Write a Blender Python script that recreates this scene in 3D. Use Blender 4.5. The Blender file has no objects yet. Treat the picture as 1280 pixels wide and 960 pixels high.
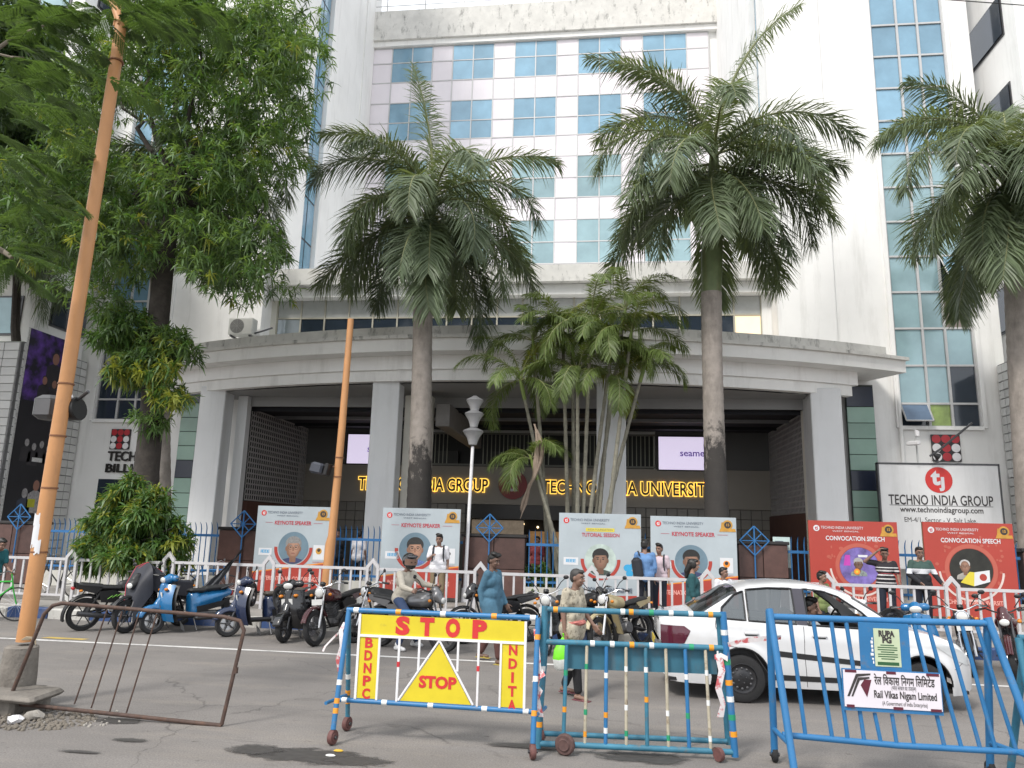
import bpy, bmesh, math, random
import numpy as np
from mathutils import Vector, Matrix, Euler
sc = bpy.context.scene
PI = math.pi
R = math.radians
rnd = random.Random(7)

# ---------------------------------------------------------------- camera
CAM_H = 2.1
cam_d = bpy.data.cameras.new("camera")
cam = bpy.data.objects.new("camera", cam_d)
sc.collection.objects.link(cam)
FPX = 920.0
cam_d.sensor_width = 36
cam_d.lens = FPX / 1280 * 36
cam_d.clip_start = 0.1
cam_d.clip_end = 3000
CM = Matrix.Rotation(R(7), 3, 'Z') @ Matrix.Rotation(PI / 2 + R(11.2), 3, 'X') @ Matrix.Rotation(R(1.5), 3, 'Z')
cam.matrix_world = Matrix.Translation((0, 0, CAM_H)) @ CM.to_4x4()
sc.camera = cam
sc.render.resolution_x, sc.render.resolution_y = 1024, 768

# ---------------------------------------------------------------- sky, sun, exposure
SUN_EL, SUN_AZ = R(50), R(212)          # azimuth clockwise from +Y
world = bpy.data.worlds.new("World")
sc.world = world
world.use_nodes = True
wn, wl = world.node_tree.nodes, world.node_tree.links
wn.clear()
wo = wn.new('ShaderNodeOutputWorld')
wb = wn.new('ShaderNodeBackground')
ws = wn.new('ShaderNodeTexSky')
ws.sky_type = 'NISHITA'
ws.sun_disc = False
ws.sun_elevation = SUN_EL
ws.sun_rotation = SUN_AZ
ws.air_density = 1.0
ws.dust_density = 4.0
ws.ozone_density = 1.0
# thin bright cloud veil over the whole sky
wt = wn.new('ShaderNodeTexCoord')
wno = wn.new('ShaderNodeTexNoise'); wno.inputs['Scale'].default_value = 2.2; wno.inputs['Detail'].default_value = 6
wr = wn.new('ShaderNodeMapRange'); wr.inputs[1].default_value = .3; wr.inputs[2].default_value = .7
wr.inputs[3].default_value = .55; wr.inputs[4].default_value = .9
wm = wn.new('ShaderNodeMix'); wm.data_type = 'RGBA'
wm.inputs[7].default_value = (12.5, 12.9, 13.4, 1)
wl.new(wt.outputs['Generated'], wno.inputs['Vector'])
wl.new(wno.outputs['Fac'], wr.inputs[0]); wl.new(wr.outputs[0], wm.inputs[0])
wl.new(ws.outputs[0], wm.inputs[6]); wl.new(wm.outputs[2], wb.inputs[0])
wb.inputs[1].default_value = 0.10
wl.new(wb.outputs[0], wo.inputs[0])

sun_d = bpy.data.lights.new("sun", 'SUN')
sun_d.energy = 2.1
sun_d.angle = R(11)
sun_d.color = (1.0, .96, .9)
sun = bpy.data.objects.new("sun", sun_d)
sc.collection.objects.link(sun)
sdir = Vector((math.sin(SUN_AZ) * math.cos(SUN_EL), math.cos(SUN_AZ) * math.cos(SUN_EL), math.sin(SUN_EL)))
sun.rotation_euler = sdir.to_track_quat('Z', 'Y').to_euler()
sun.location = (0, 0, 60)

vs = sc.view_settings
vs.view_transform = 'Standard'
vs.look = 'None'
vs.exposure = 0.5
vs.gamma = 1.0
sc.cycles.use_denoising = True
sc.cycles.max_bounces = 6
sc.cycles.transparent_max_bounces = 12

# ---------------------------------------------------------------- photo helper: pixel of the 1280x960 photo -> point
CAM_P = Vector((0, 0, CAM_H))
def ray(px, py):
    return CM @ Vector(((px - 640) / FPX, -(py - 480) / FPX, -1))
def at(px, py, Y):
    d = ray(px, py)
    return CAM_P + d * (Y / d.y)
def gz(px, py, z=0.0):
    d = ray(px, py)
    return CAM_P + d * ((z - CAM_H) / d.z)

# ---------------------------------------------------------------- objects
def link(o, parent=None):
    sc.collection.objects.link(o)
    if parent is not None:
        o.parent = parent
    return o
def tag(o, label=None, cat=None, group=None, kind=None):
    if label: o["label"] = label
    if cat: o["category"] = cat
    if group: o["group"] = group
    if kind: o["kind"] = kind
    return o
def thing(name, label, cat, loc=(0, 0, 0), rz=0.0, group=None):
    o = bpy.data.objects.new(name, None)
    o.empty_display_size = .3
    link(o)
    o.location = loc
    o.rotation_euler = (0, 0, rz)
    return tag(o, label, cat, group)
def world_off(p):
    v = Vector((0, 0, 0))
    while p is not None:
        v += p.location
        p = p.parent
    return v
def inst(name, mesh, parent=None, loc=(0, 0, 0), rot=(0, 0, 0), scale=(1, 1, 1)):
    o = bpy.data.objects.new(name, mesh)
    link(o, parent)
    o.location = loc; o.rotation_euler = rot; o.scale = scale
    return o

class MB:
    def __init__(s):
        s.v, s.f, s.m, s.s = [], [], [], []
    def add(s, vs_, fs, mi=0, smooth=False):
        b = len(s.v)
        s.v.extend([tuple(p) for p in vs_])
        for f in fs:
            s.f.append([b + i for i in f]); s.m.append(mi); s.s.append(smooth)
        return s
    def box(s, x0, y0, z0, x1, y1, z1, mi=0):
        x0, x1 = min(x0, x1), max(x0, x1); y0, y1 = min(y0, y1), max(y0, y1); z0, z1 = min(z0, z1), max(z0, z1)
        return s.add([(x0, y0, z0), (x1, y0, z0), (x1, y1, z0), (x0, y1, z0), (x0, y0, z1), (x1, y0, z1), (x1, y1, z1), (x0, y1, z1)],
                     [(3, 2, 1, 0), (4, 5, 6, 7), (0, 1, 5, 4), (1, 2, 6, 5), (2, 3, 7, 6), (3, 0, 4, 7)], mi)
    def obox(s, c, size, rot=None, mi=0, bev=0.0):
        hx, hy, hz = [a / 2 for a in size]
        rot = rot or Matrix.Identity(3)
        c = Vector(c)
        if bev <= 0:
            P = [(-hx, -hy, -hz), (hx, -hy, -hz), (hx, hy, -hz), (-hx, hy, -hz), (-hx, -hy, hz), (hx, -hy, hz), (hx, hy, hz), (-hx, hy, hz)]
            return s.add([c + rot @ Vector(p) for p in P], [(3, 2, 1, 0), (4, 5, 6, 7), (0, 1, 5, 4), (1, 2, 6, 5), (2, 3, 7, 6), (3, 0, 4, 7)], mi)
        # chamfered box: three nested loops
        b = bev
        def loop(ix, iy, z):
            return [(-hx + ix, -hy + iy + b, z), (-hx + ix + b, -hy + iy, z), (hx - ix - b, -hy + iy, z), (hx - ix, -hy + iy + b, z),
                    (hx - ix, hy - iy - b, z), (hx - ix - b, hy - iy, z), (-hx + ix + b, hy - iy, z), (-hx + ix, hy - iy - b, z)]
        L = loop(b, b, -hz) + loop(0, 0, -hz + b) + loop(0, 0, hz - b) + loop(b, b, hz)
        F = [tuple(range(7, -1, -1)), tuple(range(24, 32))]
        for k in range(3):
            for i in range(8):
                j = (i + 1) % 8
                F.append((k * 8 + i, k * 8 + j, k * 8 + 8 + j, k * 8 + 8 + i))
        return s.add([c + rot @ Vector(p) for p in L], F, mi)
    def tube(s, pts, r, n=8, mi=0, caps=True, smooth=True, closed=False):
        pts = [Vector(p) for p in pts]
        k = len(pts)
        rs = r if isinstance(r, (list, tuple)) else [r] * k
        up = None
        V = []
        for i, p in enumerate(pts):
            if closed: t = pts[(i + 1) % k] - pts[i - 1]
            elif i == 0: t = pts[1] - pts[0]
            elif i == k - 1: t = pts[-1] - pts[-2]
            else: t = (pts[i + 1] - pts[i]).normalized() + (pts[i] - pts[i - 1]).normalized()
            if t.length < 1e-9: t = Vector((0, 0, 1))
            t.normalize()
            if up is None:
                a = Vector((0, 0, 1)) if abs(t.z) < .9 else Vector((1, 0, 0))
                up = (a - t * a.dot(t)).normalized()
            else:
                up = up - t * up.dot(t)
                if up.length < 1e-6: up = t.orthogonal()
                up.normalize()
            w = t.cross(up)
            for j in range(n):
                a = 2 * PI * j / n
                V.append(p + (up * math.cos(a) + w * math.sin(a)) * rs[i])
        F = []
        for i in range(k if closed else k - 1):
            i2 = (i + 1) % k
            for j in range(n):
                j2 = (j + 1) % n
                F.append((i * n + j, i * n + j2, i2 * n + j2, i2 * n + j))
        s.add(V, F, mi, smooth)
        if caps and not closed:
            b = len(s.v) - len(V)
            s.f.append([b + j for j in range(n - 1, -1, -1)]); s.m.append(mi); s.s.append(False)
            s.f.append([b + (k - 1) * n + j for j in range(n)]); s.m.append(mi); s.s.append(False)
        return s
    def lathe(s, prof, c=(0, 0, 0), rot=None, n=16, mi=0, smooth=True, closed=False, cap=True):
        c = Vector(c); rot = rot or Matrix.Identity(3)
        V = []
        for (r, z) in prof:
            for j in range(n):
                a = 2 * PI * j / n
                V.append(c + rot @ Vector((r * math.cos(a), r * math.sin(a), z)))
        F = []
        k = len(prof)
        for i in range(k if closed else k - 1):
            i2 = (i + 1) % k
            for j in range(n):
                j2 = (j + 1) % n
                F.append((i * n + j, i * n + j2, i2 * n + j2, i2 * n + j))
        if not closed and cap:
            F.append(tuple(range(n - 1, -1, -1)))
            F.append(tuple((k - 1) * n + j for j in range(n)))
        return s.add(V, F, mi, smooth)
    def ell(s, c, rad, nu=12, nv=8, rot=None, mi=0):
        c = Vector(c); rot = rot or Matrix.Identity(3)
        V = [c + rot @ Vector((0, 0, -rad[2]))]
        for i in range(1, nv):
            t = -PI / 2 + PI * i / nv
            for j in range(nu):
                a = 2 * PI * j / nu
                V.append(c + rot @ Vector((rad[0] * math.cos(t) * math.cos(a), rad[1] * math.cos(t) * math.sin(a), rad[2] * math.sin(t))))
        V.append(c + rot @ Vector((0, 0, rad[2])))
        F = [(0, 1 + (j + 1) % nu, 1 + j) for j in range(nu)]
        for i in range(nv - 2):
            for j in range(nu):
                j2 = (j + 1) % nu
                F.append((1 + i * nu + j, 1 + i * nu + j2, 1 + (i + 1) * nu + j2, 1 + (i + 1) * nu + j))
        b = 1 + (nv - 2) * nu
        F += [(b + j, b + (j + 1) % nu, len(V) - 1) for j in range(nu)]
        return s.add(V, F, mi, True)
    def caps(s, p0, p1, r0, r1, n=10, mi=0):
        """tapered capsule"""
        p0, p1 = Vector(p0), Vector(p1)
        d = p1 - p0
        L = d.length
        t = d / L if L > 1e-6 else Vector((0, 0, 1))
        pts, rs = [], []
        for a in (80, 50, 22):
            pts.append(p0 - t * r0 * math.sin(R(a))); rs.append(r0 * math.cos(R(a)))
        pts += [p0, p1]; rs += [r0, r1]
        for a in (22, 50, 80):
            pts.append(p1 + t * r1 * math.sin(R(a))); rs.append(r1 * math.cos(R(a)))
        return s.tube(pts, rs, n, mi)
    def prism(s, poly, y0, y1, mi=0, smooth=False):
        """poly of (x,z) counter-clockwise seen from -Y, from y0 (front) to y1"""
        n = len(poly)
        V = [(x, y0, z) for x, z in poly] + [(x, y1, z) for x, z in poly]
        F = [tuple(range(n)), tuple(range(2 * n - 1, n - 1, -1))]
        for i in range(n):
            j = (i + 1) % n
            F.append((i, n + i, n + j, j))
        return s.add(V, F, mi, smooth)
    def flat(s, poly, y, mi=0):
        return s.add([(x, y, z) for x, z in poly], [tuple(range(len(poly)))], mi)
    def disc(s, x, z, r, y, mi=0, n=24, ry=None, a0=0, a1=360):
        ry = ry or r
        full = (a1 - a0) >= 360
        P = [(x + r * math.cos(R(a0 + (a1 - a0) * i / n)), z + ry * math.sin(R(a0 + (a1 - a0) * i / n))) for i in range(n if full else n + 1)]
        return s.flat(P, y, mi)
    def ring(s, x, z, r0, r1, y, mi=0, n=32, a0=0, a1=360):
        V, F = [], []
        for i in range(n + 1):
            a = R(a0 + (a1 - a0) * i / n)
            V += [(x + r0 * math.cos(a), y, z + r0 * math.sin(a)), (x + r1 * math.cos(a), y, z + r1 * math.sin(a))]
        for i in range(n):
            F.append((2 * i, 2 * i + 1, 2 * i + 3, 2 * i + 2))
        return s.add(V, F, mi)
    def mesh(s, name, mats, off=None):
        me = bpy.data.meshes.new(name)
        v = s.v if off is None else [(p[0] - off[0], p[1] - off[1], p[2] - off[2]) for p in s.v]
        me.from_pydata(v, [], s.f)
        for m in (mats if isinstance(mats, (list, tuple)) else [mats]):
            me.materials.append(m)
        me.polygons.foreach_set('material_index', s.m)
        me.polygons.foreach_set('use_smooth', s.s)
        me.update()
        if any(s.s): me.set_sharp_from_angle(angle=R(40))
        return me
    def build(s, name, mats, parent=None, world=False, kind=None):
        off = world_off(parent) if (world and parent is not None) else None
        o = bpy.data.objects.new(name, s.mesh(name, mats, off))
        link(o, parent)
        if kind: o["kind"] = kind
        return o

def remesh(mb, name, mats, parent, voxel=.012, smooth=4, loc=None):
    """union of overlapping closed shapes into one continuous skin"""
    me = mb.mesh(name + "_tmp", mats)
    o = bpy.data.objects.new(name, me)
    link(o)
    m = o.modifiers.new("r", 'REMESH'); m.mode = 'VOXEL'; m.voxel_size = voxel; m.use_smooth_shade = True
    if smooth:
        q = o.modifiers.new("s", 'SMOOTH'); q.iterations = smooth; q.factor = .5
    return o, parent
PENDING = []
def skin(mb, name, mats, parent, voxel=.012, smooth=4):
    o, p = remesh(mb, name, mats, parent, voxel, smooth)
    o.parent = p
    PENDING.append(o)
    return o
def flush_skins():
    dg = bpy.context.evaluated_depsgraph_get()
    res = []
    for o in PENDING:
        res.append(bpy.data.meshes.new_from_object(o.evaluated_get(dg), preserve_all_data_layers=False, depsgraph=dg))
    for o, me in zip(PENDING, res):
        o.modifiers.clear()
        old = o.data
        o.data = me
        bpy.data.meshes.remove(old)
    PENDING.clear()

# ---------------------------------------------------------------- materials
def lin(h):
    h = h.lstrip('#')
    return tuple(((c / 12.92) if c <= .04045 else ((c + .055) / 1.055) ** 2.4) for c in (int(h[i:i + 2], 16) / 255 for i in (0, 2, 4)))
MATS = {}
def M(name, col, rough=.6, metal=0.0, var=.1, scale=3.0, bump=0.0, bscale=60.0, dirt=None, damt=.5, dstretch=(1, 1, .12), dscale=2.0,
      dlo=.5, dhi=.75, emit=0.0, spec=.5, coat=0.0, alpha=1.0, trans=0.0, fine=0.0, rand=0.0):
    if name in MATS: return MATS[name]
    if isinstance(col, str): col = lin(col)
    m = bpy.data.materials.new(name); m.use_nodes = True
    N, L = m.node_tree.nodes, m.node_tree.links
    b = N['Principled BSDF']
    b.inputs['Roughness'].default_value = rough
    b.inputs['Metallic'].default_value = metal
    b.inputs['Specular IOR Level'].default_value = spec
    if coat: b.inputs['Coat Weight'].default_value = coat; b.inputs['Coat Roughness'].default_value = .08
    tc = N.new('ShaderNodeTexCoord')
    src = None
    if var > 0:
        n = N.new('ShaderNodeTexNoise'); n.inputs['Scale'].default_value = scale; n.inputs['Detail'].default_value = 5
        n.inputs['Roughness'].default_value = .62
        L.new(tc.outputs['Object'], n.inputs['Vector'])
        mx = N.new('ShaderNodeMix'); mx.data_type = 'RGBA'
        mr = N.new('ShaderNodeMapRange'); mr.inputs[1].default_value = .3; mr.inputs[2].default_value = .7
        L.new(n.outputs['Fac'], mr.inputs[0]); L.new(mr.outputs[0], mx.inputs[0])
        mx.inputs[6].default_value = (*[c * (1 - var) for c in col], 1)
        mx.inputs[7].default_value = (*[min(1, c * (1 + var)) for c in col], 1)
        src = mx.outputs[2]
    if fine > 0 and src is not None:
        n = N.new('ShaderNodeTexNoise'); n.inputs['Scale'].default_value = bscale * 1.3; n.inputs['Detail'].default_value = 3
        L.new(tc.outputs['Object'], n.inputs['Vector'])
        mr = N.new('ShaderNodeMapRange'); mr.inputs[1].default_value = .35; mr.inputs[2].default_value = .65
        mr.inputs[3].default_value = 1 - fine; mr.inputs[4].default_value = 1 + fine
        L.new(n.outputs['Fac'], mr.inputs[0])
        mu = N.new('ShaderNodeMix'); mu.data_type = 'RGBA'; mu.blend_type = 'MULTIPLY'; mu.inputs[0].default_value = 1
        L.new(src, mu.inputs[6]); L.new(mr.outputs[0], mu.inputs[7]); src = mu.outputs[2]
    if dirt is not None:
        if isinstance(dirt, str): dirt = lin(dirt)
        mp = N.new('ShaderNodeMapping'); mp.inputs['Scale'].default_value = dstretch
        L.new(tc.outputs['Object'], mp.inputs[0])
        n = N.new('ShaderNodeTexNoise'); n.inputs['Scale'].default_value = dscale; n.inputs['Detail'].default_value = 7
        n.inputs['Roughness'].default_value = .7
        L.new(mp.outputs[0], n.inputs['Vector'])
        mr = N.new('ShaderNodeMapRange'); mr.inputs[1].default_value = dlo; mr.inputs[2].default_value = dhi
        mr.inputs[4].default_value = damt
        L.new(n.outputs['Fac'], mr.inputs[0])
        mx = N.new('ShaderNodeMix'); mx.data_type = 'RGBA'
        L.new(mr.outputs[0], mx.inputs[0])
        if src is not None: L.new(src, mx.inputs[6])
        else: mx.inputs[6].default_value = (*col, 1)
        mx.inputs[7].default_value = (*dirt, 1)
        src = mx.outputs[2]
    if rand > 0 and src is not None:      # every piece (pane, tile, board) its own shade
        oi = N.new('ShaderNodeObjectInfo')
        mr = N.new('ShaderNodeMapRange'); mr.inputs[3].default_value = 1 - rand; mr.inputs[4].default_value = 1 + rand
        L.new(oi.outputs['Random'], mr.inputs[0])
        mu = N.new('ShaderNodeMix'); mu.data_type = 'RGBA'; mu.blend_type = 'MULTIPLY'; mu.inputs[0].default_value = 1
        L.new(src, mu.inputs[6]); L.new(mr.outputs[0], mu.inputs[7]); src = mu.outputs[2]
    if src is not None: L.new(src, b.inputs['Base Color'])
    else: b.inputs['Base Color'].default_value = (*col, 1)
    if bump > 0:
        n = N.new('ShaderNodeTexNoise'); n.inputs['Scale'].default_value = bscale; n.inputs['Detail'].default_value = 4
        L.new(tc.outputs['Object'], n.inputs['Vector'])
        bp = N.new('ShaderNodeBump'); bp.inputs['Strength'].default_value = bump; bp.inputs['Distance'].default_value = .02
        L.new(n.outputs['Fac'], bp.inputs['Height']); L.new(bp.outputs[0], b.inputs['Normal'])
    if emit > 0:
        b.inputs['Emission Strength'].default_value = emit
        b.inputs['Emission Color'].default_value = (*col, 1)
    if trans > 0:       # thin leaf: light passes through
        o = N['Material Output']
        t = N.new('ShaderNodeBsdfTranslucent')
        t.inputs[0].default_value = (min(1, col[0] * 2.2), min(1, col[1] * 2.0), col[2] * .9, 1)
        ms = N.new('ShaderNodeMixShader'); ms.inputs[0].default_value = trans
        L.new(b.outputs[0], ms.inputs[1]); L.new(t.outputs[0], ms.inputs[2]); L.new(ms.outputs[0], o.inputs[0])
    if alpha < 1:       # tinted glass: part mirror, part see-through
        o = N['Material Output']
        t = N.new('ShaderNodeBsdfTransparent')
        ms = N.new('ShaderNodeMixShader'); ms.inputs[0].default_value = alpha
        L.new(t.outputs[0], ms.inputs[1]); L.new(b.outputs[0], ms.inputs[2]); L.new(ms.outputs[0], o.inputs[0])
    MATS[name] = m
    return m

WHITE = M('white_paint_wall', (.80, .795, .78), .75, var=.05, scale=.5, dirt=(.40, .39, .36), damt=.6, dscale=1.5, dlo=.52, dhi=.85, bump=.06, bscale=30)
CREAM = M('cream_wall', (.72, .70, .63), .8, var=.06, scale=.6, dirt=(.4, .39, .35), damt=.45, dscale=1.4, dlo=.5, dhi=.85)
MILDEW = M('weathered_white_ledge', (.62, .61, .58), .85, var=.10, scale=2, dirt=(.08, .08, .075), damt=.85, dstretch=(1.4, 1.4, .5), dscale=2.6, dlo=.55, dhi=.72, bump=.1)
FASCIA = M('fascia_paint', (.80, .795, .775), .8, var=.05, scale=.8, dirt=(.34, .33, .31), damt=.55, dscale=1.2, dlo=.52, dhi=.85, dstretch=(1, 1, .25))
COLGREY = M('column_paint', (.68, .69, .70), .7, var=.04, scale=.7, dirt=(.4, .4, .38), damt=.3)
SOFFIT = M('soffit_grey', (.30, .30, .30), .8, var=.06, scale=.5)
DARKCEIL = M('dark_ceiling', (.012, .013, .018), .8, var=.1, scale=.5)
TAUPE = M('taupe_cladding', (.26, .235, .20), .5, var=.06, scale=.6)
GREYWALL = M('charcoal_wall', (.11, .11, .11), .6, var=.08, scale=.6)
BLACK = M('black_plastic', (.012, .012, .013), .45, var=.15, scale=6)
RUBBER = M('tyre_rubber', (.016, .016, .017), .85, var=.2, scale=9, bump=.2, bscale=80)
STEEL = M('bright_steel', (.55, .55, .56), .28, 1.0, var=.08, scale=8)
DSTEEL = M('dark_steel', (.10, .10, .105), .45, .8, var=.15, scale=8)
CHROME = M('chrome', (.75, .75, .76), .12, 1.0, var=.03)
ALU = M('aluminium_mullion', (.50, .50, .50), .5, .2, var=.06, scale=3)
GLASSB = M('blue_reflective_glass', (.21, .36, .47), .12, .25, var=.14, scale=.9, spec=.8, rand=.17)
GLASST = M('teal_reflective_glass', (.25, .37, .40), .13, .2, var=.14, scale=.9, spec=.8, rand=.16)
GLASSD = M('dark_window_glass', (.025, .035, .05), .08, 0, var=.1, scale=1, spec=.7)
PANELW = M('white_composite_panel', (.74, .70, .74), .35, var=.03, scale=.8, dirt=(.6, .58, .6), damt=.3, dscale=1.5, rand=.045)
GTILE = M('green_glazed_tile', (.235, .36, .30), .25, var=.07, scale=1.2, rand=.12)
DTILE = M('navy_glazed_tile', (.018, .024, .045), .22, var=.1, scale=1.2)
BROWN = M('brown_stone_tile', (.085, .045, .038), .4, var=.2, scale=5, fine=.2, rand=.2)
BLUEP = M('blue_fence_paint', (.025, .135, .33), .5, var=.12, scale=3, dirt=(.05, .07, .09), damt=.5, dscale=5, dlo=.6, dhi=.8)
BLUEB = M('bright_blue_barrier_paint', (.024, .150, .34), .42, var=.1, scale=4, dirt=(.12, .13, .14), damt=.8, dstretch=(1, 1, 1), dscale=8, dlo=.57, dhi=.72, bump=.08)
TEALB = M('worn_teal_barrier_paint', (.035, .16, .24), .55, var=.25, scale=5, dirt=(.14, .11, .08), damt=.8, dstretch=(1, 1, 1), dscale=9, dlo=.56, dhi=.7, bump=.1)
BEIGEB = M('worn_cream_bar_paint', (.42, .38, .29), .65, var=.2, scale=6, dirt=(.15, .10, .06), damt=.8, dstretch=(1, 1, 1), dscale=12, dlo=.52, dhi=.68)
YELLOW = M('yellow_sign_paint', (.62, .50, .02), .5, var=.07, scale=4, dirt=(.22, .19, .06), damt=.6, dstretch=(1, 1, 1), dscale=6, dlo=.62, dhi=.8)
REDP = M('red_letter_paint', (.55, .03, .03), .5, var=.08, scale=6)
WHITEP = M('white_gloss_paint', (.74, .73, .74), .45, var=.06, scale=4, dirt=(.35, .33, .3), damt=.6, dstretch=(1, 1, .4), dscale=6, dlo=.58, dhi=.78)
RAILW = M('white_railing_paint', (.50, .49, .50), .5, var=.08, scale=3, dirt=(.30, .29, .29), damt=.6, dscale=5, dlo=.55, dhi=.75, dstretch=(1, 1, .5))
ORANGET = M('orange_reflective_tape', (.70, .28, .02), .35, var=.08, scale=12)
WHITET = M('white_reflective_tape', (.70, .71, .70), .35, var=.08, scale=12)
GREENT = M('green_reflective_tape', (.02, .27, .13), .35, var=.08, scale=12)
POLE = M('orange_pole_paint', (.48, .235, .095), .55, var=.08, scale=2, dirt=(.28, .15, .08), damt=.7, dstretch=(1, 1, .35), dscale=4, dlo=.56, dhi=.76, bump=.08, bscale=30)
RUST = M('rusty_iron', (.085, .055, .045), .75, .3, var=.3, scale=12, dirt=(.16, .08, .045), damt=.6, dstretch=(1, 1, 1), dscale=14, dlo=.5, dhi=.7, bump=.2)
CONC = M('rough_concrete', (.30, .28, .25), .9, var=.18, scale=6, dirt=(.12, .105, .09), damt=.7, dstretch=(1, 1, .6), dscale=5, dlo=.5, dhi=.75, bump=.4, bscale=35)
CONC2 = M('stained_concrete', (.175, .158, .138), .9, var=.2, scale=6, dirt=(.07, .06, .052), damt=.75, dstretch=(1, 1, .5), dscale=5, dlo=.48, dhi=.72, bump=.5, bscale=30)
BARKP = M('royal_palm_bark', (.27, .24, .215), .9, var=.18, scale=4, dirt=(.10, .085, .07), damt=.7, dstretch=(1.2, 1.2, .35), dscale=1.8, dlo=.50, dhi=.72, bump=.3, bscale=14)
BARK = M('dark_tree_bark', (.045, .038, .033), .95, var=.3, scale=6, bump=.5, bscale=22)
ARECAB = M('areca_stem', (.20, .19, .15), .8, var=.25, scale=7, dirt=(.07, .065, .05), damt=.6, dstretch=(1, 1, 2), dscale=6)
SHAFT = M('palm_crown_shaft', (.11, .15, .06), .55, var=.2, scale=3, dirt=(.16, .12, .07), damt=.6, dscale=2, dlo=.5, dhi=.7)
LEAFP = M('royal_palm_leaf', (.120, .160, .090), .5, var=.35, scale=1.5, trans=.25)
LEAFP2 = M('royal_palm_leaf_dark', (.095, .130, .078), .5, var=.35, scale=1.5, trans=.22)
RACHIS = M('palm_rachis', (.20, .21, .09), .5, var=.15, scale=3)
LEAFA = M('areca_leaf', (.105, .150, .042), .5, var=.4, scale=2, trans=.3)
LEAFY = M('areca_leaf_yellow', (.17, .20, .035), .5, var=.3, scale=2, trans=.3)
DRYLEAF = M('dry_frond_sheath', (.26, .20, .155), .8, var=.25, scale=4)
LEAFT = M('tree_leaf', (.100, .170, .056), .45, var=.45, scale=.9, trans=.36)
LEAFN = M('new_leaf_yellow_green', (.21, .24, .04), .45, var=.35, scale=2.5, trans=.3)
LEAFB = M('bush_leaf', (.065, .135, .032), .45, var=.45, scale=2.2, trans=.3)
LEAFF = M('feathery_leaf', (.062, .115, .036), .5, var=.4, scale=2, trans=.35)
LEAFD = M('far_tree_leaf', (.060, .105, .040), .5, var=.4, scale=.8, trans=.22)
PINK = M('pink_white_print', (.78, .76, .78), .5, var=0)

def palm_bark(name, zb):
    """ringed grey trunk whose foot is blackened by algae up to an uneven height"""
    m = BARKP.copy(); m.name = name
    N, L = m.node_tree.nodes, m.node_tree.links
    b = N['Principled BSDF']; src = b.inputs['Base Color'].links[0].from_socket
    tc = N.new('ShaderNodeTexCoord'); sp = N.new('ShaderNodeSeparateXYZ'); L.new(tc.outputs['Object'], sp.inputs[0])
    n = N.new('ShaderNodeTexNoise'); n.inputs['Scale'].default_value = 3.0; n.inputs['Detail'].default_value = 6; n.inputs['Roughness'].default_value = .75
    mp = N.new('ShaderNodeMapping'); mp.inputs['Scale'].default_value = (1, 1, .7); L.new(tc.outputs['Object'], mp.inputs[0]); L.new(mp.outputs[0], n.inputs['Vector'])
    a = N.new('ShaderNodeMath'); a.operation = 'MULTIPLY_ADD'; a.inputs[1].default_value = 5.0; L.new(n.outputs['Fac'], a.inputs[0]); L.new(sp.outputs['Z'], a.inputs[2])
    r = N.new('ShaderNodeMapRange'); r.inputs[1].default_value = zb + 2.2; r.inputs[2].default_value = zb + 2.9; r.inputs[3].default_value = .93; r.inputs[4].default_value = 0
    L.new(a.outputs[0], r.inputs[0])
    x = N.new('ShaderNodeMix'); x.data_type = 'RGBA'; L.new(r.outputs[0], x.inputs[0]); L.new(src, x.inputs[6]); x.inputs[7].default_value = (.022, .02, .019, 1)
    L.new(x.outputs[2], b.inputs['Base Color'])
    return m

# ---------------------------------------------------------------- lettering
def text_mesh(s, size=1.0, width=None, bold=0.0, extrude=0.0, mat=None, align='CENTER', spacing=1.0):
    cu = bpy.data.curves.new("lettering", 'FONT')
    cu.body = s; cu.size = size; cu.align_x = align; cu.align_y = 'CENTER'
    cu.offset = bold; cu.extrude = extrude; cu.space_character = spacing
    cu.resolution_u = 3
    o = bpy.data.objects.new("lettering", cu)
    me = bpy.data.meshes.new_from_object(o)
    bpy.data.objects.remove(o); bpy.data.curves.remove(cu)
    me.materials.clear()
    if mat: me.materials.append(mat)
    if width and len(me.vertices):
        xs = [v.co.x for v in me.vertices]
        w = max(xs) - min(xs)
        k = width / w
        mid = (max(xs) + min(xs)) / 2 if align == 'CENTER' else 0
        for v in me.vertices: v.co.x = (v.co.x - mid) * k
    return me
def text(name, s, parent, loc, size, mat, width=None, bold=0.0, extrude=0.0, rot=(PI / 2, 0, 0), align='CENTER', spacing=1.0):
    return inst(name, text_mesh(s, size, width, bold, extrude, mat, align, spacing), parent, loc, rot)
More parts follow.
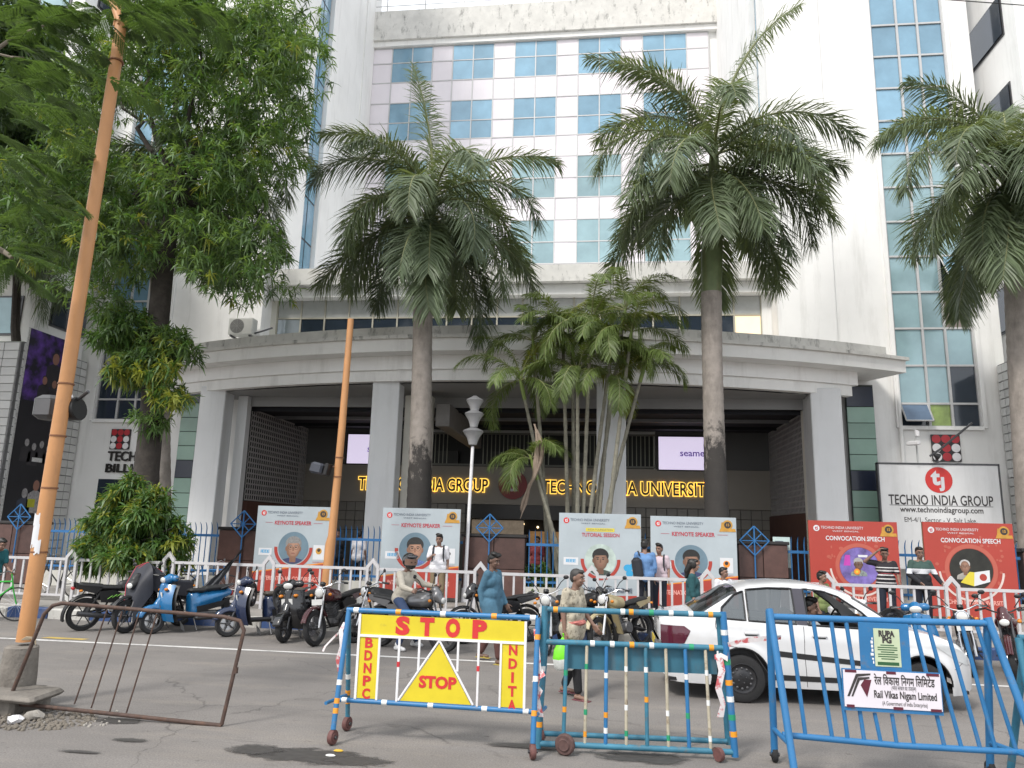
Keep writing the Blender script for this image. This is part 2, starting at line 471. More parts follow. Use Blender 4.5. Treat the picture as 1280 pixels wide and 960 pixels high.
# ================================================================ SETTING
def asphalt():
    m = bpy.data.materials.new('worn_asphalt'); m.use_nodes = True
    N, L = m.node_tree.nodes, m.node_tree.links
    b = N['Principled BSDF']; b.inputs['Roughness'].default_value = .88
    tc = N.new('ShaderNodeTexCoord')
    def noise(scale, detail=5, rough=.6, sx=1, sy=1):
        mp = N.new('ShaderNodeMapping'); mp.inputs['Scale'].default_value = (sx, sy, 1)
        L.new(tc.outputs['Object'], mp.inputs[0])
        n = N.new('ShaderNodeTexNoise'); n.inputs['Scale'].default_value = scale
        n.inputs['Detail'].default_value = detail; n.inputs['Roughness'].default_value = rough
        L.new(mp.outputs[0], n.inputs['Vector'])
        return n.outputs['Fac']
    def ramp(f, lo, hi, a=0.0, c=1.0):
        r = N.new('ShaderNodeMapRange'); r.inputs[1].default_value = lo; r.inputs[2].default_value = hi
        r.inputs[3].default_value = a; r.inputs[4].default_value = c
        L.new(f, r.inputs[0]); return r.outputs[0]
    def mix(f, a, c, mode='MIX'):
        x = N.new('ShaderNodeMix'); x.data_type = 'RGBA'; x.blend_type = mode
        if hasattr(f, 'links'): L.new(f, x.inputs[0])
        else: x.inputs[0].default_value = f
        for k, q in ((6, a), (7, c)):
            if isinstance(q, tuple): x.inputs[k].default_value = (*q, 1)
            else: L.new(q, x.inputs[k])
        return x.outputs[2]
    base = mix(ramp(noise(.5), .3, .7), (.150, .139, .131), (.205, .189, .176))
    base = mix(ramp(noise(1.1, 6, .7, .35, 1.6), .52, .72, 0, .65), base, (.25, .222, .192))      # dust drifted along the lanes
    base = mix(ramp(noise(.9, 7, .75, .4, 1.2), .60, .74, 0, .7), base, (.105, .096, .09))      # patches
    base = mix(ramp(noise(8, 5, .75, .5, 1.6), .625, .68, 0, .8), base, (.062, .053, .047))
    base = mix(ramp(noise(2.2, 8, .8, .3, 1.5), .60, .66, 0, .5), base, (.085, .076, .07))        # loose bits
    # branching cracks, only in worn areas
    nd = N.new('ShaderNodeTexNoise'); nd.inputs['Scale'].default_value = 2.5; nd.inputs['Detail'].default_value = 5; L.new(tc.outputs['Object'], nd.inputs['Vector'])
    va = N.new('ShaderNodeVectorMath'); va.operation = 'MULTIPLY_ADD'; va.inputs[1].default_value = (.55, .55, 0); L.new(nd.outputs['Color'], va.inputs[0]); L.new(tc.outputs['Object'], va.inputs[2])
    vo = N.new('ShaderNodeTexVoronoi'); vo.feature = 'DISTANCE_TO_EDGE'; vo.inputs['Scale'].default_value = .42; L.new(va.outputs[0], vo.inputs['Vector'])
    cr_ = N.new('ShaderNodeMath'); cr_.operation = 'MULTIPLY'
    L.new(ramp(vo.outputs['Distance'], .002, .007, 1, 0), cr_.inputs[0]); L.new(ramp(noise(.35, 3), .48, .56, 0, .5), cr_.inputs[1])
    base = mix(cr_.outputs[0], base, (.05, .045, .042))
    base = mix(ramp(noise(.7, 3, .5, .06, 1.3), .54, .70, 0, .38), base, (.088, .08, .075))      # tyre-darkened lanes
    base = mix(1.0, base, ramp(noise(60, 4, .7), .32, .68, .70, 1.30), 'MULTIPLY')
    L.new(base, b.inputs['Base Color'])
    bp = N.new('ShaderNodeBump'); bp.inputs['Strength'].default_value = .35; bp.inputs['Distance'].default_value = .012
    L.new(noise(70, 4), bp.inputs['Height']); L.new(bp.outputs[0], b.inputs['Normal'])
    return m
ASPHALT = asphalt()
EARTH = M('ground_earth', (.16, .14, .115), .95, var=.2, scale=.4, bump=.3, bscale=20)
PAVE = M('pavement_concrete', (.25, .235, .215), .9, var=.18, scale=1.2, dirt=(.12, .11, .1), damt=.6, dstretch=(1, 1, 1), dscale=1.5, bump=.2)
KERB_Y, RAIL_Y = 15.0, 16.55
MB().add([(-900, -900, -.05), (900, -900, -.05), (900, 900, -.05), (-900, 900, -.05)], [(0, 1, 2, 3)]).build('ground', EARTH, kind='structure')
MB().add([(-140, -14, 0), (140, -14, 0), (140, KERB_Y, 0), (-140, KERB_Y, 0)], [(0, 1, 2, 3)]).build('road', ASPHALT, kind='structure')
MB().box(-140, KERB_Y + .22, -.04, 140, 20.3, .20).build('pavement', PAVE, kind='structure')
MB().box(-140, 20.3, -.04, 140, 60, .26).build('forecourt', M('forecourt_paving', (.32, .30, .28), .7, var=.1, scale=1), kind='structure')
LINEP = M('worn_white_line', (.60, .59, .57), .8, var=.1, scale=3, dirt=(.17, .16, .15), damt=.85, dstretch=(1, 1, 1), dscale=3.5, dlo=.52, dhi=.72)
b = MB()
xs = np.linspace(-60, 60, 161)
for i in range(160):
    w0, w1 = .055 + .012 * math.sin(i * 1.7), .055 + .012 * math.sin((i + 1) * 1.7)
    b.add([(xs[i], 12.42 - w0, .004), (xs[i + 1], 12.42 - w1, .004), (xs[i + 1], 12.42 + w1, .004), (xs[i], 12.42 + w0, .004)], [(0, 1, 2, 3)])
b.build('road_marking', LINEP, kind='structure')
# yellow end dash beside the line
p = gz(92, 795)
MB().add([(p.x - .35, 12.62, .004), (p.x + .45, 12.62, .004), (p.x + .5, 12.76, .004), (p.x - .3, 12.78, .004)], [(0, 1, 2, 3)]).build('road_marking', M('worn_yellow_line', (.42, .30, .07), .85, var=.2, scale=5, dirt=(.17, .16, .15), damt=.8, dstretch=(1, 1, 1), dscale=4), kind='structure')
# kerb of painted stones
KB = M('kerb_blue_paint', (.035, .075, .20), .75, var=.2, scale=4, dirt=(.15, .14, .13), damt=.7, dstretch=(1, 1, .6), dscale=4, dlo=.5, dhi=.72, bump=.15)
KW = M('kerb_white_paint', (.50, .49, .46), .8, var=.12, scale=4, dirt=(.17, .16, .14), damt=.8, dstretch=(1, 1, .6), dscale=4, dlo=.48, dhi=.72, bump=.15)
kerb = thing('kerb', None, None, (0, KERB_Y, 0)); kerb["kind"] = 'structure'
mk = [MB().obox((0, .11, .095), (.93, .22, .23), bev=.02).mesh('kerb_stone', m) for m in (KB, KW)]
x0 = gz(16, 780).x
for i in range(-7, 40):
    inst('kerb_stone', mk[i % 2], kerb, (x0 + .95 * (i - .5), rnd.uniform(-.012, .012), rnd.uniform(-.012, .006)), (0, 0, rnd.uniform(-.012, .012)))
# dark stains on the carriageway
def stain_mat():
    m = M('oil_stain', (.06, .056, .053), .6, var=.35, scale=5)
    N, L = m.node_tree.nodes, m.node_tree.links
    o, b = N['Material Output'], N['Principled BSDF']
    tc = N.new('ShaderNodeTexCoord'); ln = N.new('ShaderNodeVectorMath'); ln.operation = 'LENGTH'; L.new(tc.outputs['Object'], ln.inputs[0])
    oi = N.new('ShaderNodeObjectInfo')
    va = N.new('ShaderNodeVectorMath'); va.operation = 'ADD'; L.new(tc.outputs['Object'], va.inputs[0]); L.new(oi.outputs['Location'], va.inputs[1])
    n = N.new('ShaderNodeTexNoise'); n.inputs['Scale'].default_value = 2.0; n.inputs['Detail'].default_value = 7; n.inputs['Roughness'].default_value = .7; L.new(va.outputs[0], n.inputs['Vector'])
    ad = N.new('ShaderNodeMath'); ad.operation = 'MULTIPLY_ADD'; ad.inputs[1].default_value = 1.5; L.new(n.outputs['Fac'], ad.inputs[0]); L.new(ln.outputs['Value'], ad.inputs[2])
    r = N.new('ShaderNodeMapRange'); r.inputs[1].default_value = 1.38; r.inputs[2].default_value = 1.66; r.inputs[3].default_value = .88; r.inputs[4].default_value = 0
    L.new(ad.outputs[0], r.inputs[0])
    t = N.new('ShaderNodeBsdfTransparent'); ms = N.new('ShaderNodeMixShader'); L.new(r.outputs[0], ms.inputs[0]); L.new(t.outputs[0], ms.inputs[1]); L.new(b.outputs[0], ms.inputs[2]); L.new(ms.outputs[0], o.inputs[0])
    return m
STAIN = stain_mat()
def stain(px, py, w, d, seed):
    p = gz(px, py)
    V = [(0, 0, 0)] + [(1.3 * math.cos(2 * PI * i / 40), 1.3 * math.sin(2 * PI * i / 40), 0) for i in range(40)]
    o = MB().add(V, [(0, 1 + i, 1 + (i + 1) % 40) for i in range(40)]).build('oil_stain', STAIN, kind='structure')
    o.location = (p.x, p.y, .0045 + .0012 * seed); o.scale = (w * 1.25, d * 1.4, 1)
for i, a in enumerate([(388, 945, .52, .20, ), (445, 952, .30, .12), (806, 948, .42, .16), (150, 902, .26, .10), (163, 926, .18, .05), (318, 938, .24, .14), (100, 941, .2, .03), (660, 934, .4, .07)]):
    stain(*a, seed=i)

# ---- stub of the raised median at the left, with rubble
def rubble(name, px, py, n, r, size, mat, seed, kind=None):
    q = random.Random(seed); c = gz(px, py); b = MB()
    for i in range(n):
        a, d = q.uniform(0, 6.28), r * q.random() ** .6
        s = size * q.uniform(.4, 1.3)
        b.ell((c.x + d * math.cos(a) * 1.5, c.y + d * math.sin(a), s * .25), (s, s * q.uniform(.6, 1), s * q.uniform(.4, .7)), 6, 4, Euler((q.uniform(0, 1), q.uniform(0, 1), a)).to_matrix())
    for i in range(len(b.s)): b.s[i] = False
    return b.build(name, mat, kind=kind)
med = MB()
pm = gz(34, 893)
med.obox((pm.x - 2.6, pm.y + .20, .05), (5.0, .62, .30), bev=.04)
med.obox((pm.x - .30, pm.y + .05, .20), (.95, .55, .07), Euler((.02, .05, .06)).to_matrix(), bev=.03)
med.build('median_kerb', CONC2, kind='structure')
rubble('dirt_heap', 46, 900, 420, .42, .026, EARTH, 3, kind='stuff')
rubble('gravel', 110, 898, 60, .35, .018, CONC, 4, kind='stuff')
for i, (px, py, m, lab) in enumerate([(17, 905, WHITEP, 'crumpled white plastic scrap lying on the dirt at the foot of the orange lamp pole'),
                                      (43, 900, CONC, 'broken lump of grey concrete lying on the dirt by the median')]):
    c = gz(px, py)
    b = MB(); b.ell((c.x, c.y, .04), (.10 if i else .085, .06, .045), 9, 6)
    for k in range(len(b.v)):
        q = random.Random(k + i * 99); v = b.v[k]; b.v[k] = (v[0] + q.uniform(-.02, .02), v[1] + q.uniform(-.015, .015), max(.005, v[2] + q.uniform(-.015, .02)))
    tag(b.build('concrete_lump' if i else 'plastic_scrap', m), lab, 'rubble' if i else 'litter')
# small litter by the yellow sign
for (px, py, col, nm, lab) in [(423, 940, (.55, .34, .03), 'dry_leaf', 'small yellow leaf lying on the dark stain before the stop barrier'),
                               (413, 946, (.6, .6, .58), 'paper_scrap', 'white paper scrap lying on the dark stain before the stop barrier')]:
    c = gz(px, py)
    tag(MB().ell((c.x, c.y, .012), (.05, .028, .012), 8, 4).build(nm, M(nm + '_colour', col, .7)), lab, 'litter')
# ================================================================ THE OFFICE BUILDING
BX = -3.5
bld = thing('office_building', 'large white multi-storey office building with blue window grid and curved entrance canopy', 'building', (BX, 27, 0))
def P(name, mb, mats, parent=None, kind=None):
    return mb.build(name, mats, parent or bld, world=True, kind=kind)
TOP = 36.0
XL, XR = -13.55, 6.45           # inner faces of the two towers
YT, YC = 27.0, 38.0             # tower front, recessed centre front
# --- towers, built as slabs round their window strips
SLX0, SLX1 = 10.45, 13.1        # right strip
LSX0, LSX1 = 2 * BX - 13.1, 2 * BX - 10.45
SZ0, SZ1 = 6.0, 40.0
OX = 13.65                      # outer edge of right tower
OXL = 2 * BX - OX
def wallbox(x0, y0, z0, x1, y1, z1, m=WHITE, name='wall'):
    return P(name, MB().box(x0, y0, z0, x1, y1, z1), m)
for (a0, a1, s0, s1) in ((XR, OX, SLX0, SLX1), (OXL, XL, LSX0, LSX1)):
    if a0 == XR:
        wallbox(a0, YT, 6.79, s0, YT + .6, TOP + 6); wallbox(7.5, YT, 0, s0, YT + .6, 6.788)
    else: wallbox(a0 - .4, YT, 0, s0, YT + .6, TOP + 6)
    wallbox(s1, YT, 0, a1 + (.4 if a1 == OX else 0), YT + .6, TOP + 6)
    wallbox(s0, YT + .002, 0, s1, YT + .6, SZ0)
    # raised jambs either side of the strip
    for xx in (s0 - .16, s1 + .02):
        P('jamb', MB().box(xx, YT - .12, SZ0 - .05, xx + .14, YT - .002, TOP + 6), WHITE)
    P('sill', MB().box(s0 - .02, YT - .15, SZ0 - .12, s1 + .02, YT - .003, SZ0 - .003), WHITE)
# subtle vertical setback line on the right tower
wallbox(XR + .003, YT - .08, 7.0, XR + 2.05, YT - .002, TOP + 6)
wallbox(2 * BX - XR - 2.05, YT - .08, 7.0, 2 * BX - XR - .003, YT - .002, TOP + 6)
# inner side faces with a narrow glazed strip
for (x, sgn, y0, y1) in ((XL, -1, 30.2, 31.9), (XR, 1, 28.3, 29.6)):
    xx0, xx1 = (x - .5, x) if sgn < 0 else (x, x + .5)
    wallbox(xx0, YT + .6, 6.8, xx1, y0, TOP + 6)
    wallbox(xx0, y1, 6.8, xx1, YC + 1, TOP + 6)
    wallbox(xx0, y0, 6.8, xx1, y1, 13)
    st = P('window_strip', MB().box(x - .25 * 1 - .02, y0, 13, x - .25 + .02 + .0, y1, TOP + 6) if sgn < 0 else MB().box(x + .23, y0, 13, x + .27, y1, TOP + 6), DSTEEL)
    nz = 11
    for k in range(nz):
        z0 = 13 + k * 2.1
        for j in range(2):
            ya = y0 + (y1 - y0) * j / 2 + .05; yb = y0 + (y1 - y0) * (j + 1) / 2 - .05
            xg = x - .22 if sgn < 0 else x + .22
            P('pane', MB().box(xg, ya, z0 + .05, xg + .015, yb, z0 + 2.05), GLASSB, st)
    if sgn < 0:
        P('window_hood', MB().box(x - .6, y0 - .35, 29.6, x + .28, y1 + .35, 30.1), WHITE)
# --- strip windows with panes
def strip(x0, x1, side):
    f = MB()
    cols = [0, .37, .655, 1.0] if side > 0 else [0, .345, .63, 1.0]
    cx = [x0 + (x1 - x0) * c for c in cols]
    rz = [SZ0 + i * 1.0 for i in range(0, 2)] + []
    zs = [SZ0, 7.55]
    z = 7.55
    while z < TOP + 4:
        z += 1.62 if z < 24 else 1.62
        zs.append(z)
    zs = [SZ0, SZ0 + .82]
    while zs[-1] < TOP + 4: zs.append(zs[-1] + 1.365)
    for xx in cx:
        f.box(xx - .04, YT - .03, SZ0, xx + .04, YT + .12, zs[-1])
    for zz in zs:
        for i in range(3):
            f.box(cx[i] + .04, YT - .02, zz - .035, cx[i + 1] - .04, YT + .11, zz + .035)
    st = P('window_strip', f, ALU)
    q = random.Random(5 + side)
    for r in range(len(zs) - 1):
        for i in range(3):
            a0, a1, z0, z1 = cx[i] + .045, cx[i + 1] - .045, zs[r] + .04, zs[r + 1] - .04
            m = GLASSB if r > 7 else GLASST
            if side > 0:
                if r <= 1 and i == 2: m = GLASSD
                if r == 0 and i == 1: m = M('lime_reflecting_glass', (.22, .30, .08), .1, .1, var=.3, scale=3)
                if r == 3 and i == 2: m = M('taupe_blind_pane', (.20, .165, .15), .4, var=.05)
                openp = (r == 0 and i == 0) or (r == 4 and i == 2)
            else:
                openp = False
                m = GLASSD if r <= 2 else GLASSB
            if openp:
                P('pane', MB().box(a0, YT + .1, z0, a1, YT + .12, z1), GLASSD, st)
                c = Vector((0, 0, 0)); w = a1 - a0; h = z1 - z0
                b = MB(); rot = Matrix.Rotation(R(-32), 3, 'X')
                o = Vector(((a0 + a1) / 2, YT - .03, z1))
                def T(x, z): return o + rot @ Vector((x, 0, z))
                for (xa, za, xb, zb) in ((-w / 2, 0, w / 2, 0), (-w / 2, -h, w / 2, -h), (-w / 2, 0, -w / 2, -h), (w / 2, 0, w / 2, -h)):
                    b.tube([T(xa, za), T(xb, zb)], .028, 4, 0, smooth=False)
                b.add([T(-w / 2, 0), T(w / 2, 0), T(w / 2, -h), T(-w / 2, -h)], [(0, 3, 2, 1)], 1)
                b.add([T(-w / 2, 0) + Vector((0, .012, 0)), T(w / 2, 0) + Vector((0, .012, 0)), T(w / 2, -h) + Vector((0, .012, 0)), T(-w / 2, -h) + Vector((0, .012, 0))], [(0, 1, 2, 3)], 1)
                P('open_sash', b, [ALU, GLASSB if r else M('slate_glass', (.10, .15, .22), .1, .2)], st)
            else:
                y = YT + .03 + q.uniform(-.006, .006); t = q.uniform(-.008, .008)
                b = MB().add([(a0, y - t, z0), (a1, y + t, z0), (a1, y + t * .5, z1), (a0, y - t * .6, z1)], [(0, 1, 2, 3)])
                b.add([(a0, y + .03, z0), (a1, y + .03, z0), (a1, y + .03, z1), (a0, y + .03, z1)], [(3, 2, 1, 0)])
                P('pane', b, m, st)
strip(SLX0, SLX1, 1)
strip(LSX0, LSX1, -1)

# --- recessed centre with the curtain wall of white panels and blue panes
CWX0, CWX1 = -13.6 + .05, 6.0
zt = 30.05
rowh = [1.0, 1.28, 1.34, 1.28, 1.15, 1.28, 1.3, 1.2, 1.3, 1.3, 1.25, 1.25, 1.3, 1.3]
zrow = [zt]
for h in rowh: zrow.append(zrow[-1] - h)
ncol = 16
cw = (CWX1 - CWX0) / ncol
wallbox(XL - .2, YC + .1, 0, XR + .2, YC + .8, zt + .25)
P('parapet', MB().box(XL, YC - .35, zt + .38, XR, YC + .5, zt + 2.3), MILDEW)
P('cornice', MB().box(XL, YC - .2, zt + .04, XR, YC + .4, zt + .37), FASCIA)
P('pilaster', MB().box(XL + .002, YC - 1.6, 0, XL + .06, YC - .02, zt + 2.2), WHITE)
f = MB()
for i in range(ncol + 1):
    x = CWX0 + cw * i
    f.box(x - .03, YC - .04, zrow[-1], x + .03, YC + .09, zt)
for z in zrow:
    for i in range(ncol):
        f.box(CWX0 + cw * i + .031, YC - .035, z - .028, CWX0 + cw * (i + 1) - .031, YC + .09, z + .028)
cwall = P('curtain_wall', f, ALU)
glass_rows = {0, 1, 3, 4, 6, 7, 9, 10, 12, 13}
q = random.Random(11)
for r in range(len(rowh)):
    for i in range(ncol):
        a0, a1, z1, z0 = CWX0 + cw * i + .032, CWX0 + cw * (i + 1) - .032, zrow[r] - .03, zrow[r + 1] + .03
        g = r in glass_rows and (i % 3) in (1, 2)
        y = YC - .005 + q.uniform(-.01, .006); t, u = q.uniform(-.006, .006), q.uniform(-.005, .005)
        b = MB().add([(a0, y - t, z0), (a1, y + t, z0), (a1, y + t + u, z1), (a0, y - t + u, z1), (a0, y + .05, z0), (a1, y + .05, z0), (a1, y + .05, z1), (a0, y + .05, z1)],
                     [(0, 1, 2, 3), (7, 6, 5, 4), (0, 4, 5, 1), (1, 5, 6, 2), (2, 6, 7, 3), (3, 7, 4, 0)])
        P('glass_pane' if g else 'white_panel', b, (GLASSB if r < 6 else GLASST) if g else PANELW, cwall)
# roof railing and small vents behind the parapet
rl = MB()
zr = zt + 2.3
for i in range(9):
    x = XL + .7 + i * 2.35
    rl.tube([(x, YC, zr), (x, YC, zr + 1.1)], .035, 6)
rl.tube([(XL, YC, zr + 1.1), (XR, YC, zr + 1.1)], .03, 6); rl.tube([(XL, YC, zr + .6), (XR, YC, zr + .6)], .025, 6)
P('roof_railing', rl, ALU)
# square vent in the left pilaster and its sill
c = at(437, 107, 37.3)
P('vent_opening', MB().box(c.x - .42, YC - 1.7, c.z - .42, c.x + .42, YC - 1.62, c.z + .42), M('vent_void', (.22, .21, .2), .9))
wallbox(XL + .07, YC - 1.6, 0, CWX0 + .08 + .0, YC - .05, zt + 2.25)

# --- lower block between the towers: ledge, window band
BZ1 = 12.3
YB = 28.0
P('ledge', MB().box(XL + .01, YB - .75, 11.62, XR - .01, YB + .2, BZ1), MILDEW)
P('ledge', MB().box(XL + .01, YB - .45, 11.18, XR - .01, YB + .2, 11.6), FASCIA)
wallbox(XL, YB + .21, 11.2, XR, YC + .05, 12.2)
wallbox(XL, YB + .1, 6.75, XR, YB + .4, 8.9)
wb_ = MB()
n = 19
wx0, wx1 = XL + .25, XR - .35
for i in range(n + 1):
    x = wx0 + (wx1 - wx0) * i / n
    wb_.box(x - .03, YB - .02, 8.9, x + .03, YB + .1, 11.18)
for z in (8.93, 10.42):
    wb_.box(wx0, YB - .012, z - .03, wx1, YB + .09, z + .03)
band = P('window_band', wb_, M('beige_frame', (.42, .40, .33), .6, var=.06))
for i in range(n):
    a0 = wx0 + (wx1 - wx0) * i / n + .04; a1 = wx0 + (wx1 - wx0) * (i + 1) / n - .04
    P('blind_panel', MB().box(a0, YB + .02, 10.46, a1, YB + .06, 11.16), M('fogged_upper_light', (.42, .43, .42), .3, var=.08), band)
    lit = i == n - 1
    m = M('lit_room_window', (1.0, .78, .52), .4, var=.05, emit=.4) if lit else (M('bright_reflecting_pane', (.55, .62, .68), .08, .6) if i == 0 else GLASSD)
    P('pane', MB().box(a0, YB + .02, 8.97, a1, YB + .06, 10.38), m, band)
P('wall_end', MB().box(XR - .34, YB - .05, 8.9, XR, YB + .1, 11.17), WHITE)
P('wall_end', MB().box(XL, YB - .05, 8.9, XL + .22, YB + .1, 11.17), CREAM)

# --- curved canopy
CXc, CR, CYc = -3.6, 30.0, 52.2
def arc(r, a0, a1, n): return [(CXc + r * math.sin(a0 + (a1 - a0) * i / n), CYc - r * math.cos(a0 + (a1 - a0) * i / n)) for i in range(n + 1)]
def arcband(r0, r1, z0, z1, half, n=48):
    """solid curved beam between radii r0 > r1"""
    A0 = math.asin(half / r0)
    o, i_ = arc(r0, -A0, A0, n), arc(r1, -A0, A0, n)
    b = MB(); V = []
    for k in range(n + 1):
        V += [(o[k][0], o[k][1], z0), (o[k][0], o[k][1], z1), (i_[k][0], i_[k][1], z1), (i_[k][0], i_[k][1], z0)]
    F = [(0, 1, 2, 3), tuple(n * 4 + j for j in (3, 2, 1, 0))]
    for k in range(n):
        for j in range(4):
            j2 = (j + 1) % 4
            F.append((k * 4 + j, (k + 1) * 4 + j, (k + 1) * 4 + j2, k * 4 + j2))
    return b.add(V, F)
can = P('canopy', arcband(CR, CR - 4.0, 7.62, 8.02, 13.8), FASCIA)
P('canopy_lip', arcband(CR + .12, CR - .35, 8.021, 8.13, 13.9), MILDEW, can)
P('canopy_upstand', arcband(CR - .25, CR - .5, 8.131, 8.50, 13.2), MILDEW, can)
P('canopy_beam', arcband(CR - .62, CR - 1.0, 7.16, 7.619, 12.2), WHITE, can)
# roof infill between canopy and the building
b = MB(); o = arc(CR - 3.9, -math.asin(12.6 / CR), math.asin(12.6 / CR), 24)
V = [(x, y, 7.9) for x, y in o] + [(x, YB + .1, 7.9) for x, y in o]
V += [(x, y, 6.9) for x, y in o] + [(x, YB + .1, 6.9) for x, y in o]
k = len(o)
b.add(V, [(i, i + 1, k + i + 1, k + i) for i in range(k - 1)] + [(2 * k + i, 3 * k + i, 3 * k + i + 1, 2 * k + i + 1) for i in range(k - 1)])
P('canopy_roof', b, FASCIA, can)

# --- entrance hall under the canopy
PLZ = .26
HX0, HX1 = at(302, 600, 26).x, at(1012, 600, 26).x   # screen planes
HY0, HYB = 25.6, 32.0
CEIL = 6.38
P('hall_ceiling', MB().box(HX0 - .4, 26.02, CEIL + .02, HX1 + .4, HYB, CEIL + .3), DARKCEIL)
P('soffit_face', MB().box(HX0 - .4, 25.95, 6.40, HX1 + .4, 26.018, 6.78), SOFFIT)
P('beam_lower_edge', arcband(CR - .72, CR - 1.0, 6.80, 7.158, 12.0), FASCIA, can)
b = MB(); o = arc(CR - .99, -math.asin(11.4 / (CR - .99)), math.asin(11.4 / (CR - .99)), 24); k = len(o)
b.add([(x, y, 6.76) for x, y in o] + [(x, 26.6, 6.76) for x, y in o], [(i, k + i, k + i + 1, i + 1) for i in range(k - 1)])
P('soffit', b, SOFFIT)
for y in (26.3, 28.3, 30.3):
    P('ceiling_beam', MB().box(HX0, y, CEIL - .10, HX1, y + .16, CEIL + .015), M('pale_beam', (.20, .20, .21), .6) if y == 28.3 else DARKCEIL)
# upper back wall with a glazed balcony opening
bx0, bx1 = at(500, 600, HYB).x, at(820, 600, HYB).x
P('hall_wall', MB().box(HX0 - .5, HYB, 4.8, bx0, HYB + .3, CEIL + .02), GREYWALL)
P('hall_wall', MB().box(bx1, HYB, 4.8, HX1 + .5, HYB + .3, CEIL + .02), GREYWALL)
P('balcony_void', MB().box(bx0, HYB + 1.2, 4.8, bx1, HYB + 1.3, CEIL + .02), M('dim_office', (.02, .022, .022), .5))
for (px, w) in ((560, .5), (640, .9), (720, .5), (770, .4)):
    c = at(px, 575, HYB + 1.1)
    P('shelf_unit', MB().box(c.x - w, HYB + .9, 4.8, c.x + w, HYB + 1.15, 5.55), M('shelf_dark', (.05, .052, .05), .5), None)
balu = thing  # placeholder to keep names short
ba = P('balustrade', MB().box(bx0, HYB - .04, 4.82, bx1, HYB, 4.9).box(bx0, HYB - .04, 6.2, bx1, HYB, 6.28), M('balustrade_frame', (.16, .16, .14), .5))
bal = MB().box(-.018, -.035, 4.9, .018, -.005, 6.2).mesh('baluster', M('baluster_paint', (.30, .31, .25), .5))
nb = 62
for i in range(nb):
    x = bx0 + (bx1 - bx0) * (i + .5) / nb
    pxx = 500 + 320 * (i + .5) / nb
    if 560 < pxx < 605 or 690 < pxx < 740: continue
    inst('baluster', bal, ba, (x - BX, HYB - 27, 0))
# lower wall: letters band and tiled wall with the door opening
dx0, dx1 = at(582, 640, HYB).x, at(756, 640, HYB).x
P('sign_band', MB().box(HX0 - .5, HYB - .12, 3.16, HX1 + .5, HYB + .3, 4.78), TAUPE)
TILE = M('taupe_wall_tile', (.19, .175, .15), .4, var=.12, scale=1.5, rand=.1)
for (a, c_) in ((HX0 - .5, dx0), (dx1, HX1 + .5)):
    w = P('tiled_wall', MB().box(a, HYB, PLZ, c_, HYB + .3, 3.155), M('tile_joint', (.09, .085, .075), .8))
    nx = max(1, round((c_ - a) / .42)); tw = (c_ - a) / nx
    tm = MB().obox((0, -.012, 0), (tw - .03, .03, .38), bev=.006).mesh('tile', TILE)
    for i in range(nx):
        for kz in range(4):
            zz = 3.155 - .41 * kz - .2
            inst('tile', tm, w, (a + tw * (i + .5) - BX, HYB - 27, zz))
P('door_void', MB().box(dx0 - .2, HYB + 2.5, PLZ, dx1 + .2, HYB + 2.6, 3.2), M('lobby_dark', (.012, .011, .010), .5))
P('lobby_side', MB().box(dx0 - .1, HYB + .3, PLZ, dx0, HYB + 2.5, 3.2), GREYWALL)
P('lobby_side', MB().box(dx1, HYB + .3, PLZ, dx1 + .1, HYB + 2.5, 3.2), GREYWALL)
P('door_header', MB().box(dx0, HYB - .05, 2.55, dx1, HYB + .25, 3.15), M('door_header_black', (.018, .016, .015), .3))
for k in range(9):
    c = at(600 + k * 18, 655 + (k % 3) * 4, HYB + 2.2)
    P('lobby_lamp', MB().ell((c.x, HYB + 2.3, c.z), (.05, .05, .05), 8, 5), M('warm_lamp', (1, .75, .4), .5, var=0, emit=2.5))
c0, c1 = at(662, 664, HYB + .9), at(742, 664, HYB + .9)
P('reception_panel', MB().box(c0.x, HYB + 1.0, c0.z - .55, c1.x, HYB + 1.1, c0.z), M('glowing_timber_panel', (.42, .22, .075), .4, var=.3, scale=4, emit=.22))  # timber glows by emission, painting warm lobby light onto the panel
c0, c1 = at(590, 655, HYB + .4), at(655, 655, HYB + .4)
P('glass_door', MB().box(c0.x, HYB + .35, PLZ, c1.x, HYB + .38, 2.5), M('glowing_etched_glass', (.36, .28, .20), .3, var=.35, scale=3, emit=.16))  # door glass glows itself; the light from inside is put into its material
# display screens
SCR = M('lit_screen', (.80, .72, .93), .5, var=0, emit=.55)
SCRT = M('screen_lettering', (.22, .15, .45), .5, var=0, emit=.25)
for (pa, pb, pt, pbm, tx, th) in ((436, 492, 543, 580, 479, 'seamedu'), (823, 896, 546, 588, 872, 'seamedu')):
    A, B = at(pa, pt, HYB - .1), at(pb, pbm, HYB - .1)
    s_ = P('display_screen', MB().box(A.x - .06, HYB - .12, B.z - .06, B.x + .06, HYB - .01, A.z + .06), BLACK)
    P('screen_face', MB().box(A.x, HYB - .128, B.z, B.x, HYB - .122, A.z), SCR, s_)
    t = at(tx, (pt + pbm) / 2 + 2, HYB - .14)
    text('screen_word', th, s_, (t.x - BX - .02, HYB - .145 - 27, (A.z + B.z) / 2), .40, SCRT, width=1.42, bold=.008)
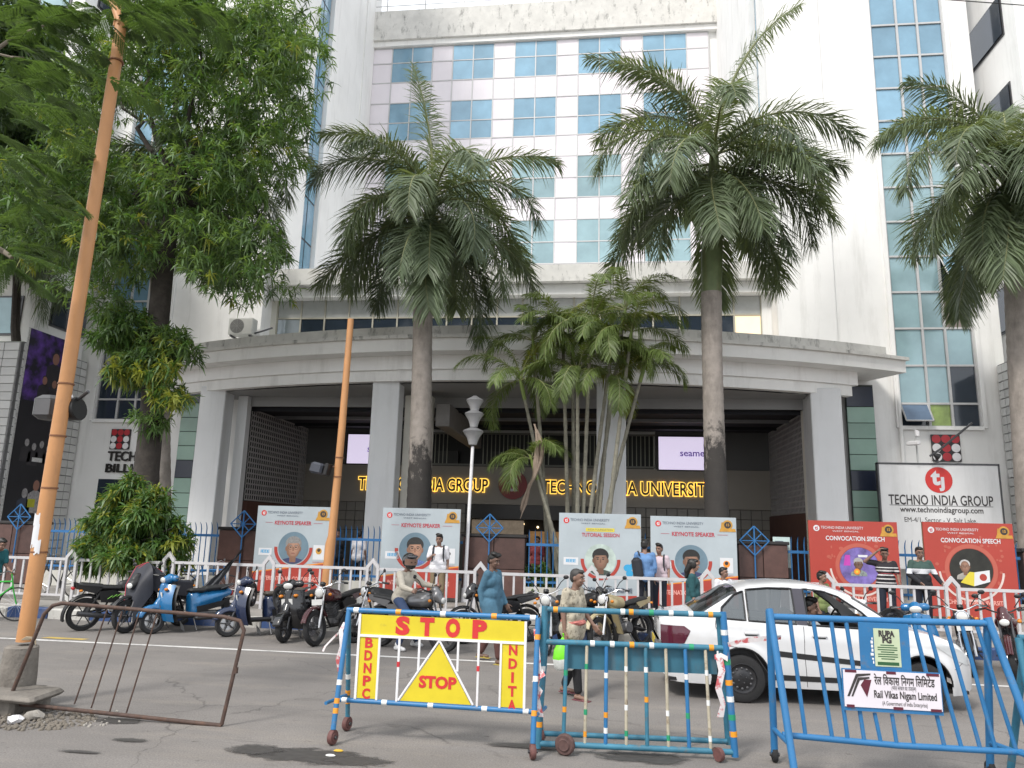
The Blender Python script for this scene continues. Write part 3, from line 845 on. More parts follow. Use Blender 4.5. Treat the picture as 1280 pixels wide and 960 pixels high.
# black letters with lit yellow edges
GLOW = M('letter_glow', (1.0, .62, .10), .5, var=0, emit=.95)
LBLK = M('letter_face', (.012, .010, .008), .4, var=0)
def letters(s_, px0, px1, py):
    A, B = at(px0, py, HYB - .3), at(px1, py, HYB - .3)
    w = B.x - A.x
    z = (A.z + B.z) / 2
    h = text('lit_letter_edge', s_, bld, ((A.x + B.x) / 2 - BX, HYB - .16 - 27, z), .76, GLOW, width=w + .07, bold=.05, extrude=.02)
    text('letter_face', s_, h, (0, 0, .045), .76, LBLK, width=w - .03, bold=.012, extrude=.015, rot=(0, 0, 0))
letters('TECHNO INDIA GROUP', 447, 610, 606)
letters('TECHNO INDIA UNIVERSITY', 677, 894, 611)
c = at(641, 606, HYB - .2)
lg = P('round_emblem', MB().lathe([(.62, 0), (.62, .1)], (c.x, HYB - .12, c.z), Matrix.Rotation(PI / 2, 3, 'X'), 32), M('emblem_red', (.20, .012, .012), .4))
text('emblem_letters', 'ti', lg, (c.x - BX, HYB - .23 - 27, c.z), .85, M('emblem_white', (.5, .46, .44), .5, var=0), bold=.02)

# --- breeze-block screens at both sides of the hall (thousands of holes: one lattice each)
JA = M('breeze_block', (.36, .345, .34), .8, var=.12, scale=3)
def jaali(x, y0, y1, z0, z1, sgn):
    b = MB(); nz, ny = 17, 30
    dz, dy = (z1 - z0) / nz, (y1 - y0) / ny
    for k in range(nz + 1):
        b.box(x - .012, y0, z0 + dz * k - .026, x + .012, y1, z0 + dz * k + .032)
    for j in range(ny + 1):
        for k in range(nz):
            b.box(x - .011, y0 + dy * j - .022, z0 + dz * k + .026, x + .011, y0 + dy * j + .022, z0 + dz * (k + 1) - .026)
    P('breeze_block_screen', b, JA, kind='stuff')
    P('hole_shade_sheet', MB().box(x + sgn * .30, y0, z0 - .1, x + sgn * .35, y1, CEIL + .03), M('painted_hole_shade', (.012, .012, .013), .9))  # near-black sheet added to paint the shade inside the screen's holes
    P('screen_base', MB().box(x - .1, y0, PLZ, x + .1, y1, z0 - .05), M('red_brown_panel', (.085, .035, .028), .6, var=.15))
jz0 = 2.95
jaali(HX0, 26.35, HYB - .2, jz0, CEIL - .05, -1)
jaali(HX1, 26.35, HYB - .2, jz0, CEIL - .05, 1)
# --- columns and piers
def column(px, Y, w, d, ztop=7.0, name='column', m=COLGREY):
    c = at(px, 560, Y)
    P(name, MB().obox((c.x, Y + d / 2, (PLZ + ztop) / 2), (w, d, ztop - PLZ), bev=.025), m)
    return c.x
for px in (478, 764):
    column(px, 23.30, .92, .62, 6.98)
for (px, dz) in ((520, 0), (800, 0)):
    if px == 520: column(px, 24.6, .95, .5, 6.6, 'pier', CREAM)
for (px, s_) in ((259, -1), (1036, 1)):
    x = column(px, 24.95, .98, .68, 6.98)
    # wing wall between the end column and the breeze-block screen
    xa, xb = (x + .475, HX0 - .1) if s_ < 0 else (HX1 + .1, x - .475)
    P('wing_wall', MB().box(xa, 26.04, PLZ, xb, 26.3, 6.75), CREAM)
    P('wing_wall', MB().box((HX0 - .28) if s_ < 0 else (HX1 - .1), 25.7, PLZ, (HX0 + .1) if s_ < 0 else (HX1 + .28), 26.03, 6.75), COLGREY)
# sloping hall beam seen through the second bay
b = MB(); a_, c_ = at(535, 512, 25.5), at(585, 560, 31.5)
b.obox((a_.x + .7, 28.3, 5.95), (.5, 7.0, .8), bev=.02)
P('ceiling_beam', b, M('hall_beam_grey', (.20, .19, .18), .7))
# --- strips of glazed tiles beside the end columns
def tilestrip(px0, px1, Y):
    A, B = at(px0, 560, Y), at(px1, 560, Y)
    st = P('tile_strip', MB().box(A.x, Y, PLZ, B.x, Y + .1, 7.4), M('tile_joint_dark', (.05, .06, .055), .8))
    zs = [7.35, 6.62, 6.05, 5.5, 4.95, 4.4, 3.72, 3.15, 2.6, 2.05, 1.5, .95, .4]
    for i in range(len(zs) - 1):
        P('glazed_tile', MB().obox(((A.x + B.x) / 2, Y - .01, (zs[i] + zs[i + 1]) / 2), (B.x - A.x - .02, .04, zs[i] - zs[i + 1] - .022), bev=.008), DTILE if i in (0, 5) else GTILE, st)
tilestrip(1061, 1096, 26.6)
tilestrip(222, 244, 26.6)
# drain pipe and dark joint beside the right strip
P('drain_pipe', MB().tube([(at(1128, 560, 26.9).x, 26.9, .3), (at(1128, 560, 26.9).x, 26.9, 8.2)], .07, 8), WHITE)

# --- outer wings whose side faces carry perforated cladding
PERF = M('cladding_backing', (.24, .24, .245), .8, var=.2, scale=6)
CLAD = M('pale_cladding_panel', (.60, .60, .59), .6, var=.08, scale=1.2, rand=.08)
def wing(x, sgn, y0, y1, ztop):
    xo = x + sgn * 9
    P('wing_wall', MB().box(min(x + sgn * .1, xo), y0, 0, max(x + sgn * .1, xo), y1, ztop), M('pale_green_wall', (.42, .45, .37), .8, var=.06, scale=.7, dirt=(.24, .23, .2), damt=.5))
    cl = P('cladding', MB().box(x + sgn * .04, y0, .3, x + sgn * .098, y1, ztop - .02), PERF)
    ny, nz = 9, 26
    dy, dz = (y1 - y0) / ny, (ztop - .4) / nz
    pm = MB().obox((0, 0, 0), (.05, dy - .03, dz - .034), bev=.008).mesh('cladding_panel', CLAD)
    for j in range(ny):
        for k in range(nz):
            inst('cladding_panel', pm, cl, (x + sgn * .02 - BX, y0 + dy * (j + .5) - 27, .35 + dz * (k + .5)))
WLX, WRX = OXL + .02, OX + .05
wing(WLX - .05, -1, 23.6, 26.95, 8.35)
wing(WRX + .05, 1, 24.0, 26.95, 8.2)
# front of the left wing: one column of stone facing
fl = P('stone_facing', MB().box(WLX - 1.35, 23.48, .3, WLX - .1, 23.59, 8.3), PERF)
pm = MB().obox((0, 0, 0), (.575, .05, .285), bev=.01).mesh('facing_stone', CLAD)
for i in range(2):
    for k in range(26):
        inst('facing_stone', pm, fl, (WLX - .42 - i * .6 - BX, 23.46 - 27, .5 + k * .305))
# upper storeys of the wings, set back
for (x, s_) in ((WLX - 1.2, -1), (WRX + 1.0, 1)):
    xo = x + s_ * 9
    P('wing_storey', MB().box(min(x, xo), 25.2, 8.36, max(x, xo), 45, 42), WHITE)
    for k in range(9):
        z0 = 9.6 + k * 3.6
        w_ = P('window', MB().box(x - s_ * .0 - .03, 25.9, z0, x + .03, 28.6, z0 + 1.7), DSTEEL)
        P('pane', MB().box(x - s_ * .06 - .01, 25.98, z0 + .08, x - s_ * .06 + .01, 28.52, z0 + 1.62), GLASSD, w_)
        w_ = P('window', MB().box(min(x + s_ * .6, x + s_ * 5), 25.15, z0 - .6, max(x + s_ * .6, x + s_ * 5), 25.199, z0 + 1.0), DSTEEL)
        for j in range(3):
            a = x + s_ * (.7 + 1.45 * j); c2 = a + s_ * 1.3
            P('pane', MB().box(min(a, c2), 25.12, z0 - .52, max(a, c2), 25.14, z0 + .92), GLASST, w_)

# --- things fixed on the facade
def t_logo(px, py, Y, w, label):
    c = at(px, py, Y)
    t = thing('facade_logo', label, 'logo', c)
    MB().box(-w / 2, -.03, -w / 2, w / 2, .03, w / 2).build('backing_plate', M('logo_black', (.02, .015, .016), .4), t)
    rd = M('logo_red', (.40, .02, .03), .4); wh = M('logo_white', (.72, .71, .72), .4)
    for i in range(3):
        for j in range(3):
            m = rd if (j == 2 or i == 1) else wh
            MB().disc((i - 1) * w / 3, (j - 1) * w / 3, w / 6 * .95, -.035, 0, 20).build('red_disc' if m is rd else 'white_disc', m, t)
t_logo(1182.5, 560, YT - .05, .93, 'square black logo of red and white discs on the wall above the white signboard')
t_logo(150.5, 549, YT - .05, .80, 'square logo of red and white discs on the wall above black TECHNO letters')
c = at(158, 571, YT - .05)
ws_ = thing('wall_lettering', 'black TECHNO BILLION lettering fixed on the white wall behind the tree trunk', 'sign', c)
text('letters', 'TECHNO', ws_, (.22, -.02, 0), .52, LBLK, width=2.0, bold=.012, extrude=.02)
text('letters', 'BILLION', ws_, (.22, -.02, -.47), .46, LBLK, width=2.05, bold=.012, extrude=.02)
c = at(143, 612, YT - .02)
dw = P('window', MB().box(c.x - .8, YT - .05, c.z - .75, c.x + 1.4, YT - .004, c.z + .5), WHITE)
P('pane', MB().box(c.x - .7, YT - .06, c.z - .65, c.x + 1.3, YT - .052, c.z + .4), GLASSD, dw)

# air conditioner on the left tower, left of the window band
c = at(302, 410, 26.4)
ac = thing('air_conditioner', 'boxy grey outdoor air conditioner unit on the white wall above the canopy', 'air conditioner', (c.x, 26.3, c.z - .3))
MB().obox((0, .2, .35), (1.0, .42, .68), bev=.03).build('casing', M('ac_casing', (.52, .52, .49), .5, var=.06), ac)
g = MB()
for k in range(5): g.ring(-.14, .35, .05 + k * .052, .062 + k * .052, -.022, 0, 24)
for k in range(4): g.obox((-.14, -.018, .35), (.56, .012, .012), Matrix.Rotation(k * PI / 4, 3, 'Y'))
g.build('fan_grille', M('grille_grey', (.28, .28, .27), .5), ac)
MB().disc(-.14, .35, .29, -.013, 0, 28).build('fan_shroud', M('fan_dark', (.16, .16, .155), .6), ac)
MB().box(-.42, 0, -.06, -.36, .6, .0).box(.36, 0, -.06, .42, .6, 0).build('bracket', DSTEEL, ac)
MB().tube([(.5, .2, .1), (.7, .25, .18), (1.05, .55, .42)], .035, 6).build('pipe', DSTEEL, ac)
# black concert banner hung on the left wing's side face
bx = WLX + .10
c0, c1 = at(36, 408, 24), at(30, 655, 24)
Y0, Y1 = None, None
def yon(px, py, X):
    d = ray(px, py); return d.y * (X / d.x)
ya, yb = yon(25, 500, bx), yon(84, 500, bx)
za = at(38, 410, ya).z; zb = 1.9
bn = thing('hanging_banner', 'tall black and purple concert banner hung on the pale side wall at the left edge', 'banner', (bx, (ya + yb) / 2, 0))
hw = (yb - ya) / 2
def onb(mb): # a print authored in x (left-right as seen), z -> onto the side face looking +X
    mb.v = [(-.0 - v[1], v[0], v[2]) for v in mb.v]; return mb
onb(MB().box(-hw, -.01, zb, hw, .012, za)).build('cloth', M('banner_black', (.012, .011, .016), .55, var=.2, scale=2), bn)
def purple():
    m = bpy.data.materials.new('banner_purple'); m.use_nodes = True
    N, L = m.node_tree.nodes, m.node_tree.links; b_ = N['Principled BSDF']
    t = N.new('ShaderNodeTexCoord'); n_ = N.new('ShaderNodeTexNoise'); n_.inputs['Scale'].default_value = 2.2; n_.inputs['Detail'].default_value = 6
    r_ = N.new('ShaderNodeValToRGB')
    r_.color_ramp.elements[0].position = .40; r_.color_ramp.elements[0].color = (.010, .008, .02, 1)
    r_.color_ramp.elements[1].position = .68; r_.color_ramp.elements[1].color = (.13, .05, .35, 1)
    L.new(t.outputs['Object'], n_.inputs[0]); L.new(n_.outputs[0], r_.inputs[0]); L.new(r_.outputs[0], b_.inputs['Base Color'])
    return m
onb(MB().flat([(-hw, za - 2.6), (hw, za - 2.6), (hw, za), (-hw, za)], -.014)).build('purple_print', purple(), bn)
SKB = M('print_skin', (.30, .15, .11), .6, var=.1); DKB = M('print_dark', (.03, .027, .033), .6, var=.2); GRB = M('print_grey', (.33, .32, .33), .6, var=.4, scale=9)
def figure_print(x, z, s, skin, cloth, nm='printed_figure'):
    b_ = MB()
    b_.flat([(x - .42 * s, z - 1.1 * s), (x + .42 * s, z - 1.1 * s), (x + .38 * s, z - .35 * s), (x + .12 * s, z - .2 * s), (x - .12 * s, z - .2 * s), (x - .38 * s, z - .35 * s)], -.018, 1)
    b_.disc(x, z, .17 * s, -.020, 0, 16, .22 * s)
    b_.disc(x, z + .12 * s, .18 * s, -.019, 2, 16, .16 * s)
    onb(b_).build(nm, [skin, cloth, DKB], bn)
figure_print(.25, za - .85, 1.0, SKB, DKB)
figure_print(-.15, za - 1.75, .7, SKB, DKB); figure_print(.35, za - 1.8, .7, SKB, DKB)
for i in range(4): figure_print(-.55 + .36 * i, za - 4.1 - .12 * (i % 2), .62, GRB, DKB)
figure_print(.2, za - 5.6, .9, SKB, GRB); figure_print(-.3, za - 5.9, .8, GRB, M('print_navy', (.04, .05, .08), .6))
onb(MB().box(-.35, -.02, za - 2.75, .4, -.016, za - 2.45).box(-.2, -.02, za - 4.75, .3, -.016, za - 4.6)).build('printed_title', M('print_white', (.6, .6, .6), .6, var=.2, scale=20), bn)
onb(MB().box(-.1, -.02, zb + .55, .25, -.016, zb + .85)).build('printed_square', M('print_yellow', (.45, .45, .03), .6), bn)
for (yy, nm) in ((-hw - .1, 'edge_lining'), (hw + .02, 'edge_lining')):
    onb(MB().box(yy, -.008, zb, yy + .09, .008, za)).build(nm, M('banner_hem', (.5, .5, .5), .7, var=.3, scale=14), bn)
# ================================================================ PLANTS
nr = np.random.default_rng(3)
def np_mesh(name, V, F, mats, midx=None, smooth=False):
    me = bpy.data.meshes.new(name)
    V = np.asarray(V, dtype=np.float32).reshape(-1, 3); F = np.asarray(F, dtype=np.int32)
    k = F.shape[1]
    me.vertices.add(len(V)); me.vertices.foreach_set('co', V.ravel())
    me.loops.add(F.size); me.loops.foreach_set('vertex_index', F.ravel())
    me.polygons.add(len(F)); me.polygons.foreach_set('loop_start', np.arange(0, F.size, k, dtype=np.int32))
    for m in mats: me.materials.append(m)
    if midx is not None: me.polygons.foreach_set('material_index', np.asarray(midx, dtype=np.int32))
    if smooth: me.polygons.foreach_set('use_smooth', np.ones(len(F), dtype=bool))
    me.update(calc_edges=True)
    return me
def nrm(a): return a / np.maximum(np.linalg.norm(a, axis=-1, keepdims=True), 1e-9)

def leaf_strips(base, dirs, length, width, side, droop):
    """many thin leaves, each two quads bent downward. base,dirs,side (n,3); length,width,droop (n,)"""
    n = len(base)
    dn = np.array([0, 0, -1.0])
    L, W, D = length[:, None], width[:, None], droop[:, None]
    p0 = base
    p1 = base + dirs * L * .5 + dn * D * L * .16
    p2 = base + dirs * L * (1 - .18 * D) + dn * D * L * .6
    V = np.stack([p0 - side * W * .25, p0 + side * W * .25, p1 - side * W * .5, p1 + side * W * .5, p2 - side * W * .06, p2 + side * W * .06], 1)
    b = (np.arange(n) * 6)[:, None]
    F = np.concatenate([b + np.array([[0, 1, 3, 2]]), b + np.array([[2, 3, 5, 4]])], 1).reshape(-1, 4)
    return V.reshape(-1, 3), F

def frond_mesh(name, az, el, length, droop, leaf, mats, n=58, leafw=.042, plumose=.6, petiole=.1, seed=0, ragged=.15):
    leaf = leaf * 1.18
    """feather palm leaf: arching rachis with two ranks of leaflets; starts at origin"""
    q = np.random.default_rng(seed)
    m = 22
    t = np.linspace(0, 1, m)
    # angle of the rachis falls along its length
    ang = el - droop * t ** 1.35
    ds = length / (m - 1)
    h = np.concatenate([[0], np.cumsum(np.cos(ang[:-1]) * ds)]); z = np.concatenate([[0], np.cumsum(np.sin(ang[:-1]) * ds)])
    sway = q.uniform(-.12, .12) * length * t ** 2
    ca, sa = math.cos(az), math.sin(az)
    P_ = np.stack([h * ca - sway * sa, h * sa + sway * ca, z], 1)
    mb = MB()
    rr = [max(.006, .045 * (1 - x) ** .8 * (length / 4)) for x in t]
    mb.tube(P_, rr, 5, 0)
    V0 = np.array(mb.v); F0 = [f if len(f) == 4 else None for f in mb.f]
    F0 = np.array([f for f in F0 if f is not None])
    # leaflets
    u = np.linspace(petiole, .995, n)
    bx_ = np.stack([np.interp(u, t, P_[:, k]) for k in range(3)], 1)
    tg = nrm(np.gradient(P_, axis=0)); tg = nrm(np.stack([np.interp(u, t, tg[:, k]) for k in range(3)], 1))
    lat = np.array([-sa, ca, 0.0])
    nor = nrm(np.cross(tg, np.broadcast_to(lat, tg.shape)))
    nor = np.where(nor[:, 2:3] < 0, -nor, nor)
    Vs, Fs, off = [V0], [F0], len(V0)
    ll = leaf * (np.sin(np.clip((u - petiole) / (1 - petiole), 0, 1) * PI * .80 + .38) ** .7)
    for sgn in (-1, 1):
        for rank in range(2):
            k = np.arange(n)[rank::2]
            lift = plumose * (q.uniform(.1, 1.0, len(k)) if rank else q.uniform(-.9, .2, len(k)))
            fw = np.interp(u[k], [0, 1], [.35, 1.3]) + q.uniform(-.12, .12, len(k))
            d = nrm(lat * sgn + tg[k] * fw[:, None] + nor[k] * lift[:, None])
            sd = nrm(np.cross(d, nor[k] + lat * q.uniform(-.7, .7, (len(k), 1))))
            L_ = ll[k] * q.uniform(1 - ragged, 1 + ragged * .5, len(k))
            V, F = leaf_strips(bx_[k], d, L_, np.full(len(k), leafw) * q.uniform(.8, 1.2, len(k)), sd, q.uniform(.35, .95, len(k)))
            Vs.append(V); Fs.append(F + off); off += len(V)
    nf0 = len(F0)
    F = np.concatenate(Fs)
    mi = np.ones(len(F), dtype=np.int32); mi[:nf0] = 0
    return np_mesh(name, np.concatenate(Vs), F, mats, mi)

def royal_palm(label, px_base, py_base, px_top, py_top, px_c, py_c, Y, r0, r1, fronds, seed, group, black=0.0):
    b0, b1, c = at(px_base, py_base, Y), at(px_top, py_top, Y), at(px_c, py_c, Y)
    foot = Vector((b0.x + (b0.x - b1.x) * .25, Y, .26))
    t = thing('royal_palm', label, 'palm tree', foot, 0, group)
    q = random.Random(seed)
    zs = np.linspace(0, b1.z - foot.z, 64)
    H = zs[-1]
    pts, rs = [], []
    for i, z in enumerate(zs):
        s = z / H
        w = s * s * (3 - 2 * s)
        pts.append((foot.x + (b1.x - foot.x) * s - foot.x + .04 * math.sin(3 * s + seed), .04 * math.sin(2.2 * s), z))
        r = r0 + (r1 - r0) * s + .02 * math.sin(s * 5 + seed)
        if i < 3: r *= 1.25 - .08 * i
        rs.append(r * (1 + (.018 if i % 2 else -.012)))
    tk = MB().tube(pts, rs, 18)
    tk.build('trunk', palm_bark('blackened_palm_bark', black) if black else BARKP, t)
    top = Vector(pts[-1]); cc = Vector((c.x - foot.x, 0, c.z - foot.z))
    MB().tube([top, top + (cc - top) * .25, top + (cc - top) * .6, cc], [r1 * 1.0, r1 * 1.12, r1 * .8, r1 * .35], 14).build('crown_shaft', SHAFT, t)
    extra = [(q.uniform(0, 360), q.uniform(-42, 30), q.uniform(3.5, 4.2), q.uniform(58, 112), .95) for _ in range(8)]
    extra = [(a, e, l, d if e > -5 else 60, f) for a, e, l, d, f in extra]
    for i, (az, el, ln, dr, lf) in enumerate(list(fronds) + extra):
        me = frond_mesh('frond', R(az), R(el), ln, R(dr), lf, [RACHIS, LEAFP if (i * 7 + seed) % 3 else LEAFP2], n=150, leafw=.041, plumose=.85, seed=seed * 50 + i)
        k = .75 - .5 * min(1, i / max(1, len(fronds) - 1))
        inst('frond', me, t, top.lerp(cc, min(1, .55 + k * .6)), (0, 0, 0), (1.05, 1.05, 1.0))
    return t
# frond: azimuth (0 right, 90 away, 270 to the camera), start angle, length, bend, leaflet length
F1 = [(150, 86, 4.6, 16, .85), (185, 62, 4.1, 88, .85), (205, 40, 4.2, 118, .9), (160, 30, 4.3, 120, .9), (10, 48, 4.2, 75, .9), (350, 28, 4.1, 120, .9), (30, 20, 4.1, 130, .9), (300, 38, 3.8, 110, .9),
      (240, 50, 3.7, 105, .9), (270, 18, 3.7, 118, .9), (225, 6, 3.8, 112, .9), (315, 0, 3.8, 108, .9), (90, 30, 3.8, 110, .9), (60, 55, 3.9, 90, .9), (120, 50, 3.9, 95, .9), (195, -12, 3.7, 92, .9), (345, -15, 3.8, 88, .9), (262, -30, 3.3, 62, .85), (285, -28, 3.3, 60, .85), (20, -30, 3.3, 60, .8), (165, -35, 3.2, 55, .8)]
royal_palm('royal palm left of the entrance with one upright frond and mottled black trunk base', 522, 640, 530, 372, 541, 238, 20.8, .36, .30, F1, 1, 'royal palms before the building', 3.9)
F2 = [(8, 76, 6.0, 40, .85), (172, 66, 4.9, 66, .9), (170, 50, 4.0, 95, .9), (200, 66, 3.9, 70, .9), (355, 42, 4.5, 105, .95), (15, 28, 4.4, 122, .95), (190, 30, 4.4, 122, .95), (215, 15, 4.1, 125, .9), (335, 8, 4.1, 118, .9),
      (270, 45, 3.9, 120, .9), (300, 20, 4.0, 118, .9), (245, 10, 4.0, 112, .9), (180, -8, 4.0, 95, .9), (0, -12, 4.1, 92, .9), (90, 40, 4, 105, .9), (60, 20, 4, 115, .9), (130, 25, 4, 115, .9), (285, -25, 3.6, 65, .85), (255, -28, 3.6, 62, .85), (325, -32, 3.5, 58, .85), (205, -32, 3.5, 58, .85), (30, -32, 3.5, 58, .85)]
royal_palm('tallest royal palm right of the entrance with pale smooth trunk and drooping crown', 895, 645, 891, 366, 893, 172, 20.8, .345, .28, F2, 2, 'royal palms before the building', 4.3)
F3 = [(150, 60, 3.8, 85, .9), (185, 45, 4.2, 110, .9), (200, 20, 4.2, 115, .9), (170, 70, 3.6, 60, .9), (60, 70, 3.8, 60, .9), (10, 45, 4.0, 100, .9), (350, 20, 4.0, 115, .9), (225, 30, 3.9, 120, .9),
      (270, 40, 3.8, 118, .9), (250, 5, 3.9, 112, .9), (300, 10, 3.9, 112, .9), (190, -10, 3.9, 95, .9), (340, -15, 3.8, 88, .9), (90, 35, 3.9, 110, .9), (130, 20, 3.9, 115, .9), (262, -28, 3.5, 62, .85), (215, -30, 3.5, 60, .85), (310, -30, 3.5, 58, .85)]
royal_palm('royal palm at the right edge in front of the tower window strip', 1292, 650, 1276, 335, 1260, 185, 20.8, .40, .36, F3, 3, 'royal palms before the building')
F4 = [(20, 40, 4.2, 110, .9), (350, 15, 4.2, 118, .9), (0, -10, 4.0, 95, .9), (320, 0, 4, 100, .9), (30, 0, 4, 100, .9), (200, 30, 4, 115, .9), (160, 40, 4, 105, .9), (230, 0, 4, 110, .9), (90, 60, 4, 80, .9), (190, -10, 4, 95, .9)]
royal_palm('royal palm half hidden behind the big leafy tree with brown trunk', 203, 640, 197, 300, 255, 190, 21.5, .30, .26, F4, 4, 'royal palms before the building')
F5 = [(200, 20, 3.8, 110, .9), (340, 20, 3.8, 110, .9), (0, -10, 3.6, 90, .85), (300, 0, 3.8, 100, .9), (250, 0, 3.8, 100, .9), (180, 45, 3.8, 100, .9), (20, 50, 3.8, 95, .9), (90, 70, 3.6, 60, .9)]
royal_palm('royal palm at the far left edge with drooping dark fronds above the wing', -46, 640, -40, 330, -28, 262, 22.4, .28, .24, F5, 6, 'royal palms before the building')

# ---- clustered areca palms in the middle
def areca(label, base, stems, seed):
    b0 = at(*base, 20.9)
    t = thing('areca_palm', label, 'palm tree', (b0.x, 20.9, .26), 0, 'clumped areca palms by the lamp')
    q = random.Random(seed)
    for si, (pb, pt, yoff, nf, ln) in enumerate(stems):
        A = at(pb, 690, 20.9 + yoff); B = at(pt[0], pt[1], 20.9 + yoff)
        o = Vector((b0.x, 20.9, .26))
        pts, rs = [], []
        n = 30
        H = B.z - .26
        for i in range(n + 1):
            s = i / n
            pts.append((A.x + (B.x - A.x) * (s ** 1.2) - o.x, yoff, H * s)); rs.append((.072 - .028 * s) * (1.12 if i % 2 else .95))
        MB().tube(pts, rs, 8).build('stem', ARECAB, t)
        tp = Vector(pts[-1]); dr = (Vector(pts[-1]) - Vector(pts[-4])).normalized()
        MB().tube([tp, tp + dr * .35, tp + dr * .75], [.055, .06, .03], 8).build('crown_shaft', M('areca_shaft', (.16, .22, .05), .5, var=.2), t)
        for k in range(nf):
            az = 360 * k / nf + q.uniform(-25, 25) + si * 40
            el = 72 - 66 * (k % 4) / 3 + q.uniform(-8, 8)
            me = frond_mesh('frond', R(az), R(el), ln * q.uniform(.9, 1.15), R(q.uniform(90, 140)), .46, [RACHIS, LEAFY if (k + si) % 9 == 0 else LEAFA], n=78, leafw=.027, plumose=.45, petiole=.16, seed=seed * 300 + si * 20 + k)
            inst('frond', me, t, tp + dr * .6)
    return t
areca('areca palm clump with leaning pale stem and hanging dry frond right of the lamp', (690, 690),
      [(702, (656, 500), 0, 8, 2.0), (688, (668, 450), .4, 7, 1.8), (712, (672, 600), -.3, 6, 1.3)], 1)
areca('middle areca palm clump with straight ringed stems in front of the entrance', (722, 690),
      [(712, (704, 440), .2, 7, 1.9), (718, (716, 460), .5, 6, 1.8), (726, (738, 425), 0, 8, 2.1), (722, (722, 490), -.2, 7, 1.9)], 2)
areca('right areca palm clump with crossing stems before the third column', (748, 690),
      [(728, (762, 455), 0, 8, 1.9), (735, (778, 412), .4, 7, 2.0), (752, (786, 440), -.3, 7, 1.8), (742, (762, 500), .2, 7, 2.0), (738, (800, 478), .1, 6, 1.6)], 3)
# dry hanging sheath
A, B = at(664, 530, 20.4), at(664, 590, 20.4)
mb = MB(); pts = [at(668 + 6 * math.sin(s * 5) - 30 * max(0, s - .62), 530 + 105 * s, 20.4) for s in np.linspace(0, 1, 12)]
for k in range(6):
    mb.tube([p + Vector((.035 * (k - 2.5) * math.sin(PI * min(1, i / 8)) + .02 * math.sin(i + k), .03 * math.cos(k * 2), (-.06 * k if i > 8 else 0))) for i, p in enumerate(pts)], [.012, .03, .045, .05, .045, .05, .04, .04, .04, .03, .02, .004], 5)
mb.build('dry_frond', DRYLEAF)
tag(bpy.data.objects['dry_frond'], 'dead brown palm frond hanging against the leaning areca stem', 'dead frond')

# ---- leafy trees: branches plus thousands of narrow drooping leaves in tufts
def crown_np(blobs, per_tuft, leaf_len, leaf_w, seed, mats, probs, droop=(.3, 1.0), spread=.75, shell=.55):
    """blobs: (centre, radii(3), tufts)"""
    q = np.random.default_rng(seed)
    Vs, Fs, Ms, off = [], [], [], 0
    for (c, rad, nt) in blobs:
        c = np.array(c); rad = np.array(rad)
        u = nrm(q.normal(size=(nt, 3)))
        rr = shell + (1 - shell) * q.random(nt) ** .7
        rr *= 1 + .22 * np.sin(u[:, 0] * 5 + seed) * np.cos(u[:, 2] * 6)
        tc_ = c + u * rad * rr[:, None]
        axis = nrm(u * .7 + q.normal(size=(nt, 3)) * .45 + np.array([0, 0, .25]))
        n = nt * per_tuft
        base = np.repeat(tc_, per_tuft, 0)
        ax = np.repeat(axis, per_tuft, 0)
        d = nrm(ax * .6 + q.normal(size=(n, 3)) * spread)
        base = base + ax * q.uniform(-.25, .25, (n, 1)) * leaf_len * 1.6
        sd = nrm(np.cross(d, q.normal(size=(n, 3)) * .5 + np.array([0, 0, 1.0])))
        V, F = leaf_strips(base, d, leaf_len * q.uniform(.7, 1.25, n), leaf_w * q.uniform(.7, 1.2, n), sd, q.uniform(droop[0], droop[1], n))
        tm = np.repeat(q.choice(len(mats), size=nt, p=probs), per_tuft)
        Vs.append(V); Fs.append(F + off); Ms.append(np.repeat(tm, 2)); off += len(V)
    return np_mesh('crown', np.concatenate(Vs), np.concatenate(Fs), mats, np.concatenate(Ms))
def blob_px(px, py, r, Y, dens=1.0, ry=1.0, yd=None, squash=.8):
    c = at(px, py, Y); m = r / FPX * (Y * 1.05)
    return ((c.x, c.y, c.z), (m, (yd or m) * ry, m * squash), int(300 * dens * m * m))
def limb(b, p0, p1, r0, r1, wob=.15, n=7, seed=0):
    q = random.Random(seed); pts, rs = [], []
    for i in range(n + 1):
        s = i / n
        p = Vector(p0).lerp(Vector(p1), s)
        if 0 < i < n: p += Vector((q.uniform(-wob, wob), q.uniform(-wob, wob), q.uniform(-wob, wob) * .5))
        pts.append(p); rs.append(r0 + (r1 - r0) * s)
    b.tube(pts, rs, 8)

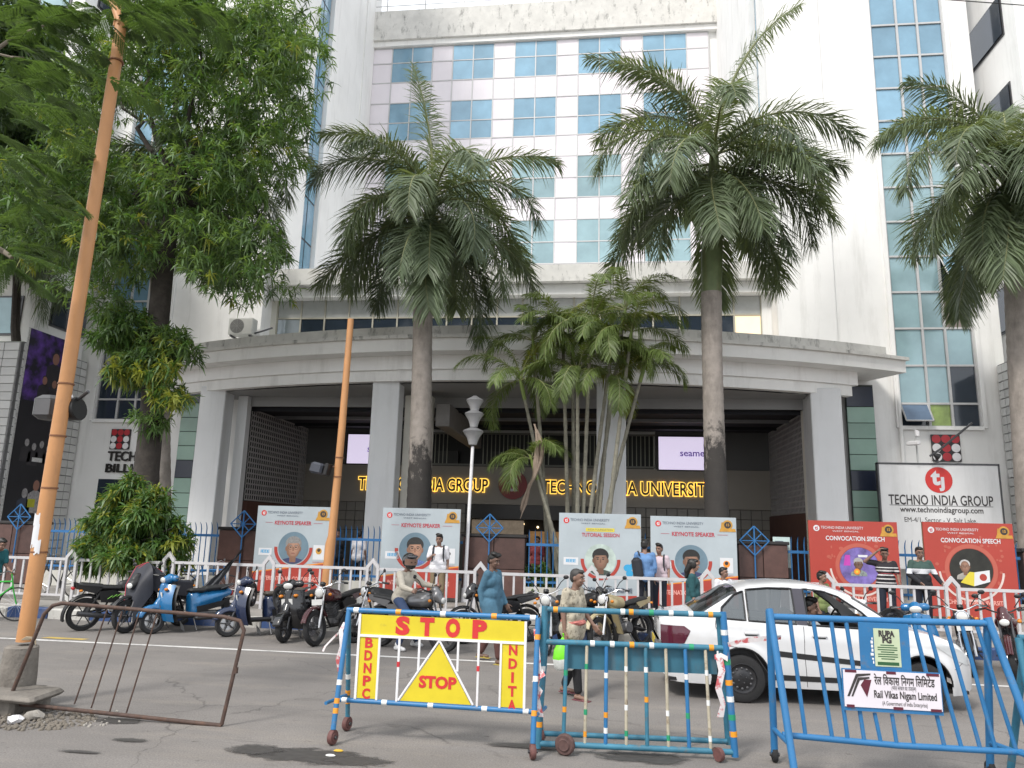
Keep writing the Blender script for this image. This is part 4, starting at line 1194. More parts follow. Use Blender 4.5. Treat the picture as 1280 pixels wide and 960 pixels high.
TY = 18.6
foot = at(183, 700, TY)
tr = thing('mast_tree', 'big leafy tree with dark trunk and dense drooping foliage at the left', 'tree', (foot.x, TY, .2))
b = MB()
tp = [at(186, 700, TY), at(183, 590, TY), at(190, 520, TY), at(194, 440, TY), at(203, 350, TY), at(212, 280, TY), at(214, 215, TY)]
tp[0].z = .2
b.tube(tp, [.36, .32, .30, .29, .27, .24, .17], 12)
ends = [(250, 60), (330, 90), (150, 120), (300, 200), (120, 230), (260, 150), (330, 300), (90, 320), (180, 60), (230, 20)]
for i, e in enumerate(ends):
    s = at(212 + (i % 3) * 2, 300 - (i % 4) * 30, TY); yo = TY + (-1.6, 1.2, .4, -1.0, 1.8)[i % 5]
    limb(b, s, at(*e, yo), .13, .03, .22, 8, i)
b.build('trunk', BARK, tr, world=True)
bl = []
q = random.Random(21)
for (px, py, r, d) in [(245, 50, 75, 1), (318, 60, 60, 1), (165, 95, 70, 1), (250, 150, 85, .9), (335, 135, 48, 1), (110, 215, 80, 1), (240, 245, 82, .9), (305, 215, 55, .9), (150, 300, 78, 1), (60, 300, 70, 1), (262, 310, 60, .9), (315, 300, 45, 1), (85, 130, 65, .8), (25, 235, 60, .8), (205, 10, 60, 1), (300, 5, 60, .9), (345, 55, 40, .9),
                       (355, 30, 38, .8), (368, 110, 28, .9), (345, 185, 36, .9), (290, 345, 34, .9), (328, 345, 26, .8), (120, 365, 38, .9), (355, 85, 30, .8), (378, 28, 26, .8), (385, 75, 22, .8), (375, 150, 20, .8)]:
    for yy in (TY - 1.3, TY + 1.3):
        bl.append(blob_px(px + q.uniform(-12, 12), py + q.uniform(-10, 10), r * .88, yy, d * .38, yd=1.5))
for (px, py, r, d) in [(162, 408, 34, 1.3), (140, 424, 20, 1.3), (214, 428, 25, 1.2), (190, 452, 28, 1.3), (165, 468, 18, 1.3), (213, 492, 16, 1.3), (190, 528, 15, 1.2), (236, 440, 12, 1.0)]:
    bl.append(blob_px(px, py, r, TY - .35, d, yd=.8))
o = inst('crown', crown_np(bl, 11, .30, .046, 5, [LEAFT, LEAFD, LEAFB, LEAFN], [.53, .25, .19, .03]), tr, -tr.location)
# yellow new growth low on the trunk
nl = [blob_px(px, py, r * .8, TY - .9, 1.3, yd=.4) for (px, py, r) in [(150, 465, 16), (185, 470, 18), (215, 462, 14), (200, 498, 14), (222, 500, 12)]]
inst('new_growth', crown_np(nl, 9, .30, .05, 8, [LEAFN, LEAFB], [.7, .3]), tr, -tr.location)

# young tree / bush by the white railing
BYY = 17.0
foot = gz(160, 745, .2)
bu = thing('young_mast_tree', 'small bright green bushy tree beside the parked blue scooter', 'tree', (at(163, 700, BYY).x, BYY, .2))
b = MB(); limb(b, (bu.location.x, BYY, .2), at(170, 610, BYY), .06, .02, .04)
for i, e in enumerate([(120, 650), (215, 660), (140, 620), (200, 620), (110, 690), (225, 690)]): limb(b, at(165, 690 - i * 8, BYY), at(*e, BYY + (-.4 if i % 2 else .4)), .025, .008, .03, 5, i)
b.build('trunk', BARK, bu, world=True)
bl = [blob_px(px, py, r, BYY + yo, 2.6, yd=yd, squash=sq) for (px, py, r, yo, yd, sq) in [(166, 604, 11, 0, .3, 1.0), (150, 622, 18, .2, .45, .7), (194, 622, 15, -.1, .4, .7), (136, 648, 21, 0, .5, .55), (185, 645, 24, -.3, .55, .6), (165, 664, 32, .2, .6, .4), (122, 680, 20, -.1, .5, .5), (214, 678, 20, 0, .5, .5), (164, 694, 34, -.3, .6, .35), (112, 654, 8, .2, .3, .6), (222, 655, 8, .1, .3, .6), (118, 706, 12, 0, .3, .5), (220, 702, 14, 0, .3, .5)]]
inst('crown', crown_np(bl, 10, .26, .050, 9, [LEAFB, LEAFT, LEAFN], [.60, .22, .18], spread=.65), bu, -bu.location)

# trees further back at the left, filling between the leaves
for i, (px, Y, blobs, lab) in enumerate([
        (20, 24.5, [(10, 190, 90), (70, 250, 80), (40, 120, 80), (20, 300, 60)], 'dark leafy tree standing further back behind the left edge foliage'),
        (-40, 21.0, [(-30, 80, 110), (0, 40, 80), (-30, 260, 90)], 'dark tree just off the left edge whose leaves overhang the pale wing')]):
    f0 = at(px, 690, Y)
    t = thing('background_tree', lab, 'tree', (f0.x, Y, .2))
    b = MB(); limb(b, (f0.x, Y, .2), at(px, 300, Y), .25, .12, .2)
    for k, (ex, ey, _) in enumerate(blobs): limb(b, at(px, 330, Y), at(ex, ey, Y), .1, .03, .2, 6, k)
    b.build('trunk', BARK, t, world=True)
    inst('crown', crown_np([blob_px(ex, ey, r, Y, .45, yd=1.8) for ex, ey, r in blobs], 9, .40, .08, 30 + i, [LEAFD, LEAFT], [.7, .3]), t, -t.location)

# ---- feathery branches hanging in close at the top left
def feather_sprays(specs, seed):
    q = np.random.default_rng(seed)
    Vs, Fs, off = [], [], 0
    for (base, dr, ln) in specs:
        base = np.array(base); dr = np.array(dr) / np.linalg.norm(dr)
        lat = nrm(np.cross(dr, [0, 0, 1.0]) + q.normal(size=3) * .15)
        npin = 15
        for i in range(npin):
            s = (i + 1) / npin
            o = base + dr * ln * s + np.array([0, 0, -.14 * ln * s * s])
            for sg in (-1, 1):
                pd = nrm(lat * sg + dr * .75 + np.array([0, 0, -.25]) + q.normal(size=3) * .07)
                pl = ln * .38 * math.sin(.35 + 2.5 * s)
                n = 20
                u = np.linspace(.08, 1, n)[:, None]
                pts = o + pd * pl * u + np.array([0, 0, -1.0]) * .18 * pl * u ** 2
                sd = nrm(np.cross(pd, [0, 0, 1.0]))
                for s2 in (-1, 1):
                    d = nrm(np.broadcast_to(sd * s2 + pd * .5, (n, 3)) + q.normal(size=(n, 3)) * .1)
                    V, F = leaf_strips(pts, d, np.full(n, ln * .052), np.full(n, ln * .020), np.broadcast_to(pd, (n, 3)), np.full(n, .2))
                    Vs.append(V); Fs.append(F + off); off += len(V)
    return np_mesh('leaf_spray', np.concatenate(Vs), np.concatenate(Fs), [LEAFF])
q = random.Random(14)
fb = thing('overhanging_branch', 'feathery light green branches hanging in close over the top left corner', 'tree branch', at(-60, -60, 8.0))
b = MB()
stems = [((-90, 30), (25, 28), 8.4, .05), ((-60, 85), (60, 30), 8.0, .04), ((-60, 62), (30, 72), 7.6, .03), ((-40, -60), (150, -10), 8.2, .04), ((20, -70), (235, -5), 8.6, .04), ((-80, 260), (15, 322), 7.0, .07)]
for i, (a, c_, Y, r) in enumerate(stems): limb(b, at(*a, Y), at(*c_, Y + .3), r, r * .35, .04, 8, i)
b.build('branch', M('pale_twig', (.22, .19, .15), .9, var=.2), fb, world=True)
specs = []
for (px, py, n, w, h, Y) in [(20, 15, 16, 60, 30, 8.0), (110, 10, 18, 70, 26, 8.2), (200, 5, 16, 45, 22, 8.6), (45, 60, 10, 50, 35, 7.8), (5, 130, 8, 22, 50, 7.4), (18, 205, 8, 30, 40, 7.4), (15, 320, 8, 22, 14, 6.9), (60, 120, 6, 35, 40, 8.6), (30, 250, 5, 22, 30, 7.6)]:
    for _ in range(n):
        p = at(px + q.gauss(0, w * .6), py + q.gauss(0, h * .6), Y + q.uniform(-.6, .6))
        a = q.uniform(-.9, .9) if q.random() < .7 else q.uniform(-3.1, 3.1)
        specs.append((p, (math.cos(a), q.uniform(-.5, .5), q.uniform(-.55, .1)), q.uniform(.45, .75)))
inst('leaf_spray', feather_sprays(specs, 4), fb, -fb.location)

# low plants behind the blue fence
for i, (px, lab) in enumerate([(640, 'low green shrub behind the blue fence right of the stone gate pier'), (676, 'low green shrub behind the blue fence at the foot of the areca palms'), (958, 'low green shrub behind the blue fence beside the right brown pier')]):
    f0 = at(px, 712, 20.25)
    t = thing('shrub', lab, 'shrub', (f0.x, 20.45, .2), 0, 'low shrubs behind the blue fence')
    b = MB()
    for k in range(4): limb(b, (0, 0, 0), (q.uniform(-.3, .3), q.uniform(-.1, .1), .7), .02, .006, .03, 4, k)
    b.build('stem', BARK, t)
    inst('crown', crown_np([((0, 0, .6), (.45, .22, .45), 90)], 7, .2, .06, 50 + i, [LEAFB, LEAFT], [.5, .5]), t)
# ================================================================ FENCES, RAILING, BOARDS, POLES
# ---- white pavement railing
WR = thing('white_railing', 'long white picket railing along the pavement edge with pointed posts', 'railing', (0, RAIL_Y, .2))
pk = MB().obox((0, 0, .52), (.045, .03, .80)).mesh('picket', RAILW)
sp = at(600, 730, RAIL_Y).x - at(465, 730, RAIL_Y).x
post = MB()
post.prism([(-.15, 0), (-.09, 0), (-.09, .98), (0, 1.09), (.09, .98), (.09, 0), (.15, 0), (.15, 1.02), (0, 1.2), (-.15, 1.02)], -.035, .035)
pm = post.mesh('railing_post', RAILW)
phase = at(600, 730, RAIL_Y).x
xs = sorted([phase + sp * k for k in range(-7, 8)])
for x in xs:
    inst('railing_post', pm, WR, (x, 0, 0))
for i in range(len(xs) - 1):
    a, c_ = xs[i] + .152, xs[i + 1] - .152
    r_ = rnd.uniform(-.012, .012)
    MB().obox(((a + c_) / 2, 0, .95 + r_), (c_ - a, .055, .06)).obox(((a + c_) / 2, 0, .13 + r_), (c_ - a, .045, .05)).build('rail', RAILW, WR)
    n = 9
    for k in range(n):
        x = a + (c_ - a) * (k + .5) / n
        if x < -15.2 or x > 9.6: continue
        inst('picket', pk, WR, (x, rnd.uniform(-.004, .004), r_), (0, rnd.uniform(-.012, .012), 0))
# ---- compound wall: brown tiled piers and blue fence bays
FY = 20.15
BF = thing('blue_fence', 'blue iron fence with spiked bars between brown tiled piers along the forecourt', 'fence', (0, FY, .2))
def fz(px, py): return at(px, py, FY).z - .2
piers = [(-20, 46), (272, 336), (578, 657), (922, 985), (1276, 1340)]
BTM = {}
for (pa, pb) in piers:
    xa, xb = at(pa, 690, FY).x, at(pb, 690, FY).x
    h = 1.78
    pr = MB().box(xa + .02, -.02, 0, xb - .02, .42, h - .09).build('pier', M('pier_joint', (.03, .02, .018), .8), BF)
    MB().obox(((xa + xb) / 2, .2, h - .045), (xb - xa + .06, .56, .085), bev=.015).build('pier_cap', M('pier_cap_granite', (.022, .02, .02), .3, var=.2, scale=8), pr)
    nx = max(2, round((xb - xa) / .72)); w = (xb - xa - .02) / nx
    for i in range(nx):
        for k in range(2):
            MB().obox((xa + .01 + w * (i + .5), -.035, .02 + (h - .11) * (k + .5) / 2), (w - .02, .03, (h - .11) / 2 - .02), bev=.006).build('stone_tile', BROWN, pr)
bays = [(46, 272), (336, 578), (657, 922), (985, 1276)]
bar = MB().tube([(0, 0, .25), (0, 0, 1.72), (0, -.04, 1.83), (0, -.10, 1.90)], [.016, .016, .013, .004], 6).mesh('fence_bar', BLUEP)
plinth = M('plinth_white', (.50, .49, .45), .85, var=.1, dirt=(.25, .24, .22), damt=.6)
for (pa, pb) in bays:
    xa, xb = at(pa, 690, FY).x + .01, at(pb, 690, FY).x - .01
    MB().box(xa, 0, 0, xb, .22, .42).build('plinth_wall', plinth, BF)
    MB().box(xa, .03, 1.49, xb, .07, 1.56).box(xa, .03, .52, xb, .07, .58).build('fence_rail', BLUEP, BF)
    npst = max(2, round((xb - xa) / 1.65))
    for i in range(1, npst):
        x = xa + (xb - xa) * i / npst
        MB().obox((x, .05, 1.08), (.13, .09, 1.42)).add([(x - .065, .005, 1.79), (x + .065, .005, 1.79), (x + .065, .095, 1.79), (x - .065, .095, 1.79), (x, .05, 1.95)], [(0, 1, 4), (1, 2, 4), (2, 3, 4), (3, 0, 4)]).build('fence_post', BLUEP, BF)
    n = int((xb - xa) / .16)
    for i in range(n):
        inst('fence_bar', bar, BF, (xa + (xb - xa) * (i + .5) / n, .05, rnd.uniform(-.015, .015)))
# diamond finials standing on the piers
dm = MB()
R_ = .37
P4 = [(0, R_), (R_, 0), (0, -R_), (-R_, 0)]
for i in range(4):
    a, c_ = P4[i], P4[(i + 1) % 4]
    dm.tube([(a[0], 0, a[1]), (c_[0], 0, c_[1])], .018, 6)
dm.tube([(0, 0, R_), (0, 0, -1.3)], .020, 6); dm.tube([(-R_, 0, 0), (R_, 0, 0)], .012, 6)
dm.tube([(-R_ * .5, 0, R_ * .5), (R_ * .5, 0, -R_ * .5)], .014, 6); dm.tube([(R_ * .5, 0, R_ * .5), (-R_ * .5, 0, -R_ * .5)], .014, 6)
dmm = dm.mesh('diamond_finial', BLUEP)
for (px, py) in ((24, 646), (304, 655), (612, 660), (943, 676)):
    c = at(px, py, FY - .12)
    inst('diamond_finial', dmm, BF, (c.x, -.12, c.z - .2))

# ---- poster boards
RED = lin('#d8402c'); 
PBG = M('poster_pale_blue', (.38, .43, .46), .5, var=.10, scale=.8)
PRED = M('poster_red', (.37, .048, .034), .45, var=.06, scale=1.5)
PRED2 = M('poster_light_red', (.43, .10, .07), .45, var=.05, scale=1.5)
PGOLD = M('poster_gold', (.48, .25, .04), .45, var=.2, scale=8)
PDK = M('poster_dark', (.035, .03, .03), .5, var=.1)
PTXT = M('poster_grey_text', (.10, .12, .16), .5, var=0)
PRTX = M('poster_red_text', (.42, .05, .07), .5, var=0)
PWHT = M('poster_white', (.62, .63, .65), .5, var=.03)
PCYAN = M('poster_cyan', (.04, .32, .58), .5, var=.05)
PYEL = M('poster_yellow', (.62, .52, .05), .5, var=.05)
PORNG = M('poster_orange_strip', (.72, .25, .03), .5, var=.05)
PCIRC = M('poster_portrait_ground', (.13, .20, .25), .5, var=.15, scale=2)
WOOD = M('board_back_wood', (.25, .17, .10), .8, var=.15)
def portrait(bd, x, z, s, y, skin, hair, shirt, glasses=False, bald=False, clip=None):
    sk = M('portrait_skin_%d' % int(skin * 100), (skin, skin * .56, skin * .38), .6, var=.12, scale=9)
    sk2 = M('portrait_shade_%d' % int(skin * 100), (skin * .6, skin * .31, skin * .2), .6, var=.1, scale=9)
    hr = M('portrait_hair_%d' % int(hair * 100), (hair, hair * .98, hair * .96), .7, var=.2, scale=20)
    b = MB()
    b.flat([(x + .33 * s * u, z - .46 * s) for u in (-1, -.75, -.5, -.25, 0, .25, .5, .75, 1)] + [(x + .33 * s, z - .38 * s), (x + .30 * s, z - .30 * s), (x + .10 * s, z - .20 * s), (x - .10 * s, z - .20 * s), (x - .30 * s, z - .30 * s), (x - .33 * s, z - .38 * s)], y, 0)
    b.flat([(x - .075 * s, z - .30 * s), (x + .075 * s, z - .30 * s), (x + .075 * s, z - .05 * s), (x - .075 * s, z - .05 * s)], y - .001, 2)
    b.disc(x, z + .13 * s, .195 * s, y - .0015, 3, 24, .17 * s)
    b.disc(x, z + .02 * s, .165 * s, y - .002, 2, 24, .225 * s)
    for k in range(5): b.disc(x + .006 * s * k, z + (.022 + .007 * k) * s, (.158 - .020 * k) * s, y - .0022 - .00012 * k, 6 + k, 22, (.218 - .026 * k) * s)
    b.disc(x - .165 * s, z + .01 * s, .03 * s, y - .0021, 2, 10, .055 * s); b.disc(x + .165 * s, z + .01 * s, .03 * s, y - .0021, 2, 10, .055 * s)
    if not bald:
        b.flat([(x - .17 * s, z + .06 * s), (x - .13 * s, z + .13 * s), (x + .13 * s, z + .14 * s), (x + .17 * s, z + .06 * s), (x + .175 * s, z + .17 * s), (x + .10 * s, z + .27 * s), (x - .10 * s, z + .27 * s), (x - .175 * s, z + .17 * s)], y - .003, 3)
    for sx in (-1, 1):
        b.disc(x + sx * .065 * s, z + .045 * s, .026 * s, y - .004, 4, 10, .014 * s)
        b.flat([(x + sx * .035 * s, z + .075 * s), (x + sx * .10 * s, z + .072 * s), (x + sx * .10 * s, z + .088 * s), (x + sx * .035 * s, z + .092 * s)][::sx], y - .004, 3 if not bald else 2)
        if glasses: b.ring(x + sx * .07 * s, z + .042 * s, .050 * s, .056 * s, y - .005, 4, 16)
    b.flat([(x - .022 * s, z - .04 * s), (x + .022 * s, z - .04 * s), (x + .010 * s, z + .05 * s), (x - .010 * s, z + .05 * s)], y - .0035, 2)
    b.disc(x, z - .095 * s, .055 * s, y - .004, 5, 12, .014 * s)
    b.flat([(x - .16 * s, z + .06 * s), (x - .165 * s, z - .02 * s), (x - .14 * s, z - .12 * s), (x - .08 * s, z - .19 * s), (x - .02 * s, z - .20 * s), (x - .09 * s, z - .10 * s), (x - .115 * s, z + .0 * s), (x - .12 * s, z + .06 * s)], y - .0030, 2)
    b.flat([(x - .07 * s, z - .20 * s), (x + .07 * s, z - .20 * s), (x + .05 * s, z - .16 * s), (x - .05 * s, z - .16 * s)], y - .0032, 2)
    if clip:      # the print is trimmed to its round frame
        for i, v in enumerate(b.v):
            dx, dz = v[0] - clip[0], v[2] - clip[1]; d = math.hypot(dx, dz)
            if d > clip[2] * .985: b.v[i] = (clip[0] + dx / d * clip[2] * .985, v[1], clip[1] + dz / d * clip[2] * .985)
    return b.build('portrait', [shirt, sk, sk2, hr, PDK, M('portrait_lip', (skin * .62, skin * .26, skin * .2), .5, var=0)] + [M('portrait_tone_%d_%d' % (int(skin * 100), k), tuple(c_ * (.68 + .09 * k) for c_ in (skin, skin * .56, skin * .38)), .6, var=.06, scale=9) for k in range(5)], bd)
def poster(label, pxl, pxr, pyt, Y, kind, opts):
    A, B = at(pxl, pyt, Y), at(pxr, pyt, Y)
    w = B.x - A.x; z1 = (A.z + B.z) / 2; z0 = .32; h = z1 - z0
    t = thing('poster_board', label, 'poster', ((A.x + B.x) / 2, Y, z0), rnd.uniform(-.02, .02), 'poster boards before the blue fence')
    X = lambda u: (u - .5) * w
    Z = lambda v: (1 - v) * h          # v measured down from the top
    red = kind == 'red'
    bd = MB().obox((0, .02, h / 2), (w, .035, h)).build('panel', PRED if red else PBG, t)
    MB().box(-w / 2, .04, -.1, -w / 2 + .05, .09, h).box(w / 2 - .05, .04, -.1, w / 2, .09, h).box(-w / 2 + .05, .04, h * .5, w / 2 - .05, .09, h * .5 + .05).build('frame', WOOD, t)
    y = -.0005
    # emblem and heading
    MB().disc(X(.09), Z(.085), .075, y - .002, 0, 20).build('emblem', PWHT if red else M('emblem_bright_red', (.58, .035, .03), .5, var=0), bd)
    text('emblem_letters', 'ti', bd, (X(.09), y - .004, Z(.085)), .13, PRTX if red else PWHT, bold=.004)
    tx = PWHT if red else PTXT
    text('heading', 'TECHNO INDIA UNIVERSITY', bd, (X(.38), y - .003, Z(.077)), .095, tx, width=w * .48)
    text('heading', 'WEST BENGAL', bd, (X(.42), y - .003, Z(.115)), .05, tx, width=w * .30)
    b = MB(); b.disc(X(.90), Z(.085), .125, y - .002, 0, 20); b.disc(X(.90), Z(.085), .085, y - .004, 1, 20); b.flat([(X(.80), Z(.16)), (X(1.0) - .01, Z(.16)), (X(.985), Z(.125)), (X(.815), Z(.125))], y - .005, 0)
    b.flat([(X(.82), Z(.125)), (X(.86), Z(.125)), (X(.87), Z(.055)), (X(.83), Z(.055))], y - .0015, 0)
    b.build('award_badge', [PGOLD, PDK], bd)
    text('badge_figure', '15', bd, (X(.90), y - .006, Z(.085)), .09, PGOLD, bold=.003)
    pz = opts.get('pz', .50); pr = opts.get('pr', .205) * w
    px_ = X(opts.get('px', .5))
    if red:
        text('headline', 'CONVOCATION SPEECH', bd, (X(.52), y - .003, Z(.195)), .15, PWHT, width=w * .66, bold=.003)
        MB().ring(px_, Z(pz), pr * 1.42, pr * 1.52, y - .002, 0, 40, 185, 355).build('print_arc', M('poster_silver', (.6, .5, .46), .5, var=.1), bd)
        MB().ring(px_, Z(pz), pr * 1.02, pr * 1.22, y - .002, 0, 48).build('print_ring', PRED2, bd)
        # leaf ornament
        q = random.Random(len(label)); b = MB()
        for k in range(40):
            a = q.uniform(0, 6.28); d = pr * q.uniform(1.28, 1.75); cx_, cz_ = px_ + d * math.cos(a), Z(pz) + d * math.sin(a)
            if abs(cx_) > w * .47: continue
            b.disc(cx_, cz_, q.uniform(.02, .06), y - .0012, 0, 7, q.uniform(.02, .05))
        b.build('print_ornament', PRED2, bd)
        MB().disc(px_, Z(pz), pr, y - .003, 0, 40).build('photo_ground', opts['ground'], bd)
        fx, fz_ = opts['fig']
        portrait(bd, px_ + fx * pr, Z(pz) + fz_ * pr, pr * 1.25, y - .006, opts['skin'], opts['hair'], opts['shirt'], True, opts.get('bald', False))
        if opts.get('podium'):
            b = MB()
            b.flat([(px_ - .55 * pr, Z(pz) - .62 * pr), (px_ + .05 * pr, Z(pz) - .78 * pr), (px_ + .12 * pr, Z(pz) - .12 * pr), (px_ - .1 * pr, Z(pz) - .1 * pr)], y - .018, 0)
            b.flat([(px_ + .05 * pr, Z(pz) - .78 * pr), (px_ + .80 * pr, Z(pz) - .55 * pr), (px_ + .82 * pr, Z(pz) + .0 * pr), (px_ + .12 * pr, Z(pz) - .12 * pr)], y - .019, 1)
            b.disc(px_ + .5 * pr, Z(pz) - .35 * pr, .17 * pr, y - .020, 2, 16)
            b.build('photo_podium', [PYEL, PWHT, PRED], bd)
        else:
            b = MB(); b.disc(px_ - .15 * pr, Z(pz) - .25 * pr, .16 * pr, y - .018, 0, 14); b.disc(px_ - .15 * pr, Z(pz) - .25 * pr, .07 * pr, y - .019, 1, 10)
            b.build('photo_rosette', [PORNG, PYEL], bd)
            MB().flat([(px_ - .05 * pr, Z(pz) + .62 * pr), (px_ + .45 * pr, Z(pz) + .62 * pr), (px_ + .42 * pr, Z(pz) + .50 * pr), (px_ - .02 * pr, Z(pz) + .50 * pr)], y - .0034).build('photo_light', PWHT, bd)
            MB().flat([(px_ - .8 * pr, Z(pz) + .05 * pr), (px_ - .45 * pr, Z(pz) + .05 * pr), (px_ - .45 * pr, Z(pz) + .6 * pr), (px_ - .7 * pr, Z(pz) + .6 * pr)], y - .0035).build('photo_drape', M('photo_magenta', (.45, .05, .35), .5, var=.2, scale=4), bd)
        text('footer', 'TECHNO INDIA UNIVERSITY', bd, (0, y - .003, Z(.845)), .14, M('poster_faint_text', (.75, .35, .3), .5, var=0), width=w * .7, bold=.003)
        return t
    sess = opts.get('title', 'KEYNOTE SPEAKER')
    if sess.startswith('TUT'):
        MB().flat([(X(.33), Z(.205)), (X(.68), Z(.205)), (X(.68), Z(.165)), (X(.33), Z(.165))], y - .002).build('print_strip', PYEL, bd)
        text('strip_text', 'INDIA FOUNDATION', bd, (X(.505), y - .004, Z(.185)), .07, PTXT, width=w * .30)
        text('headline', sess, bd, (X(.51), y - .003, Z(.245)), .13, PRTX, width=w * .46, bold=.003)
    else:
        text('headline', sess, bd, (X(.50), y - .003, Z(.20)), .14, PRTX, width=w * .50, bold=.004)
        MB().flat([(X(.12), Z(.199)), (X(.22), Z(.199)), (X(.22), Z(.195)), (X(.12), Z(.195))], y - .002).flat([(X(.78), Z(.199)), (X(.90), Z(.199)), (X(.90), Z(.195)), (X(.78), Z(.195))], y - .002).build('headline_rule', PRTX, bd)
    MB().ring(px_, Z(pz), pr * 1.06, pr * 1.27, y - .002, 0, 40, 178, 362).build('print_arc', PRED, bd)
    MB().disc(px_, Z(pz), pr, y - .003, 0, 40).build('photo_ground', PCIRC if not opts.get('ground') else opts['ground'], bd)
    portrait(bd, px_, Z(pz) - .08 * pr, pr * 2.7, y - .006, opts['skin'], opts['hair'], opts['shirt'], opts.get('gl', False), clip=(px_, Z(pz), pr))
    # lower red band with an orange edge
    if not sess.startswith('TUT'):
        MB().flat([(X(0), Z(1)), (X(1), Z(1)), (X(1), Z(.66)), (X(0), Z(.79))], y - .0135).build('lower_band', PRED, bd)
        MB().flat([(X(0), Z(.79)), (X(1), Z(.66)), (X(1), Z(.645)), (X(0), Z(.778))], y - .0145).build('band_edge', PORNG, bd)
    else:
        MB().flat([(X(0), Z(1)), (X(1), Z(1)), (X(1), Z(.90)), (X(0), Z(.93))], y - .0135).build('lower_band', PRED, bd)
    text('footer', 'INTERNATIONAL CONFERENCE', bd, (0, y - .016, Z(.85)), .15, PTXT if sess.startswith('TUT') else M('poster_faint_text', (.75, .35, .3), .5, var=0), width=w * .78, bold=.004)
    # small logos left and right
    MB().flat([(X(.06), Z(.585)), (X(.24), Z(.585)), (X(.24), Z(.50)), (X(.06), Z(.50))], y - .002).build('sponsor_box', PWHT, bd)
    text('sponsor_word', 'IEEE', bd, (X(.15), y - .004, Z(.54)), .11, PCYAN, width=w * .12, bold=.003)
    if sess.startswith('TUT'):
        b = MB(); b.disc(X(.84), Z(.60), .11, y - .002, 0, 14, .09); b.disc(X(.90), Z(.58), .08, y - .0022, 0, 14); b.disc(X(.86), Z(.66), .09, y - .0024, 0, 14)
        b.build('cloud_logo', PCYAN, bd)
    else:
        MB().flat([(X(.80), Z(.62)), (X(.95), Z(.62)), (X(.95), Z(.45)), (X(.80), Z(.45))], y - .002).build('crest_box', PWHT, bd)
        b = MB(); b.disc(X(.875), Z(.52), .085, y - .004, 0, 16); b.disc(X(.875), Z(.51), .045, y - .005, 1, 12); b.build('crest', [opts['crest'], PDK], bd)
        text('crest_text', 'UNIVERSITY', bd, (X(.875), y - .004, Z(.65)), .05, PRTX, width=w * .15)
    return t
sh_blue = M('print_blue_check', (.10, .15, .35), .6, var=.5, scale=25); sh_dk = M('print_dark_check', (.05, .07, .06), .6, var=.5, scale=25); sh_nv = M('print_navy_shirt', (.04, .05, .12), .6, var=.2)
PYp = 19.55
poster('pale blue keynote poster board behind the orange pole with a grey-haired man', 323, 414, 633, PYp, 'blue', dict(pz=.49, px=.53, skin=.38, hair=.22, shirt=sh_nv, gl=True, crest=PGOLD))
poster('pale blue keynote poster board behind the student in white with a bespectacled man', 479, 576, 635.5, PYp, 'blue', dict(pz=.47, px=.44, skin=.40, hair=.03, shirt=sh_blue, gl=True, crest=PWHT))
poster('pale blue tutorial session poster board with a yellow strip and blue cloud logo', 699, 801, 642, PYp, 'blue', dict(title='TUTORIAL SESSION', pz=.52, px=.51, pr=.19, skin=.24, hair=.02, shirt=sh_dk, crest=PWHT, ground=M('print_window_ground', (.42, .50, .46), .5, var=.3, scale=3)))
poster('pale blue keynote poster board above the white car with a smiling man', 813, 920, 646, PYp, 'blue', dict(pz=.50, px=.47, pr=.19, skin=.28, hair=.02, shirt=sh_nv, crest=PORNG))
poster('orange-red convocation poster board behind the man shading his eyes', 1010, 1121, 651.5, PYp, 'red', dict(pz=.50, px=.55, pr=.22, fig=(-.05, .1), skin=.16, hair=.35, shirt=M('print_gown', (.20, .23, .22), .6, var=.6, scale=20), ground=M('print_stage_ground', (.16, .12, .35), .5, var=.6, scale=3)))
poster('orange-red convocation poster board at the far right with a speaker at a podium', 1153, 1265, 653.5, PYp, 'red', dict(pz=.50, px=.50, pr=.24, fig=(-.28, .1), skin=.30, hair=.45, bald=True, shirt=M('print_kurta', (.35, .33, .30), .6, var=.3), ground=M('print_dark_ground', (.02, .02, .016), .5, var=.5, scale=3), podium=True))

# small pale notice behind the fence
A, B = at(966, 671, FY + .25), at(989, 710, FY + .25)
nb_ = thing('notice_board', 'small pale green notice board standing behind the blue fence beside the red poster', 'notice board', ((A.x + B.x) / 2, FY + .25, .2))
w = B.x - A.x
MB().box(-w / 2, 0, B.z - .2, w / 2, .03, A.z - .2).build('panel', M('notice_pale', (.50, .62, .60), .5, var=.1, scale=5), nb_)
MB().box(-w / 2, .03, 0, -w / 2 + .05, .07, A.z - .3).box(w / 2 - .05, .03, 0, w / 2, .07, A.z - .3).build('leg', DSTEEL, nb_)
q = random.Random(3)
for k in range(9): MB().box(-w * .38, -.004, A.z - .32 - k * .085, -w * .38 + w * q.uniform(.4, .76), -.001, A.z - .30 - k * .085).build('notice_line', PTXT, nb_)

